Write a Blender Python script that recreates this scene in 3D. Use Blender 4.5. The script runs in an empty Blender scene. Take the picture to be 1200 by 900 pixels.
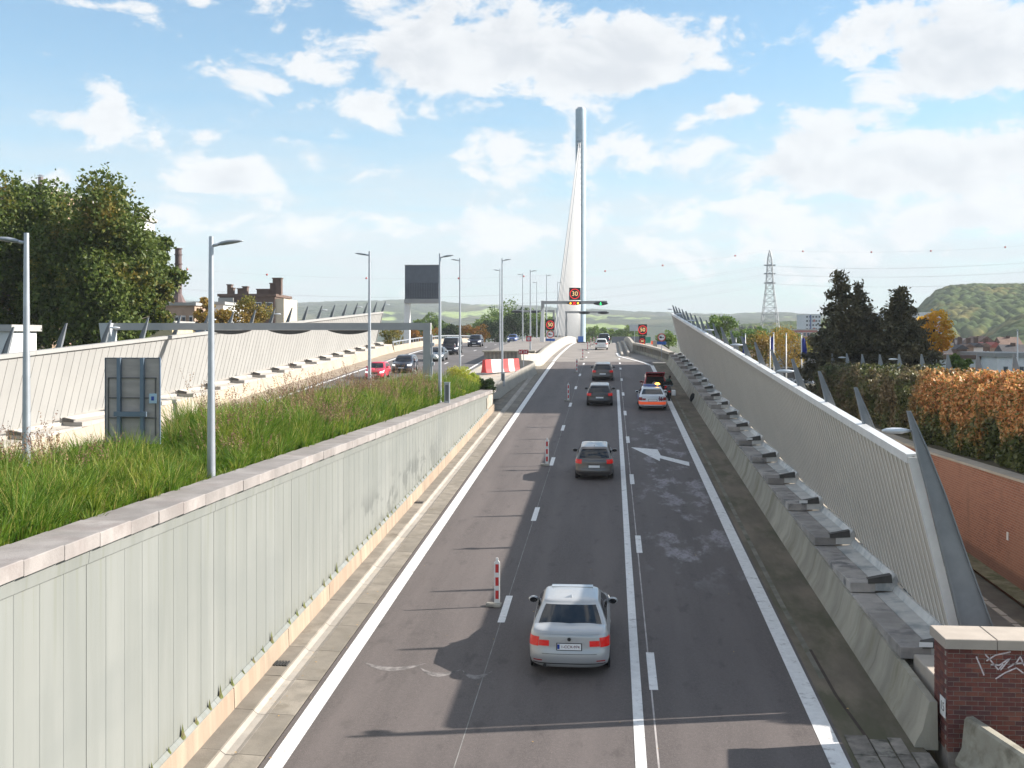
import bpy, bmesh, math, random
import numpy as np
from math import sin, cos, pi, sqrt, radians, atan2, exp
from mathutils import Vector, Matrix, Quaternion

random.seed(7)
scene = bpy.context.scene
COL = scene.collection

# ------------------------------------------------------------------ camera
CAMZ = 12.0
F = 1335.0
TH = math.atan(116.0 / F)
HORIZON = 392.0
cam_d = bpy.data.cameras.new('camera')
cam = bpy.data.objects.new('camera', cam_d)
COL.objects.link(cam)
cam.location = (0, 0, CAMZ)
cam.rotation_euler = (radians(90), 0, TH)
cam_d.sensor_width = 36
cam_d.lens = 36 * F / 1200
cam_d.shift_y = -(450 - HORIZON) / 1200.0
cam_d.clip_start = 0.2
cam_d.clip_end = 60000
scene.camera = cam

# ------------------------------------------------------------------ light
scene.view_settings.view_transform = 'Standard'
scene.view_settings.look = 'None'
scene.view_settings.gamma = 1
scene.view_settings.exposure = 1.26
SUN_AZ = radians(77.0)      # clockwise from the road direction
SUN_EL = radians(28.3)
sund = Vector((sin(SUN_AZ) * cos(SUN_EL), cos(SUN_AZ) * cos(SUN_EL), sin(SUN_EL)))
sun_l = bpy.data.lights.new('sun', 'SUN')
sun_l.energy = 5.0
sun_l.angle = radians(0.5)
sun_l.color = (1.0, 0.93, 0.84)
sun = bpy.data.objects.new('sun', sun_l)
COL.objects.link(sun)
sun.location = (60, 20, 60)
sun.rotation_euler = (-sund).to_track_quat('-Z', 'Y').to_euler()

scene.cycles.max_bounces = 5
scene.cycles.diffuse_bounces = 3
scene.cycles.glossy_bounces = 2
scene.cycles.transmission_bounces = 3
scene.cycles.transparent_max_bounces = 6
scene.cycles.volume_bounces = 0
scene.cycles.use_denoising = True
scene.cycles.use_adaptive_sampling = True

# ------------------------------------------------------------------ small node helpers
class NT:
    def __init__(self, tree):
        self.t = tree
    def n(self, kind, **kw):
        nd = self.t.nodes.new(kind)
        for k, v in kw.items():
            setattr(nd, k, v)
        return nd
    def put(self, sock, v):
        if isinstance(v, bpy.types.NodeSocket):
            self.t.links.new(v, sock)
        else:
            sock.default_value = v
    def math(self, op, a, b=0.0, c=None, clamp=False):
        nd = self.n('ShaderNodeMath', operation=op, use_clamp=clamp)
        self.put(nd.inputs[0], a)
        self.put(nd.inputs[1], b)
        if c is not None:
            self.put(nd.inputs[2], c)
        return nd.outputs[0]
    def vmath(self, op, a, b=(0, 0, 0)):
        nd = self.n('ShaderNodeVectorMath', operation=op)
        self.put(nd.inputs[0], a)
        self.put(nd.inputs[1], b)
        return nd.outputs[0]
    def noise(self, vec, scale, detail=4, rough=.55, dist=0.0):
        nd = self.n('ShaderNodeTexNoise')
        if vec is not None:
            self.put(nd.inputs['Vector'], vec)
        nd.inputs['Scale'].default_value = scale
        nd.inputs['Detail'].default_value = detail
        nd.inputs['Roughness'].default_value = rough
        nd.inputs['Distortion'].default_value = dist
        return nd.outputs['Fac']
    def ramp(self, fac, lo, hi):
        nd = self.n('ShaderNodeMapRange', interpolation_type='SMOOTHSTEP', clamp=True)
        self.put(nd.inputs[0], fac)
        self.put(nd.inputs[1], lo)
        self.put(nd.inputs[2], hi)
        return nd.outputs[0]
    def mix(self, fac, a, b, mode='MIX'):
        nd = self.n('ShaderNodeMix', data_type='RGBA', blend_type=mode)
        self.put(nd.inputs[0], fac)
        self.put(nd.inputs[6], c4(a) if not isinstance(a, bpy.types.NodeSocket) else a)
        self.put(nd.inputs[7], c4(b) if not isinstance(b, bpy.types.NodeSocket) else b)
        return nd.outputs[2]

def c4(c):
    return (c[0], c[1], c[2], 1.0)

# ------------------------------------------------------------------ world: sky with clouds
world = bpy.data.worlds.new('World')
scene.world = world
world.use_nodes = True
wt = world.node_tree
wt.nodes.clear()
W = NT(wt)
sky = W.n('ShaderNodeTexSky', sky_type='NISHITA')
sky.sun_disc = False
sky.sun_elevation = SUN_EL
sky.sun_rotation = SUN_AZ
sky.altitude = 100
sky.air_density = 1.0
sky.dust_density = 0.6
sky.ozone_density = 1.4
tc = W.n('ShaderNodeTexCoord')
dirv = tc.outputs['Generated']
sep = W.n('ShaderNodeSeparateXYZ')
wt.links.new(dirv, sep.inputs[0])
dx, dy, dz = sep.outputs
azm = W.math('MULTIPLY', W.math('ARCTAN2', dx, dy), 57.2958)          # degrees, clockwise from +Y
elv = W.math('MULTIPLY', W.math('ARCSINE', dz), 57.2958)
comb = W.n('ShaderNodeCombineXYZ')
W.put(comb.inputs[0], W.math('MULTIPLY', azm, 0.1))
W.put(comb.inputs[1], W.math('MULTIPLY', elv, 0.17))
comb.inputs[2].default_value = 3.1
cv = comb.outputs[0]
n1 = W.noise(cv, 2.6, 11, .60, .3)
shift = W.vmath('ADD', cv, (0.09, 0.10, 0.0))
n1s = W.noise(shift, 2.6, 11, .60, .3)
n2 = W.noise(cv, 0.8, 5, .5, 0)

def pxdir(px, py):
    a = math.degrees(math.atan((px - 600) / F)) - math.degrees(TH)
    e = math.degrees(math.atan((HORIZON - py) / F * cos(math.atan((px - 600) / F))))
    return a, e
# main cumulus banks (photo positions turned into azimuth/elevation, sizes in px)
CL = [(560, 60, 190, 55, 1.0), (700, 70, 150, 48, 1.0), (410, 75, 110, 38, .55), (440, 125, 75, 28, .75),
      (820, 80, 60, 28, .55), (270, 92, 70, 18, .5), (130, 130, 24, 40, .62), (180, 160, 50, 24, .42),
      (258, 205, 70, 26, .72), (1060, 50, 90, 55, .75), (1150, 60, 110, 60, .85), (980, 60, 40, 40, .4),
      (856, 126, 30, 15, .6), (325, 163, 36, 10, .5), (60, 140, 70, 16, .38), (120, 6, 90, 9, .6),
      (236, 4, 30, 10, .5), (760, 170, 240, 32, .55), (1050, 195, 260, 55, .78), (205, 245, 45, 22, .5),
      (240, 160, 25, 12, .4), (90, 215, 50, 14, .35), (1000, 262, 340, 46, .62), (560, 268, 280, 30, .5), (830, 240, 160, 24, .5)]
dens = None
for (px, py, sx, sy, wgt) in CL:
    a0, e0 = pxdir(px, py)
    ka, ke = 1.0 / math.degrees(sx / F), 1.0 / math.degrees(sy / F)
    u = W.math('MULTIPLY', W.math('SUBTRACT', azm, a0), ka)
    v = W.math('MULTIPLY', W.math('SUBTRACT', elv, e0), ke)
    r2 = W.math('ADD', W.math('MULTIPLY', u, u), W.math('MULTIPLY', v, v))
    g = W.math('MULTIPLY', W.math('EXPONENT', W.math('MULTIPLY', r2, -1.0)), wgt)
    dens = g if dens is None else W.math('MAXIMUM', dens, g)
# outside the frame the same kind of sky goes on: a soft field of further clouds
inside = W.ramp(W.math('ABSOLUTE', W.math('ADD', azm, 5.0)), 27.0, 34.0)
inside = W.math('MAXIMUM', inside, W.ramp(elv, 18.0, 24.0))
field = W.math('MULTIPLY', W.ramp(n2, .43, .58), .8)
dens = W.math('MAXIMUM', dens, W.math('MULTIPLY', field, inside))
nn = W.math('MULTIPLY', W.math('SUBTRACT', n1, .47), 2.5)
nns = W.math('MULTIPLY', W.math('SUBTRACT', n1s, .5), 2.5)
cov = W.ramp(W.math('ADD', dens, nn), .30, .60)
# thin veil towards the horizon
veil = W.math('MULTIPLY', W.ramp(elv, 14.0, 2.0), 0.9)
streak = W.n('ShaderNodeCombineXYZ')
W.put(streak.inputs[0], W.math('MULTIPLY', azm, 0.05))
W.put(streak.inputs[1], W.math('MULTIPLY', elv, 0.32))
n3 = W.noise(streak.outputs[0], 2.3, 7, .6, .3)
veil = W.math('MULTIPLY', veil, W.ramp(n3, .22, .62))
thick = W.ramp(W.math('ADD', W.math('ADD', dens, nns), -.2), .2, .95)
tint = W.mix(thick, (6.4, 6.4, 6.4), (4.9, 5.02, 5.25))
skyc = W.mix(1.0, sky.outputs[0], (0.74, 1.13, 1.24), 'MULTIPLY')
hz = W.ramp(elv, 11.0, -1.0)
skyc = W.mix(W.math('MULTIPLY', hz, .45), skyc, (4.3, 4.95, 5.35))
c1 = W.mix(veil, skyc, (4.6, 5.0, 5.25))
c2 = W.mix(W.math('MULTIPLY', cov, .93), c1, tint)
bg = W.n('ShaderNodeBackground')
bg.inputs['Strength'].default_value = 0.062
wt.links.new(c2, bg.inputs['Color'])
wo = W.n('ShaderNodeOutputWorld')
wt.links.new(bg.outputs[0], wo.inputs[0])

# ------------------------------------------------------------------ materials
MATS = {}
def M(name, col, rough=.7, metal=0.0, var=.12, scale=1.5, col2=None, mixlo=.45, mixhi=.7, bump=0.0, bscale=25,
      stretch=None, emit=None, estr=1.0, trans=0.0, spec=.5, coat=0.0, fine=0.0, fscale=60, wpos=False, rnd=0.0):
    if name in MATS:
        return MATS[name]
    m = bpy.data.materials.new(name)
    m.use_nodes = True
    t = NT(m.node_tree)
    b = m.node_tree.nodes['Principled BSDF']
    b.inputs['Roughness'].default_value = rough
    b.inputs['Metallic'].default_value = metal
    b.inputs['Specular IOR Level'].default_value = spec
    b.inputs['Coat Weight'].default_value = coat
    if coat:
        b.inputs['Coat Roughness'].default_value = .06
    if wpos:
        vec = t.n('ShaderNodeNewGeometry').outputs['Position']
    else:
        vec = t.n('ShaderNodeTexCoord').outputs['Object']
    v2 = vec
    if stretch:
        v2 = t.vmath('MULTIPLY', vec, stretch)
    n = t.noise(v2, scale, 7, .6)
    dark = tuple(c * (1 - var) for c in col)
    light = tuple(min(1, c * (1 + var)) for c in col)
    c = t.mix(t.ramp(n, .3, .7), dark, light)
    if col2:
        nb = t.noise(t.vmath('ADD', v2, (7.3, 2.1, 5.7)), scale * .8, 8, .65)
        c = t.mix(t.ramp(nb, mixlo, mixhi), c, col2)
    if fine:
        nf = t.noise(vec, fscale, 3, .6)
        c = t.mix(t.math('MULTIPLY', t.ramp(nf, .35, .7), fine), c, tuple(x * .45 for x in col))
    if rnd:
        oi = t.n('ShaderNodeObjectInfo').outputs['Random']
        c = t.mix(t.math('MULTIPLY', oi, rnd), c, tuple(x * .55 for x in col))
    m.node_tree.links.new(c, b.inputs['Base Color'])
    if bump:
        bp = t.n('ShaderNodeBump')
        bp.inputs['Strength'].default_value = bump
        bp.inputs['Distance'].default_value = .02
        m.node_tree.links.new(t.noise(vec, bscale, 5, .6), bp.inputs['Height'])
        m.node_tree.links.new(bp.outputs[0], b.inputs['Normal'])
    if emit:
        b.inputs['Emission Color'].default_value = c4(emit)
        b.inputs['Emission Strength'].default_value = estr
    MATS[name] = m
    return m

def leafmat(name, a, b_, c, scale=.5, trans=.35, fscale=9.0, lo=.42, hi=.62):
    if name in MATS:
        return MATS[name]
    m = bpy.data.materials.new(name)
    m.use_nodes = True
    nt = m.node_tree
    t = NT(nt)
    p = nt.nodes['Principled BSDF']
    p.inputs['Roughness'].default_value = .55
    p.inputs['Specular IOR Level'].default_value = .3
    pos = t.n('ShaderNodeNewGeometry').outputs['Position']
    n0 = t.noise(pos, scale, 4, .6)
    n1_ = t.noise(pos, fscale, 2, .7)
    col = t.mix(t.ramp(n1_, .35, .65), a, b_)
    col = t.mix(t.ramp(t.math('ADD', t.math('MULTIPLY', n0, .6), t.math('MULTIPLY', n1_, .4)), lo, hi), col, c)
    nt.links.new(col, p.inputs['Base Color'])
    tr = t.n('ShaderNodeBsdfTranslucent')
    nt.links.new(col, tr.inputs[0])
    mx = t.n('ShaderNodeMixShader')
    mx.inputs[0].default_value = trans
    nt.links.new(p.outputs[0], mx.inputs[1])
    nt.links.new(tr.outputs[0], mx.inputs[2])
    out = [x for x in nt.nodes if x.type == 'OUTPUT_MATERIAL'][0]
    nt.links.new(mx.outputs[0], out.inputs[0])
    MATS[name] = m
    return m

# ------------------------------------------------------------------ mesh builder and object helpers
class MB:
    def __init__(self):
        self.v = []
        self.f = []
    def add(self, vs, fs):
        o = len(self.v)
        self.v += [tuple(x) for x in vs]
        self.f += [tuple(i + o for i in q) for q in fs]
        return self
    def box(self, x0, x1, y0, y1, z0, z1, g=0.0, taper=0.0):
        vs = [(x, y, z + g * (y - y0)) for z in (z0, z1) for y in (y0, y1) for x in (x0, x1)]
        if taper:
            cx, cy = (x0 + x1) / 2, (y0 + y1) / 2
            for i in range(4, 8):
                x, y, z = vs[i]
                vs[i] = (cx + (x - cx) * (1 - taper), cy + (y - cy) * (1 - taper), z)
        return self.add(vs, [(0, 2, 3, 1), (4, 5, 7, 6), (0, 1, 5, 4), (2, 6, 7, 3), (0, 4, 6, 2), (1, 3, 7, 5)])
    def cbox(self, x0, x1, y0, y1, z0, z1, b=.01):
        # box with chamfered top edges
        vs = []
        for z, i in ((z0, 0), (z1 - b, 0), (z1, b)):
            vs += [(x0 + i, y0 + i, z), (x1 - i, y0 + i, z), (x1 - i, y1 - i, z), (x0 + i, y1 - i, z)]
        fs = [(3, 2, 1, 0), (8, 9, 10, 11)]
        for l in (0, 4):
            for k in range(4):
                fs.append((l + k, l + (k + 1) % 4, l + 4 + (k + 1) % 4, l + 4 + k))
        return self.add(vs, fs)
    def prism(self, poly, axis, a0, a1, g=0.0):
        # poly: list of 2D points, extruded along axis 'x','y','z' from a0 to a1
        n = len(poly)
        vs = []
        for a in (a0, a1):
            for (p, q) in poly:
                if axis == 'y':
                    vs.append((p, a, q + g * (a - a0)))
                elif axis == 'x':
                    vs.append((a, p, q))
                else:
                    vs.append((p, q, a))
        fs = [tuple(range(n)), tuple(range(2 * n - 1, n - 1, -1))]
        for i in range(n):
            j = (i + 1) % n
            fs.append((i, i + n, j + n, j))
        return self.add(vs, fs)
    def sweep(self, profile, path, zfun=None, closed=True):
        # profile [(offset to the right, height)], path [(x, y, z)]
        n = len(profile)
        vs = []
        P = [Vector(p) for p in path]
        for i, p in enumerate(P):
            a = P[max(0, i - 1)]
            b = P[min(len(P) - 1, i + 1)]
            d = (b - a)
            d.z = 0
            d.normalize()
            r = Vector((d.y, -d.x, 0))
            for (o, h) in profile:
                q = p + r * o
                vs.append((q.x, q.y, p.z + h))
        fs = []
        m = n if closed else n - 1
        for i in range(len(P) - 1):
            for k in range(m):
                k2 = (k + 1) % n
                fs.append((i * n + k, (i + 1) * n + k, (i + 1) * n + k2, i * n + k2))
        if closed:
            fs.append(tuple(range(n)))
            fs.append(tuple(range(len(P) * n - 1, (len(P) - 1) * n - 1, -1)))
        return self.add(vs, fs)
    def tube(self, pts, rad, n=8, cap=True):
        P = [Vector(p) for p in pts]
        if not hasattr(rad, '__len__'):
            rad = [rad] * len(P)
        vs = []
        for i, p in enumerate(P):
            d = (P[min(len(P) - 1, i + 1)] - P[max(0, i - 1)]).normalized()
            ref = Vector((0, 0, 1)) if abs(d.z) < .95 else Vector((1, 0, 0))
            a = d.cross(ref).normalized()
            b = d.cross(a)
            for k in range(n):
                t = 2 * pi * k / n
                vs.append(p + (a * cos(t) + b * sin(t)) * rad[i])
        fs = []
        for i in range(len(P) - 1):
            for k in range(n):
                k2 = (k + 1) % n
                fs.append((i * n + k, i * n + k2, (i + 1) * n + k2, (i + 1) * n + k))
        if cap:
            fs.append(tuple(range(n - 1, -1, -1)))
            fs.append(tuple(range((len(P) - 1) * n, len(P) * n)))
        return self.add(vs, fs)
    def lathe(self, prof, c=(0, 0, 0), axis='z', n=20):
        # prof [(radius, along)]
        vs = []
        for (r, h) in prof:
            for k in range(n):
                t = 2 * pi * k / n
                u, w = r * cos(t), r * sin(t)
                if axis == 'z':
                    q = (u, w, h)
                elif axis == 'x':
                    q = (h, u, w)
                else:
                    q = (u, h, w)
                vs.append((c[0] + q[0], c[1] + q[1], c[2] + q[2]))
        fs = []
        for i in range(len(prof) - 1):
            for k in range(n):
                k2 = (k + 1) % n
                fs.append((i * n + k, i * n + k2, (i + 1) * n + k2, (i + 1) * n + k))
        fs.append(tuple(range(n - 1, -1, -1)))
        fs.append(tuple(range((len(prof) - 1) * n, len(prof) * n)))
        return self.add(vs, fs)
    def ell(self, c, r, n=10, m=6):
        prof = [(max(1e-3, sin(pi * i / m)), -cos(pi * i / m)) for i in range(m + 1)]
        o = len(self.v)
        self.lathe(prof, n=n)
        for i in range(o, len(self.v)):
            x, y, z = self.v[i]
            self.v[i] = (c[0] + x * r[0], c[1] + y * r[1], c[2] + z * r[2])
        return self
    def quad(self, a, b, c, d):
        return self.add([a, b, c, d], [(0, 1, 2, 3)])
    def mesh(self, name, mat, smooth=False, off=(0, 0, 0), fix=True):
        me = bpy.data.meshes.new(name)
        if off != (0, 0, 0):
            vs = [(x - off[0], y - off[1], z - off[2]) for (x, y, z) in self.v]
        else:
            vs = self.v
        me.from_pydata(vs, [], self.f)
        if fix:
            bm = bmesh.new()
            bm.from_mesh(me)
            bmesh.ops.recalc_face_normals(bm, faces=bm.faces)
            bm.to_mesh(me)
            bm.free()
        if smooth is True:
            me.shade_smooth()
        elif smooth:
            me.shade_smooth()
            try:
                me.set_sharp_from_angle(angle=radians(smooth))
            except Exception:
                pass
        me.materials.append(mat)
        return me

OFF = {}
def npmesh(name, verts, quads, mat):
    me = bpy.data.meshes.new(name)
    k = quads.shape[1]
    me.vertices.add(len(verts))
    me.vertices.foreach_set('co', verts.astype(np.float32).ravel())
    me.loops.add(quads.size)
    me.loops.foreach_set('vertex_index', quads.astype(np.int32).ravel())
    me.polygons.add(len(quads))
    me.polygons.foreach_set('loop_start', np.arange(0, quads.size, k, dtype=np.int32))
    me.update(calc_edges=True)
    me.materials.append(mat)
    return me

def thing(name, label, cat, loc=(0, 0, 0), rz=0.0, group=None):
    o = bpy.data.objects.new(name, None)
    COL.objects.link(o)
    o.empty_display_size = .3
    o.location = loc
    o.rotation_euler = (0, 0, rz)
    o['label'] = label
    o['category'] = cat
    if group:
        o['group'] = group
    OFF[o.name] = tuple(loc)
    return o
def structure(name, mb, mat, smooth=False, label=None, kind='structure'):
    me = mb.mesh(name, mat, smooth) if isinstance(mb, MB) else mb
    o = bpy.data.objects.new(name, me)
    COL.objects.link(o)
    o['kind'] = kind
    if label:
        o['label'] = label
    OFF[o.name] = (0, 0, 0)
    return o
def part(name, mb, mat, parent, smooth=False, kind=None, label=None, local=False):
    # vertices given in world coordinates unless local
    off = (0, 0, 0) if local else OFF[parent.name]
    me = mb.mesh(name, mat, smooth, off) if isinstance(mb, MB) else mb
    o = bpy.data.objects.new(name, me)
    COL.objects.link(o)
    o.parent = parent
    OFF[o.name] = off
    if kind:
        o['kind'] = kind
    if label:
        o['label'] = label
    return o
def inst(name, me, parent, loc=(0, 0, 0), rot=(0, 0, 0), sc=None):
    o = bpy.data.objects.new(name, me)
    COL.objects.link(o)
    o.parent = parent
    off = OFF.get(parent.name, (0, 0, 0))
    o.location = (loc[0] - off[0], loc[1] - off[1], loc[2] - off[2])
    if rot != (0, 0, 0):
        o.rotation_euler = rot
    if sc is not None:
        o.scale = sc
    OFF[o.name] = (0, 0, 0)
    return o
def single(name, mb, mat, label, cat, group=None, smooth=False, loc=(0, 0, 0)):
    me = mb.mesh(name, mat, smooth) if isinstance(mb, MB) else mb
    o = bpy.data.objects.new(name, me)
    COL.objects.link(o)
    o.location = loc
    o['label'] = label
    o['category'] = cat
    if group:
        o['group'] = group
    return o
def dup(root, loc, rz=0.0, label=None):
    r = root.copy()
    COL.objects.link(r)
    r.location = loc
    r.rotation_euler = (0, 0, rz)
    if label:
        r['label'] = label
    OFF[r.name] = tuple(loc)
    for ch in list(root.children):
        c = ch.copy()
        COL.objects.link(c)
        c.parent = r
        for g in list(ch.children):
            d = g.copy()
            COL.objects.link(d)
            d.parent = c
    return r
def textmesh(txt, size, mat, name='lettering', extrude=0.002, align='CENTER'):
    cu = bpy.data.curves.new(name, 'FONT')
    cu.body = txt
    cu.size = size
    cu.extrude = extrude
    cu.align_x = align
    cu.align_y = 'CENTER'
    o = bpy.data.objects.new(name, cu)
    COL.objects.link(o)
    bpy.context.view_layer.update()
    dg = bpy.context.evaluated_depsgraph_get()
    me = bpy.data.meshes.new_from_object(o.evaluated_get(dg))
    bpy.data.objects.remove(o)
    me.name = name
    me.materials.clear()
    me.materials.append(mat)
    return me

cT, sT = cos(TH), sin(TH)
def at(px, py, Z):
    xc = (px - 600) / F * Z
    return Vector((xc * cT - Z * sT, xc * sT + Z * cT, CAMZ - (py - HORIZON) / F * Z))
def xat(px, Z):
    p = at(px, HORIZON, Z)
    return p.x, p.y

def interp(x, pts):
    if x <= pts[0][0]:
        return pts[0][1]
    for (a, b), (c, d) in zip(pts, pts[1:]):
        if x <= c:
            return b + (d - b) * (x - a) / (c - a)
    return pts[-1][1]
MAINP = [(-20, 2.0), (100, 8.0), (108, 8.38), (116, 8.73), (124, 9.04), (132, 9.32), (142, 9.6), (156, 9.92), (170, 10.2), (185, 10.42),
         (200, 10.5), (215, 10.42), (230, 10.25), (250, 9.95), (300, 9.3), (380, 8.3), (600, 6.5)]
def zr(y):
    return interp(y, MAINP)
LEFTP = [(-20, 3.22), (130, 9.595), (140, 9.95), (156, 10.3), (170, 10.52), (185, 10.62), (200, 10.6), (215, 10.5), (230, 10.3), (250, 9.97),
         (300, 9.3), (380, 8.3), (600, 6.5)]
def zl(y):
    return interp(y, LEFTP)
G = 0.05
GL = 0.0425

def strip(xl, xr, ys, zf, dz=0.0, nx=1):
    mb = MB()
    vs = []
    for y in ys:
        a = xl(y) if callable(xl) else xl
        b = xr(y) if callable(xr) else xr
        for k in range(nx + 1):
            vs.append((a + (b - a) * k / nx, y, zf(y) + dz))
    fs = []
    n = nx + 1
    for i in range(len(ys) - 1):
        for k in range(nx):
            fs.append((i * n + k, i * n + k + 1, (i + 1) * n + k + 1, (i + 1) * n + k))
    return mb.add(vs, fs)
def frange(a, b, s):
    out = []
    x = a
    while x < b - 1e-6:
        out.append(x)
        x += s
    out.append(b)
    return out
# ------------------------------------------------------------------ surfaces
def road_mat(name, base, patch, dirt=None):
    m = bpy.data.materials.new(name)
    m.use_nodes = True
    t = NT(m.node_tree)
    b = m.node_tree.nodes['Principled BSDF']
    pos = t.n('ShaderNodeNewGeometry').outputs['Position']
    lane = t.vmath('MULTIPLY', pos, (1.0, .07, 1.0))
    nl = t.noise(lane, 1.3, 5, .6)
    nf = t.noise(pos, 55, 3, .75)
    nm = t.noise(pos, .35, 7, .6)
    c = t.mix(t.ramp(nl, .3, .72), tuple(x * .84 for x in base), tuple(x * 1.18 for x in base))
    ng = t.noise(pos, 14, 4, .8)
    c = t.mix(t.math('MULTIPLY', t.ramp(ng, .45, .75), .45), c, tuple(x * 1.7 for x in base))
    c = t.mix(t.math('MULTIPLY', t.ramp(ng, .45, .25), .5), c, tuple(x * .5 for x in base))
    c = t.mix(t.math('MULTIPLY', t.ramp(nf, .5, .72), .7), c, tuple(x * 2.2 for x in base))
    c = t.mix(t.math('MULTIPLY', t.ramp(nf, .48, .25), .4), c, tuple(x * .5 for x in base))
    # worn pale scuffs, mostly on the right lane
    s = t.n('ShaderNodeSeparateXYZ')
    m.node_tree.links.new(pos, s.inputs[0])
    x = s.outputs[0]
    lanem = t.math('MULTIPLY', t.ramp(x, .9, 1.6), t.ramp(x, 4.4, 3.6))
    ysel = t.math('MULTIPLY', t.ramp(s.outputs[1], 32.0, 37.0), t.ramp(s.outputs[1], 75.0, 66.0))
    sc = t.noise(t.vmath('MULTIPLY', pos, (1.2, .42, 1)), 1.0, 6, .62)
    sc2 = t.noise(t.vmath('MULTIPLY', pos, (1, .5, 1)), 9, 4, .7)
    scuff = t.math('MULTIPLY', t.math('MULTIPLY', t.ramp(sc, .5, .62), lanem), t.math('MULTIPLY', ysel, t.ramp(sc2, .25, .6)))
    c = t.mix(t.math('MULTIPLY', scuff, .75), c, patch)
    stain = t.noise(t.vmath('MULTIPLY', pos, (1.4, .5, 1)), 1.7, 6, .6)
    c = t.mix(t.math('MULTIPLY', t.ramp(stain, .56, .72), .55), c, tuple(q * .5 for q in base))
    # wheel tracks polished along each lane
    for xc in (-5.5, -3.75, -2.1, -.35, 1.55, 3.2):
        d = t.math('ABSOLUTE', t.math('SUBTRACT', x, xc))
        c = t.mix(t.math('MULTIPLY', t.ramp(d, .45, .05), .24), c, tuple(q * 1.5 for q in base))
    m.node_tree.links.new(c, b.inputs['Base Color'])
    b.inputs['Roughness'].default_value = .78
    b.inputs['Specular IOR Level'].default_value = .45
    bp = t.n('ShaderNodeBump')
    bp.inputs['Strength'].default_value = .5
    bp.inputs['Distance'].default_value = .012
    m.node_tree.links.new(nf, bp.inputs['Height'])
    m.node_tree.links.new(bp.outputs[0], b.inputs['Normal'])
    return m
asphalt = road_mat('asphalt', (.098, .083, .079), (.33, .31, .33))
asphalt2 = M('asphalt_far_carriageway', (.12, .11, .11), .8, var=.2, scale=.5, fine=.4, wpos=True, bump=.2)
deckm = M('bridge_deck_surface', (.25, .225, .205), .85, var=.15, scale=.4, fine=.25, wpos=True)
paint = M('road_paint', (.72, .71, .70), .6, var=.07, scale=5, col2=(.36, .34, .33), mixlo=.55, mixhi=.72, wpos=True, bump=.6, bscale=30)
concrete = M('concrete', (.40, .365, .31), .85, var=.2, scale=1.2, col2=(.25, .22, .17), bump=.2, wpos=True)
conc_light = M('pale_concrete', (.40, .365, .315), .85, var=.12, scale=.9, col2=(.44, .37, .28), bump=.15, wpos=True)
conc_dirty = M('stained_concrete', (.37, .34, .275), .9, rnd=.3, var=.22, scale=1.0, col2=(.22, .20, .13), mixlo=.48, mixhi=.74, stretch=(1, 1.3, .3), bump=.35, wpos=True)
plinth_m = M('stained_plinth', (.33, .26, .195), .9, rnd=.3, var=.2, scale=1.4, col2=(.30, .22, .16), mixlo=.45, mixhi=.68, stretch=(1, 1.6, .25), bump=.3, wpos=True)
coping_m = M('coping_stone', (.285, .262, .25), .85, rnd=.5, var=.2, scale=1.6, col2=(.23, .20, .19), mixlo=.46, mixhi=.7, bump=.3, wpos=True)
slab_m = M('gutter_slab', (.25, .222, .185), .9, rnd=.6, var=.22, scale=2.0, col2=(.17, .145, .11), mixlo=.5, mixhi=.72, bump=.3, fine=.3, wpos=True)
channel_m = M('gutter_channel', (.34, .31, .275), .8, rnd=.35, var=.12, scale=2.0, col2=(.40, .35, .29), bump=.2, wpos=True)
mossy = M('mossy_shoulder', (.185, .15, .11), .95, var=.25, scale=1.2, col2=(.095, .09, .05), mixlo=.42, mixhi=.66, stretch=(1, .35, 1), bump=.4, fine=.4, wpos=True)
shoulder_pale = M('worn_shoulder', (.20, .185, .15), .95, var=.25, scale=1.5, col2=(.10, .10, .06), bump=.4, fine=.3, wpos=True)
ledge_m = M('ledge_slab', (.46, .42, .39), .75, rnd=.9, var=.2, scale=1.6, col2=(.15, .145, .15), mixlo=.46, mixhi=.66, bump=.2, wpos=True)
zinc = M('zinc_flashing', (.66, .64, .61), .5, .15, var=.1, scale=1.5, col2=(.33, .35, .36), wpos=True)
darkbox = M('dark_bracket', (.09, .085, .08), .6, .3, var=.15, scale=4, wpos=True)
whitebarrier = M('noise_wall_cladding', (.55, .50, .435), .6, 0, var=.04, scale=.5, col2=(.43, .39, .335), mixlo=.55, mixhi=.85, stretch=(1, .5, .8), wpos=True)
leftclad = M('pale_cladding', (.32, .316, .305), .6, 0, rnd=.10, var=.05, scale=.4, wpos=True)
fin_m = M('grey_fin_steel', (.235, .255, .275), .5, .35, var=.1, scale=2, wpos=True)
steel = M('galvanised_pole', (.42, .45, .49), .4, .55, var=.1, scale=2)
portal_m = M('portal_paint', (.34, .34, .335), .5, .1, var=.07, scale=1)
white_steel = M('white_steel', (.78, .78, .76), .5, var=.05)
black = M('black_plastic', (.02, .02, .022), .5, var=.1)
red_p = M('red_band', (.58, .03, .03), .5, var=.1)
white_p = M('white_band', (.78, .78, .77), .5, var=.05)
rubber = M('rubber_foot', (.33, .31, .27), .8, var=.2)

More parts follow.
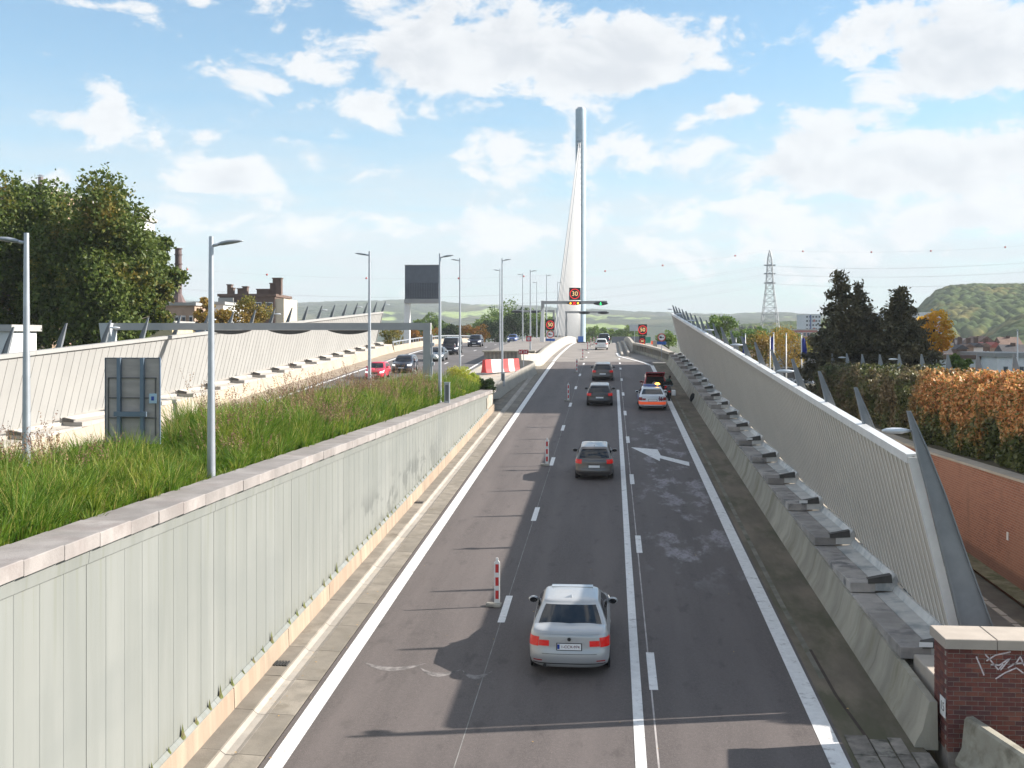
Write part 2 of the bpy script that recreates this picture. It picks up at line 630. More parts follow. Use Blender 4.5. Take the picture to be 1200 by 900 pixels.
def clad_mat():
    m = bpy.data.materials.new('green_grey_cladding')
    m.use_nodes = True
    t = NT(m.node_tree)
    b = m.node_tree.nodes['Principled BSDF']
    pos = t.n('ShaderNodeNewGeometry').outputs['Position']
    v = t.vmath('MULTIPLY', pos, (1, 1.0, .12))
    n = t.noise(v, 1.6, 6, .6)
    c = t.mix(t.ramp(n, .3, .75), (.205, .217, .205), (.25, .26, .247))
    big = t.noise(t.vmath('MULTIPLY', pos, (1, .4, 1)), .35, 4, .5)
    c = t.mix(t.math('MULTIPLY', t.ramp(big, .5, .62), .4), c, (.185, .20, .193))
    g = t.noise(t.vmath('MULTIPLY', pos, (1, .55, 1)), 1.1, 5, .6)
    s = t.n('ShaderNodeSeparateXYZ')
    m.node_tree.links.new(pos, s.inputs[0])
    # dirt band that rises with the road (splash height), only where the wall has been scrubbed/greyed
    hh = t.math('SUBTRACT', s.outputs[2], t.math('MULTIPLY_ADD', s.outputs[1], .05, 3.0))
    ysel = t.math('MULTIPLY', t.ramp(s.outputs[1], 31.0, 35.0), t.ramp(s.outputs[1], 56.0, 47.0))
    band = t.math('MULTIPLY', t.math('MULTIPLY', t.ramp(g, .47, .56), t.ramp(hh, 2.3, 1.4)), ysel)
    c = t.mix(t.math('MULTIPLY', band, .75), c, (.12, .13, .125))
    oi = t.n('ShaderNodeObjectInfo').outputs['Random']
    c = t.mix(t.math('MULTIPLY', oi, .16), c, (.17, .18, .16))
    top = t.math('SUBTRACT', t.math('MULTIPLY_ADD', s.outputs[1], -.0108, 9.14), s.outputs[2])
    run = t.noise(t.vmath('MULTIPLY', pos, (1, 5.5, .10)), 1.0, 5, .65)
    c = t.mix(t.math('MULTIPLY', t.math('MULTIPLY', t.ramp(run, .5, .66), t.ramp(top, 2.4, .2)), .38), c, (.17, .18, .135))
    foot = t.math('MULTIPLY', t.ramp(hh, 1.3, .5), t.ramp(run, .44, .60))
    c = t.mix(t.math('MULTIPLY', foot, .4), c, (.16, .16, .125))
    m.node_tree.links.new(c, b.inputs['Base Color'])
    b.inputs['Roughness'].default_value = .5
    b.inputs['Metallic'].default_value = .1
    return m
clad = clad_mat()
moss = M('moss', (.10, .115, .03), .95, var=.4, scale=9, col2=(.14, .10, .06), wpos=True)

ys_main = frange(-12, 106, 4) + frange(108, 230, 4) + [250, 300, 380, 500]
# ground under everything
gr = MB()
gr.quad((-9000, -300, 1.6), (9000, -300, 1.6), (9000, 9000, 1.6), (-9000, 9000, 1.6))
structure('ground', gr, M('valley_ground', (.075, .085, .045), .95, var=.3, scale=.02, col2=(.14, .13, .10), wpos=True))

# main carriageway
structure('main_road', strip(-6.47, 4.45, [y for y in ys_main if y <= 124], zr, 0, 4), asphalt)
structure('bridge_deck', strip(-25.0, 8.0, [y for y in ys_main if y >= 124], lambda y: zr(y) - .02, 0, 6), deckm)
structure('left_carriageway', strip(-24.1, -12.9, frange(30, 250, 4) + [300, 380], zl, .03, 3), asphalt2)
structure('left_shoulder', strip(-26.4, -24.1, frange(30, 250, 4), zl, .02, 1), M('sandy_shoulder', (.30, .24, .18), .9, var=.2, scale=.8, wpos=True))
# embankment mass below both roads so nothing floats
mb = MB()
mb.sweep([(0, 0), (0, -14), (15.7, -14), (15.7, 0)], [(-14.6 - 14.0, y, zl(y) - .4) for y in frange(30, 250, 10)])
structure('embankment', mb, concrete)

# road markings
def mark(xa, xb, y0, y1, z=zr, dz=.006, mat=None, step=3.0):
    return strip(xa, xb, frange(y0, y1, step), z, dz)
mk = thing('road_markings', 'white painted lines, dashes and merge arrow on the main carriageway', 'road marking', (0, 0, 3))
part('edge_line', mark(-6.36, -6.02, -10, 123), paint, mk)
part('edge_line', strip(-6.40, -6.08, frange(124, 230, 4), zr, .02), paint, mk)
part('edge_line', mark(4.02, 4.38, -10, 118), paint, mk)
e = MB()
for (xa, ya, xb, yb) in ((4.05, 118, 3.6, 122), (3.6, 122, 1.0, 135), (1.0, 135, .78, 142), (.78, 142, .62, 215)):
    d = Vector((xb - xa, yb - ya, 0)).normalized()
    r = Vector((d.y, -d.x, 0)) * .17
    z0, z1 = zr(ya) + .02, zr(yb) + .02
    e.quad((xa - r.x, ya - r.y, z0), (xa + r.x, ya + r.y, z0), (xb + r.x, yb + r.y, z1), (xb - r.x, yb - r.y, z1))
part('edge_line', e, paint, mk)
part('centre_line', mark(.45, .66, -10, 91.5), paint, mk)
def dash_mesh(w):
    mb = MB()
    for i in range(1):
        mb.quad((-w / 2, 0, 0), (w / 2, 0, 0), (w / 2, 2.5, 2.5 * G), (-w / 2, 2.5, 2.5 * G))
    return mb.mesh('dash', paint)
dm = dash_mesh(.19)
k = 0
y = 29.6 - 12.45 * 2
while y < 106:
    inst('dash', dm, mk, (-2.86, y, zr(y) + .006))
    y += 12.45
    k += 1
y = 25.0 - 12.4 - 12.4
while y < 106:
    inst('dash', dm, mk, (.93, y, zr(y) + .006))
    y += 12.4
for y in (119, 131.5, 144, 156.5, 169):
    part('dash', strip(-2.96, -2.77, [y, y + 2.5], zr, .02), paint, mk)
for y in (112, 120, 128):
    part('dash', strip(.84, 1.03, [y, y + 2.5], zr, .02), paint, mk)
# merge arrow
pts = [(1.05, 60.6), (2.42, 59.9), (2.5, 57.9), (3.78, 55.9), (3.72, 54.7), (2.42, 57.0), (2.38, 56.1)]
a = MB()
zf = lambda x, y: (x, y, zr(y) + .007)
a.add([zf(*p) for p in pts], [(0, 1, 2, 5, 6), (2, 3, 4, 5)])
part('merge_arrow', a, paint, mk)
# sealed joints between the lanes
jm = M('joint_seal', (.22, .21, .2), .7, var=.3, scale=2, wpos=True)
structure('lane_joint', mark(-2.885, -2.865, -10, 122, dz=.003), jm)
structure('lane_joint', mark(.86, .895, -10, 110, dz=.003), M('pale_joint', (.36, .33, .32), .8, var=.3, scale=1.5, wpos=True))
# pale tyre scuffs on the left lane
sc = MB()
for (x0, y0, w) in ((-5.05, 25.9, .75), (-3.9, 25.6, .5), (-3.05, 25.5, .35)):
    n = 14
    vs, fs = [], []
    for i in range(n + 1):
        t = i / n * 2 - 1
        cx = x0 + t * w
        cy = y0 + .45 * t * t
        wd = .13 * (1 - t * t) + .004
        vs += [(cx, cy - wd, zr(cy - wd) + .004), (cx, cy + wd, zr(cy + wd) + .004)]
    fs = [(2 * i, 2 * i + 2, 2 * i + 3, 2 * i + 1) for i in range(n)]
    sc.add(vs, fs)
structure('tyre_scuff', sc, M('scuff', (.17, .155, .15), .9, var=.5, scale=6, wpos=True))

# markings of the left carriageway
ml = thing('road_markings', 'white lines and dashes painted on the left carriageway', 'road marking', (-18, 60, 6))
part('edge_line', strip(-23.75, -23.45, frange(35, 240, 5), zl, .036), paint, ml)
part('edge_line', strip(-13.62, -13.38, frange(35, 240, 5), zl, .036), paint, ml)
for xx in (-20.2, -16.9):
    y = 40
    while y < 215:
        part('dash', strip(xx - .09, xx + .09, [y, y + 2.5], zl, .037), paint, ml)
        y += 12.5

# shoulder on the right
structure('right_shoulder', strip(4.45, 5.95, frange(-12, 122, 4), zr, -.004, 2), mossy)
def gx(y):
    return interp(y, [(10, 6.2), (18, 5.45), (21, 5.05), (25, 4.78), (32, 4.72), (130, 4.95)])
structure('gutter_groove', strip(lambda y: gx(y), lambda y: gx(y) + .07, frange(10, 28, 1), zr, .003), M('dark_groove', (.05, .035, .025), .9, var=.3, scale=3, wpos=True))
structure('worn_strip', strip(lambda y: gx(y) - .12, lambda y: gx(y) + .02, frange(26, 110, 3), zr, .002), shoulder_pale)
pv = thing('paving_slabs', 'grey concrete slabs paving the shoulder beside the brick pier', 'paving', (5.3, 20, 4))
random.seed(3)
sm = []
for kk in range(4):
    b_ = MB()
    b_.cbox(0, 1, 0, 1, 0, .02, .004)
    sm.append(b_.mesh('slab', M('paving_slab_%d' % kk, (.20 + .03 * kk, .175 + .028 * kk, .15 + .024 * kk), .85, var=.25, scale=3, col2=(.07, .065, .05), bump=.3, wpos=True)))
for row, (xa, xb) in enumerate(((4.55, 4.98), (5.0, 5.33), (5.35, 5.62), (5.64, 5.98))):
    y = 16.0 + random.random()
    while y < 22.6 - row * .25:
        L = random.uniform(.7, 1.2)
        o = inst('slab', sm[random.randrange(4)], pv, (xa, y, zr(y) + .004), (math.atan(G), 0, random.uniform(-.01, .01)), (xb - xa - .012, L - .03, 1))
        y += L

# ------------------------------------------------------------------ left retaining wall with cladding
Y0, Y1 = 11.0, 72.4
def ztop(y):
    return 8.98 - .0108 * (y - 14.7)
lw = thing('retaining_wall', 'long pale green-grey clad retaining wall left of the road with stone coping', 'wall', (-7.9, 40, 3))
core = MB()
n = 0
ys = frange(Y0, 76, 4)
vs = []
for y in ys:
    vs += [(-8.0, y, zr(y) - 1.5), (-8.4, y, zr(y) - 1.5), (-8.4, y, ztop(y)), (-8.0, y, ztop(y))]
fs = []
for i in range(len(ys) - 1):
    for k in range(4):
        fs.append((i * 4 + k, i * 4 + (k + 1) % 4, (i + 1) * 4 + (k + 1) % 4, (i + 1) * 4 + k))
fs += [(0, 1, 2, 3), tuple(range(len(ys) * 4 - 1, len(ys) * 4 - 5, -1))]
core.add(vs, fs)
part('wall_core', core, concrete, lw)
# plinth blocks of about four metres
y = Y0
while y < 76:
    y2 = min(y + 3.98, 76)
    p = MB()
    p.prism([(-8.0, zr(y) - .3), (-7.74, zr(y) - .3), (-7.77, zr(y) + .52), (-7.80, zr(y) + .55), (-8.0, zr(y) + .55)], 'y', y, y2 - .015, G)
    part('plinth_block', p, plinth_m, lw)
    y += 4.0
# cladding panels, 0.69 m each with a standing seam
pw = .69
y = Y0
i = 0
while y + pw <= Y1:
    zb0, zb1 = zr(y) + .56, zr(y + pw) + .56
    zt0, zt1 = ztop(y) - .40, ztop(y + pw) - .40
    p = MB()
    xs = -7.86 + random.uniform(-.001, .001)
    prof = [(y + .0005, xs), (y + .006, xs), (y + pw - .045, xs), (y + pw - .036, xs + .009), (y + pw - .016, xs + .009), (y + pw - .0005, xs)]
    if i % 8 == 7:
        prof = [(y + .0005, xs), (y + .006, xs), (y + pw - .02, xs), (y + pw - .02, xs - .03)]
    m_ = len(prof)
    vs = []
    for (yy, xx) in prof:
        t = (yy - y) / pw
        vs.append((xx, yy, zb0 + (zb1 - zb0) * t))
    for (yy, xx) in prof:
        t = (yy - y) / pw
        vs.append((xx, yy, zt0 + (zt1 - zt0) * t))
    vs += [(-7.98, y + .01, zb0), (-7.98, y + pw - .006, zb1), (-7.98, y + .01, zt0), (-7.98, y + pw - .006, zt1)]
    fs = [(k, k + 1, m_ + k + 1, m_ + k) for k in range(m_ - 1)]
    b0 = 2 * m_
    fs += [(b0, 0, m_, b0 + 2), (b0 + 1, b0 + 3, 2 * m_ - 1, m_ - 1)]
    p.add(vs, fs)
    part('cladding_panel', p, clad, lw)
    y += pw
    i += 1
# flashing strips along top and foot
y = Y0
while y < Y1:
    y2 = min(y + 5.5, Y1)
    p = MB()
    gt = (ztop(y2) - ztop(y)) / (y2 - y)
    p.prism([(-7.98, ztop(y) - .40), (-7.815, ztop(y) - .40), (-7.80, ztop(y) - .20), (-7.98, ztop(y) - .17)], 'y', y, y2 - .012, gt)
    part('top_flashing', p, clad, lw)
    p = MB()
    p.prism([(-7.98, zr(y) + .553), (-7.775, zr(y) + .553), (-7.775, zr(y) + .575), (-7.84, zr(y) + .64), (-7.98, zr(y) + .64)], 'y', y, y2 - .012, G)
    part('foot_flashing', p, clad, lw)
    y += 5.5
# bare end of the wall beyond the cladding
p = MB()
ys = frange(Y1, 76, .9)
vs = []
for y in ys:
    vs += [(-8.0, y, zr(y) + .56), (-7.88, y, zr(y) + .56), (-7.88, y, ztop(y) - .17), (-8.0, y, ztop(y) - .17)]
fs = []
for i in range(len(ys) - 1):
    for k in range(4):
        fs.append((i * 4 + k, i * 4 + (k + 1) % 4, (i + 1) * 4 + (k + 1) % 4, (i + 1) * 4 + k))
fs += [(0, 1, 2, 3), tuple(range(len(ys) * 4 - 1, len(ys) * 4 - 5, -1))]
p.add(vs, fs)
part('bare_wall_end', p, concrete, lw)
# coping stones
cw = 1.12
y = Y0
while y < 76:
    p = MB()
    zz = ztop(y)
    dj = random.uniform(-.006, .006)
    L = cw - .014
    p.cbox(-8.52 + dj, -7.68 + dj, y, y + L, zz - .165, zz + .05 + random.uniform(-.003, .003), .012)
    part('coping_stone', p, coping_m, lw)
    y += cw
# moss tufts at the foot of the panels
rs = random.Random(5)
p = MB()
y = Y0 + .3
while y < Y1 - 3:
    if rs.random() < .85:
        z0 = zr(y) + .63
        s = rs.uniform(.3, 1.0) * (1 if y < 40 else .6)
        w = .10 * s
        hgt = .34 * s * rs.uniform(.5, 1.1)
        yy = y + rs.uniform(-.05, .05)
        pts = []
        for k in range(9):
            t = k / 8 * 2 - 1
            pts.append((-7.827, yy + t * w, z0 + G * t * w + hgt * (1 - abs(t)) ** 1.3 * rs.uniform(.75, 1)))
        bot = [(-7.775, yy - w, z0 - .05), (-7.775, yy + w, z0 - .05)]
        base = len(p.v)
        p.add([(-7.775 + .0, yy + (k / 8 * 2 - 1) * w, z0 - .055) for k in range(9)] + pts,
              [(k, k + 1, 9 + k + 1, 9 + k) for k in range(8)])
    y += .69
part('moss_tuft', p, moss, lw, kind='stuff')
# drain gutter pieces at the foot
gt_ = thing('gutter', 'concrete kerb and drainage channel running along the foot of the left wall', 'gutter', (-7.2, 40, 4))
kerb = MB()
kerb.prism([(-7.76, 0), (-7.36, 0), (-7.36, .085), (-7.375, .10), (-7.76, .11)], 'y', 0, 1.985, G)
kerb_me = kerb.mesh('kerb_slab', slab_m)
ch = MB()
ch.prism([(-7.357, -.1), (-7.02, -.1), (-7.02, .03), (-7.12, .0), (-7.27, .012), (-7.357, .075)], 'y', 0, 1.985, G)
ch_me = ch.mesh('channel_slab', channel_m)
sl = MB()
sl.prism([(-7.017, -.1), (-6.5, -.1), (-6.5, .008), (-7.017, .03)], 'y', 0, 1.985, G)
sl_me = sl.mesh('gutter_slab', slab_m)
y = 9.0
while y < 104:
    for me in (kerb_me, ch_me, sl_me):
        inst(me.name.split('.')[0], me, gt_, (0, y, zr(y) + random.uniform(-.002, .003)))
    y += 2.0

# median planter bed behind the coping
def zmed(y):
    return ztop(y) - .15 if y < 80 else 8.3
structure('planting_bed', strip(-12.75, -8.5, frange(8, 84, 4), zmed, 0, 2), M('soil', (.06, .045, .03), .95, var=.3, scale=2, wpos=True))
mb = MB()
ys = frange(30, 122, 4)
vs = []
for y in ys:
    t_ = max(zmed(y) + .02, zl(y) + .12) if y < 84 else max(8.35, zl(y) + .1)
    vs += [(-12.9, y, zl(y) - .5), (-12.7, y, zl(y) - .5), (-12.7, y, t_), (-12.9, y, t_)]
fs = []
for i in range(len(ys) - 1):
    for k in range(4):
        fs.append((i * 4 + k, i * 4 + (k + 1) % 4, (i + 1) * 4 + (k + 1) % 4, (i + 1) * 4 + k))
fs += [(0, 1, 2, 3), tuple(range(len(ys) * 4 - 1, len(ys) * 4 - 5, -1))]
mb.add(vs, fs)
single('planter_kerb', mb, concrete, 'low concrete edge between the grass bed and the left carriageway', 'kerb')
structure('median_paving', strip(-12.7, -8.3, frange(84, 116, 4), lambda y: interp(y, [(84, 8.3), (116, 8.9)]), 0), conc_light)
structure('median_apron', strip(-9.0, -6.47, frange(76.2, 124, 4), zr, .0), M('sandy_apron', (.22, .19, .15), .9, var=.2, scale=1, wpos=True))

# round-ended concrete barrier at the end of the median
cream = M('cream_concrete', (.36, .335, .29), .8, var=.08, scale=.8, col2=(.52, .45, .36), mixlo=.55, mixhi=.8, wpos=True, bump=.1)
NJ = [(-.30, 0), (.30, 0), (.30, .08), (.17, .28), (.10, .85), (.07, .9), (-.07, .9), (-.10, .85), (-.17, .28), (-.30, .08)]
path = [(-8.75, 80, 7.4)]
for (x, y) in ((-8.55, 85), (-8.35, 90), (-8.05, 95), (-7.7, 100), (-7.35, 104), (-7.2, 106.5), (-7.35, 108.3), (-7.9, 109.3), (-8.6, 109.6), (-9.4, 109.6)):
    path.append((x, y, zr(y) - .05))
eb = thing('median_barrier', 'cream concrete barrier curving round the nose of the median', 'barrier', (-8, 95, 7.7))
def path_pieces(path, prof, par, name, mat, gap=.02, per=1):
    for i in range(0, len(path) - 1, per):
        seg = path[i:i + per + 1]
        q = MB()
        a = Vector(seg[-1]) - Vector(seg[-2])
        seg = seg[:-1] + [tuple(Vector(seg[-2]) + a * (1 - gap / max(a.length, .1)))]
        q.sweep(prof, seg)
        part(name, q, mat, par, smooth=35)
path_pieces(path, [(o, h * 1.25) for o, h in NJ], eb, 'barrier_block', cream, .03)
# flared fillet of ground beyond it
# plateau between the carriageways
def zp(y):
    return interp(y, [(116, 10.15), (130, 10.5), (146, 11.0), (170, 11.4), (190, 11.55), (215, 11.5), (260, 10.9), (380, 9.2)])
structure('median_deck', strip(-12.9, -7.7, frange(116.5, 260, 5) + [380], zp, 0, 1), deckm)
mb = MB()
mb.box(-12.95, -7.75, 116.0, 116.5, 7.5, 10.2)
fl = thing('deck_front_wall', 'fluted grey concrete wall closing the raised median deck', 'wall', (-10.3, 116, 8))
part('wall_face', mb, M('dark_concrete', (.26, .24, .22), .85, var=.2, scale=1, wpos=True), fl)
mb = MB()
mb.cbox(-13.1, -7.7, 115.6, 116.6, 10.2, 10.36, .03)
part('edge_beam', mb, conc_dirty, fl)
fb = MB()
fb.box(-.09, .09, -.09, 0, 0, 2.4)
fme = fb.mesh('flute', concrete)
x = -12.7
while x < -7.9:
    inst('flute', fme, fl, (x, 116.0, 7.8))
    x += .4
# parapet of the main road on its left: rises over the crest then falls behind it
pp = thing('bridge_parapet', 'cream concrete parapet humping over the crest left of the lanes', 'parapet', (-7.4, 150, 9.5))
ppath = [(-8.9, 111, 9.0), (-8.2, 114, 8.8)] + [(-7.45, y, zr(y) - .1) for y in frange(118, 240, 6)]
PR = [(-.22, 0), (.42, 0), (.40, .22), (.22, .38), (.14, 1.25), (.10, 1.32), (-.22, 1.32)]
path_pieces(ppath, PR, pp, 'parapet_block', cream, .02)
# parapet on the right beyond the noise wall
pr = thing('bridge_parapet', 'curved concrete parapet on the right where the exit ramp drops away', 'parapet', (3, 160, 10))
ppath = [(2.9, y, zr(y) - .1) for y in frange(146, 240, 6)]
path_pieces(ppath, [(-o, h * .9) for o, h in PR][::-1], pr, 'parapet_block', conc_light, .02)
for (x0, hgt) in ((1.35, .28), (2.1, .5)):
    ppath = [(x0, y, zr(y) - .05) for y in frange(136, 236, 8)]
    path_pieces(ppath, [(-.18, 0), (.18, 0), (.12, hgt), (-.12, hgt)], pr, 'ramp_kerb', conc_light, .02)
# short wall closing the shoulder
cw_ = thing('closing_wall', 'low concrete wall with square openings across the end of the right shoulder', 'wall', (4.5, 130, 9))
pth = [(6.3, 120, zr(120)), (5.6, 128, zr(128)), (4.3, 138, zr(138)), (3.0, 147, zr(147))]
q = MB(); q.sweep([(-.2, 0), (.2, 0), (.2, .35), (-.2, .35)], pth); part('base_wall', q, conc_dirty, cw_)
q = MB(); q.sweep([(-.25, 1.0), (.25, 1.0), (.25, 1.25), (-.25, 1.25)], pth); part('rail_beam', q, conc_light, cw_)
q = MB(); q.sweep([(.1, .2), (.16, .2), (.16, 1.0), (.1, 1.0)], pth); part('back_panel', q, M('dark_gap', (.1, .095, .085), .9, wpos=True), cw_)
for i in range(3):
    a, b_ = Vector(pth[i]), Vector(pth[i + 1])
    nseg = max(2, int((b_ - a).length / 1.6))
    for k in range(nseg):
        c_ = a.lerp(b_, k / nseg)
        q = MB(); q.box(c_.x - .16, c_.x + .1, c_.y - .12, c_.y + .12, c_.z + .3, c_.z + 1.0)
        part('upright', q, conc_light, cw_)

# small fallen leaves and grit on the lanes and in the gutter
rs = random.Random(31)
lf = MB()
for i in range(150):
    if rs.random() < .6:
        x = rs.uniform(-7.3, -6.2); y = 15 + 45 * rs.random() ** 1.6
    else:
        x = rs.uniform(-6.2, 5.6); y = 15 + 40 * rs.random() ** 1.4
    a = rs.uniform(0, 6.28); r_ = rs.uniform(.015, .04); z = zr(y) + (.035 if x < -6.45 else .014)
    lf.add([(x + r_ * cos(a), y + r_ * sin(a), z), (x - r_ * .5 * sin(a), y + r_ * .5 * cos(a), z + .008), (x - r_ * cos(a), y - r_ * sin(a), z + .004), (x + r_ * .5 * sin(a), y - r_ * .5 * cos(a), z + .002)], [(0, 1, 2, 3)])
structure('fallen_leaves', lf, M('dry_leaf', (.42, .27, .10), .9, var=.4, scale=9, wpos=True), kind='stuff')
# drain gratings and cracks in the gutter
dg_ = MB()
for y in (25.6, 44.5):
    for k in range(5):
        dg_.box(-7.74 + k * .07, -7.70 + k * .07, y, y + .3, zr(y) + .10, zr(y) + .135, G)
structure('drain_grating', dg_, M('drain_iron', (.03, .03, .03), .7), kind='structure')
# ------------------------------------------------------------------ noise walls (leaning, ribbed) both sides
SP = 5.12
FY0 = 24.75
def noise_wall(side, label, xline, zf, g, ya, yb, htop, pwid, clad_, nj_x, led_x, wall_x, mat_nj, mat_ledge, xtra, r=.035):
    """side=+1 right wall, -1 left wall. xs measured as distance from the axis, sign applied."""
    s = side
    root = thing('noise_wall', label, 'noise wall', (s * wall_x, ya, zf(ya)))
    lean = .24
    # New Jersey wall in cast lengths
    prof = [(nj_x - .03, -.05), (nj_x, .09), (nj_x + .13, .33), (nj_x + .24, .80), (nj_x + .26, .87), (nj_x + .40, .87), (nj_x + .42, -.05)]
    y = ya - (2.5 if s > 0 else 0)
    while y < yb:
        L = min(4.0, yb - y)
        p = MB()
        p.prism([(s * a, zf(y) + h) for a, h in prof], 'y', y, y + L - .02, g)
        part('barrier_section', p, mat_nj, root, smooth=30)
        y += 4.0
    # foundation mass
    p = MB()
    p.prism([(s * (nj_x + .42), zf(ya) - 3.5), (s * (wall_x + .35), zf(ya) - 3.5), (s * (wall_x + .35), zf(ya) + .80), (s * (nj_x + .42), zf(ya) + .72)], 'y', ya, yb, g)
    part('foundation', p, concrete, root)
    if s < 0:
        p = MB()
        p.prism([(s * (nj_x + 1.35), zf(ya) + .5), (s * (wall_x + .3), zf(ya) + .5), (s * (wall_x + .3), zf(ya) + 1.2), (s * (nj_x + 1.35), zf(ya) + 1.12)], 'y', ya, yb, g)
        part('wall_base', p, mat_ledge, root)
    # stepped ledge units with slabs and a bracket on each step
    y = FY0 if s > 0 else FY0 + SP * int((ya - FY0) / SP)
    led0 = nj_x + .32
    slab = MB()
    slab.cbox(0, .62, 0, SP / 5 - .012, -.24, 0, .01)
    slab_me = slab.mesh('ledge_slab', mat_ledge)
    fl = MB()
    fl.prism([(0, -.2), (0, .01), (.42, .05), (.50, .22), (.56, .22), (.56, -.2)], 'y', 0, SP - .02)
    fl_me = fl.mesh('zinc_tray', xtra['tray'])
    br = MB()
    br.prism([(.44, -.01), (.44, .10), (1.02, .22), (1.04, .02)], 'y', 0, .07)
    br.prism([(.44, .08), (.44, .11), (1.02, .23), (1.02, .20)], 'y', .0, .24)
    br_me = br.mesh('ledge_bracket', darkbox)
    rs = random.Random(2)
    kk = 0
    while y < yb - 2:
        zt = zf(y) + 1.14
        for i in range(5):
            inst('ledge_slab', slab_me, root, (s * led0 if s > 0 else -led0, y + i * SP / 5, zt + rs.uniform(-.004, .004)), (0, 0, 0), (s, 1, 1))
        inst('zinc_tray', fl_me, root, (s * (led0 + .625), y, zt), (0, 0, 0), (s, 1, 1))
        inst('ledge_bracket', br_me, root, (s * led0, y - .05, zt), (0, 0, 0), (s, 1, 1))
        if kk % 3 == 0 and s > 0:
            q = MB()
            X = led0 + .36
            q.box(X, X + .28, y - .065, y - .052, zt + .03, zt + .13)
            part('number_plate', q, white_p, root)
        kk += 1
        y += SP
    # leaning cladding panels with ribs
    h0 = 1.05
    H = htop - h0
    pa = MB()
    w = pwid - .006
    outl = [(0, .03), (w - .085, .03), (w - .083, -r), (w - .012, -r), (w - .008, .03), (w, .02)]
    nP = len(outl)
    vs = []
    for (zz) in (0, H):
        for (yy, off) in outl:
            vs.append((s * (off - lean * zz), yy, zz + g * yy))
    vs += [(s * .09, 0, 0), (s * .09, w, g * w), (s * (.09 - lean * H), w, H + g * w), (s * (.09 - lean * H), 0, H)]
    fs = [(k, k + 1, nP + k + 1, nP + k) for k in range(nP - 1)]
    b0 = 2 * nP
    fs += [(b0, b0 + 3, b0 + 2, b0 + 1), (0, nP, b0 + 3, b0), (nP - 1, b0 + 1, b0 + 2, 2 * nP - 1)]
    fs += [tuple(list(range(nP)) + [b0 + 1, b0]), tuple(list(range(2 * nP - 1, nP - 1, -1)) + [b0 + 3, b0 + 2])]
    pa.add(vs, fs)
    pa_me = pa.mesh('cladding_panel', clad_, fix=True)
    if s > 0:
        pa_me.materials.append(M('rib_painted_light', (.84, .80, .73), .5, var=.05, scale=2, wpos=True))  # rib fronts coloured paler to stand in for the light they catch
        for pi_ in (2,):
            pa_me.polygons[pi_].material_index = 1
    y = ya
    while y + pwid <= yb:
        inst('cladding_panel', pa_me, root, (s * (wall_x), y, zf(ya) + g * (y - ya) + h0 + 0.12))
        y += pwid
    yend = y
    # capping rail along the top
    xt = wall_x - lean * H
    y = ya
    while y < yend:
        L = min(6.0, yend - y)
        p = MB()
        zb = zf(ya) + g * (y - ya) + htop + .12
        p.prism([(s * (xt - .07), zb - .16), (s * (xt - .075), zb + .03), (s * (xt + .15), zb + .05), (s * (xt + .15), zb - .12)], 'y', y, y + L - .015, g)
        part('capping_rail', p, xtra['cap'], root)
        y += 6.0
    # end trims
    for yy in (ya - .09, yend):
        p = MB()
        zb = zf(ya) + g * (yy - ya)
        p.add([(s * (wall_x - .06), yy, zb + h0 + .1), (s * (wall_x + .12), yy, zb + h0 + .1), (s * (xt + .13), yy, zb + htop + .1), (s * (xt - .06), yy, zb + htop + .1),
               (s * (wall_x - .06), yy + .085, zb + h0 + .1), (s * (wall_x + .12), yy + .085, zb + h0 + .1), (s * (xt + .13), yy + .085, zb + htop + .1), (s * (xt - .06), yy + .085, zb + htop + .1)],
              [(0, 1, 2, 3), (7, 6, 5, 4), (0, 4, 5, 1), (1, 5, 6, 2), (2, 6, 7, 3), (3, 7, 4, 0)])
        part('end_trim', p, xtra['cap'], root)
    # steel fins behind
    fin = MB()
    ins, outs = [], []
    for h, wd in ((-1.6, .95), (0, .86), (1.4, .66), (3.0, .47), (4.4, .33), (5.4, .2), (6.15, .06)):
        xi = wall_x - lean * (h - h0) + .16 - (0 if h < 5.3 else .02)
        ins.append((s * xi, h))
        outs.append((s * (xi + wd), h))
    poly = ins + outs[::-1]
    fin.prism(poly, 'y', -.025, .025)
    # flange plates along both edges
    for edge, d in ((ins, 0), (outs, 0)):
        for (a, b_) in zip(edge, edge[1:]):
            fin.add([(a[0] - .012, -.09, a[1]), (a[0] + .012, -.09, a[1]), (b_[0] + .012, -.09 * (.4 if b_[1] > 6 else 1), b_[1]), (b_[0] - .012, -.09 * (.4 if b_[1] > 6 else 1), b_[1]),
                     (a[0] - .012, .09, a[1]), (a[0] + .012, .09, a[1]), (b_[0] + .012, .09 * (.4 if b_[1] > 6 else 1), b_[1]), (b_[0] - .012, .09 * (.4 if b_[1] > 6 else 1), b_[1])],
                    [(0, 1, 2, 3), (7, 6, 5, 4), (0, 4, 5, 1), (1, 5, 6, 2), (2, 6, 7, 3), (3, 7, 4, 0)])
    fin_me = fin.mesh('steel_fin', fin_m)
    lampm = lamp_head_mesh()
    y = FY0 if s > 0 else FY0 + SP * int((ya - FY0) / SP + 1)
    k = 0
    while y < yb + .5:
        inst('steel_fin', fin_me, root, (0, y - (.12 if k == 0 and s > 0 else 0), zf(ya) + g * (y - ya)))
        if k % 3 == 0:
            xi = wall_x - lean * (5.75 - h0) + .14
            inst('fin_lamp', lampm, root, (s * xi, y - .05, zf(ya) + g * (y - ya) + 5.72), (0, 0, pi / 2 if s > 0 else -pi / 2))
        y += SP
        k += 1
    return root

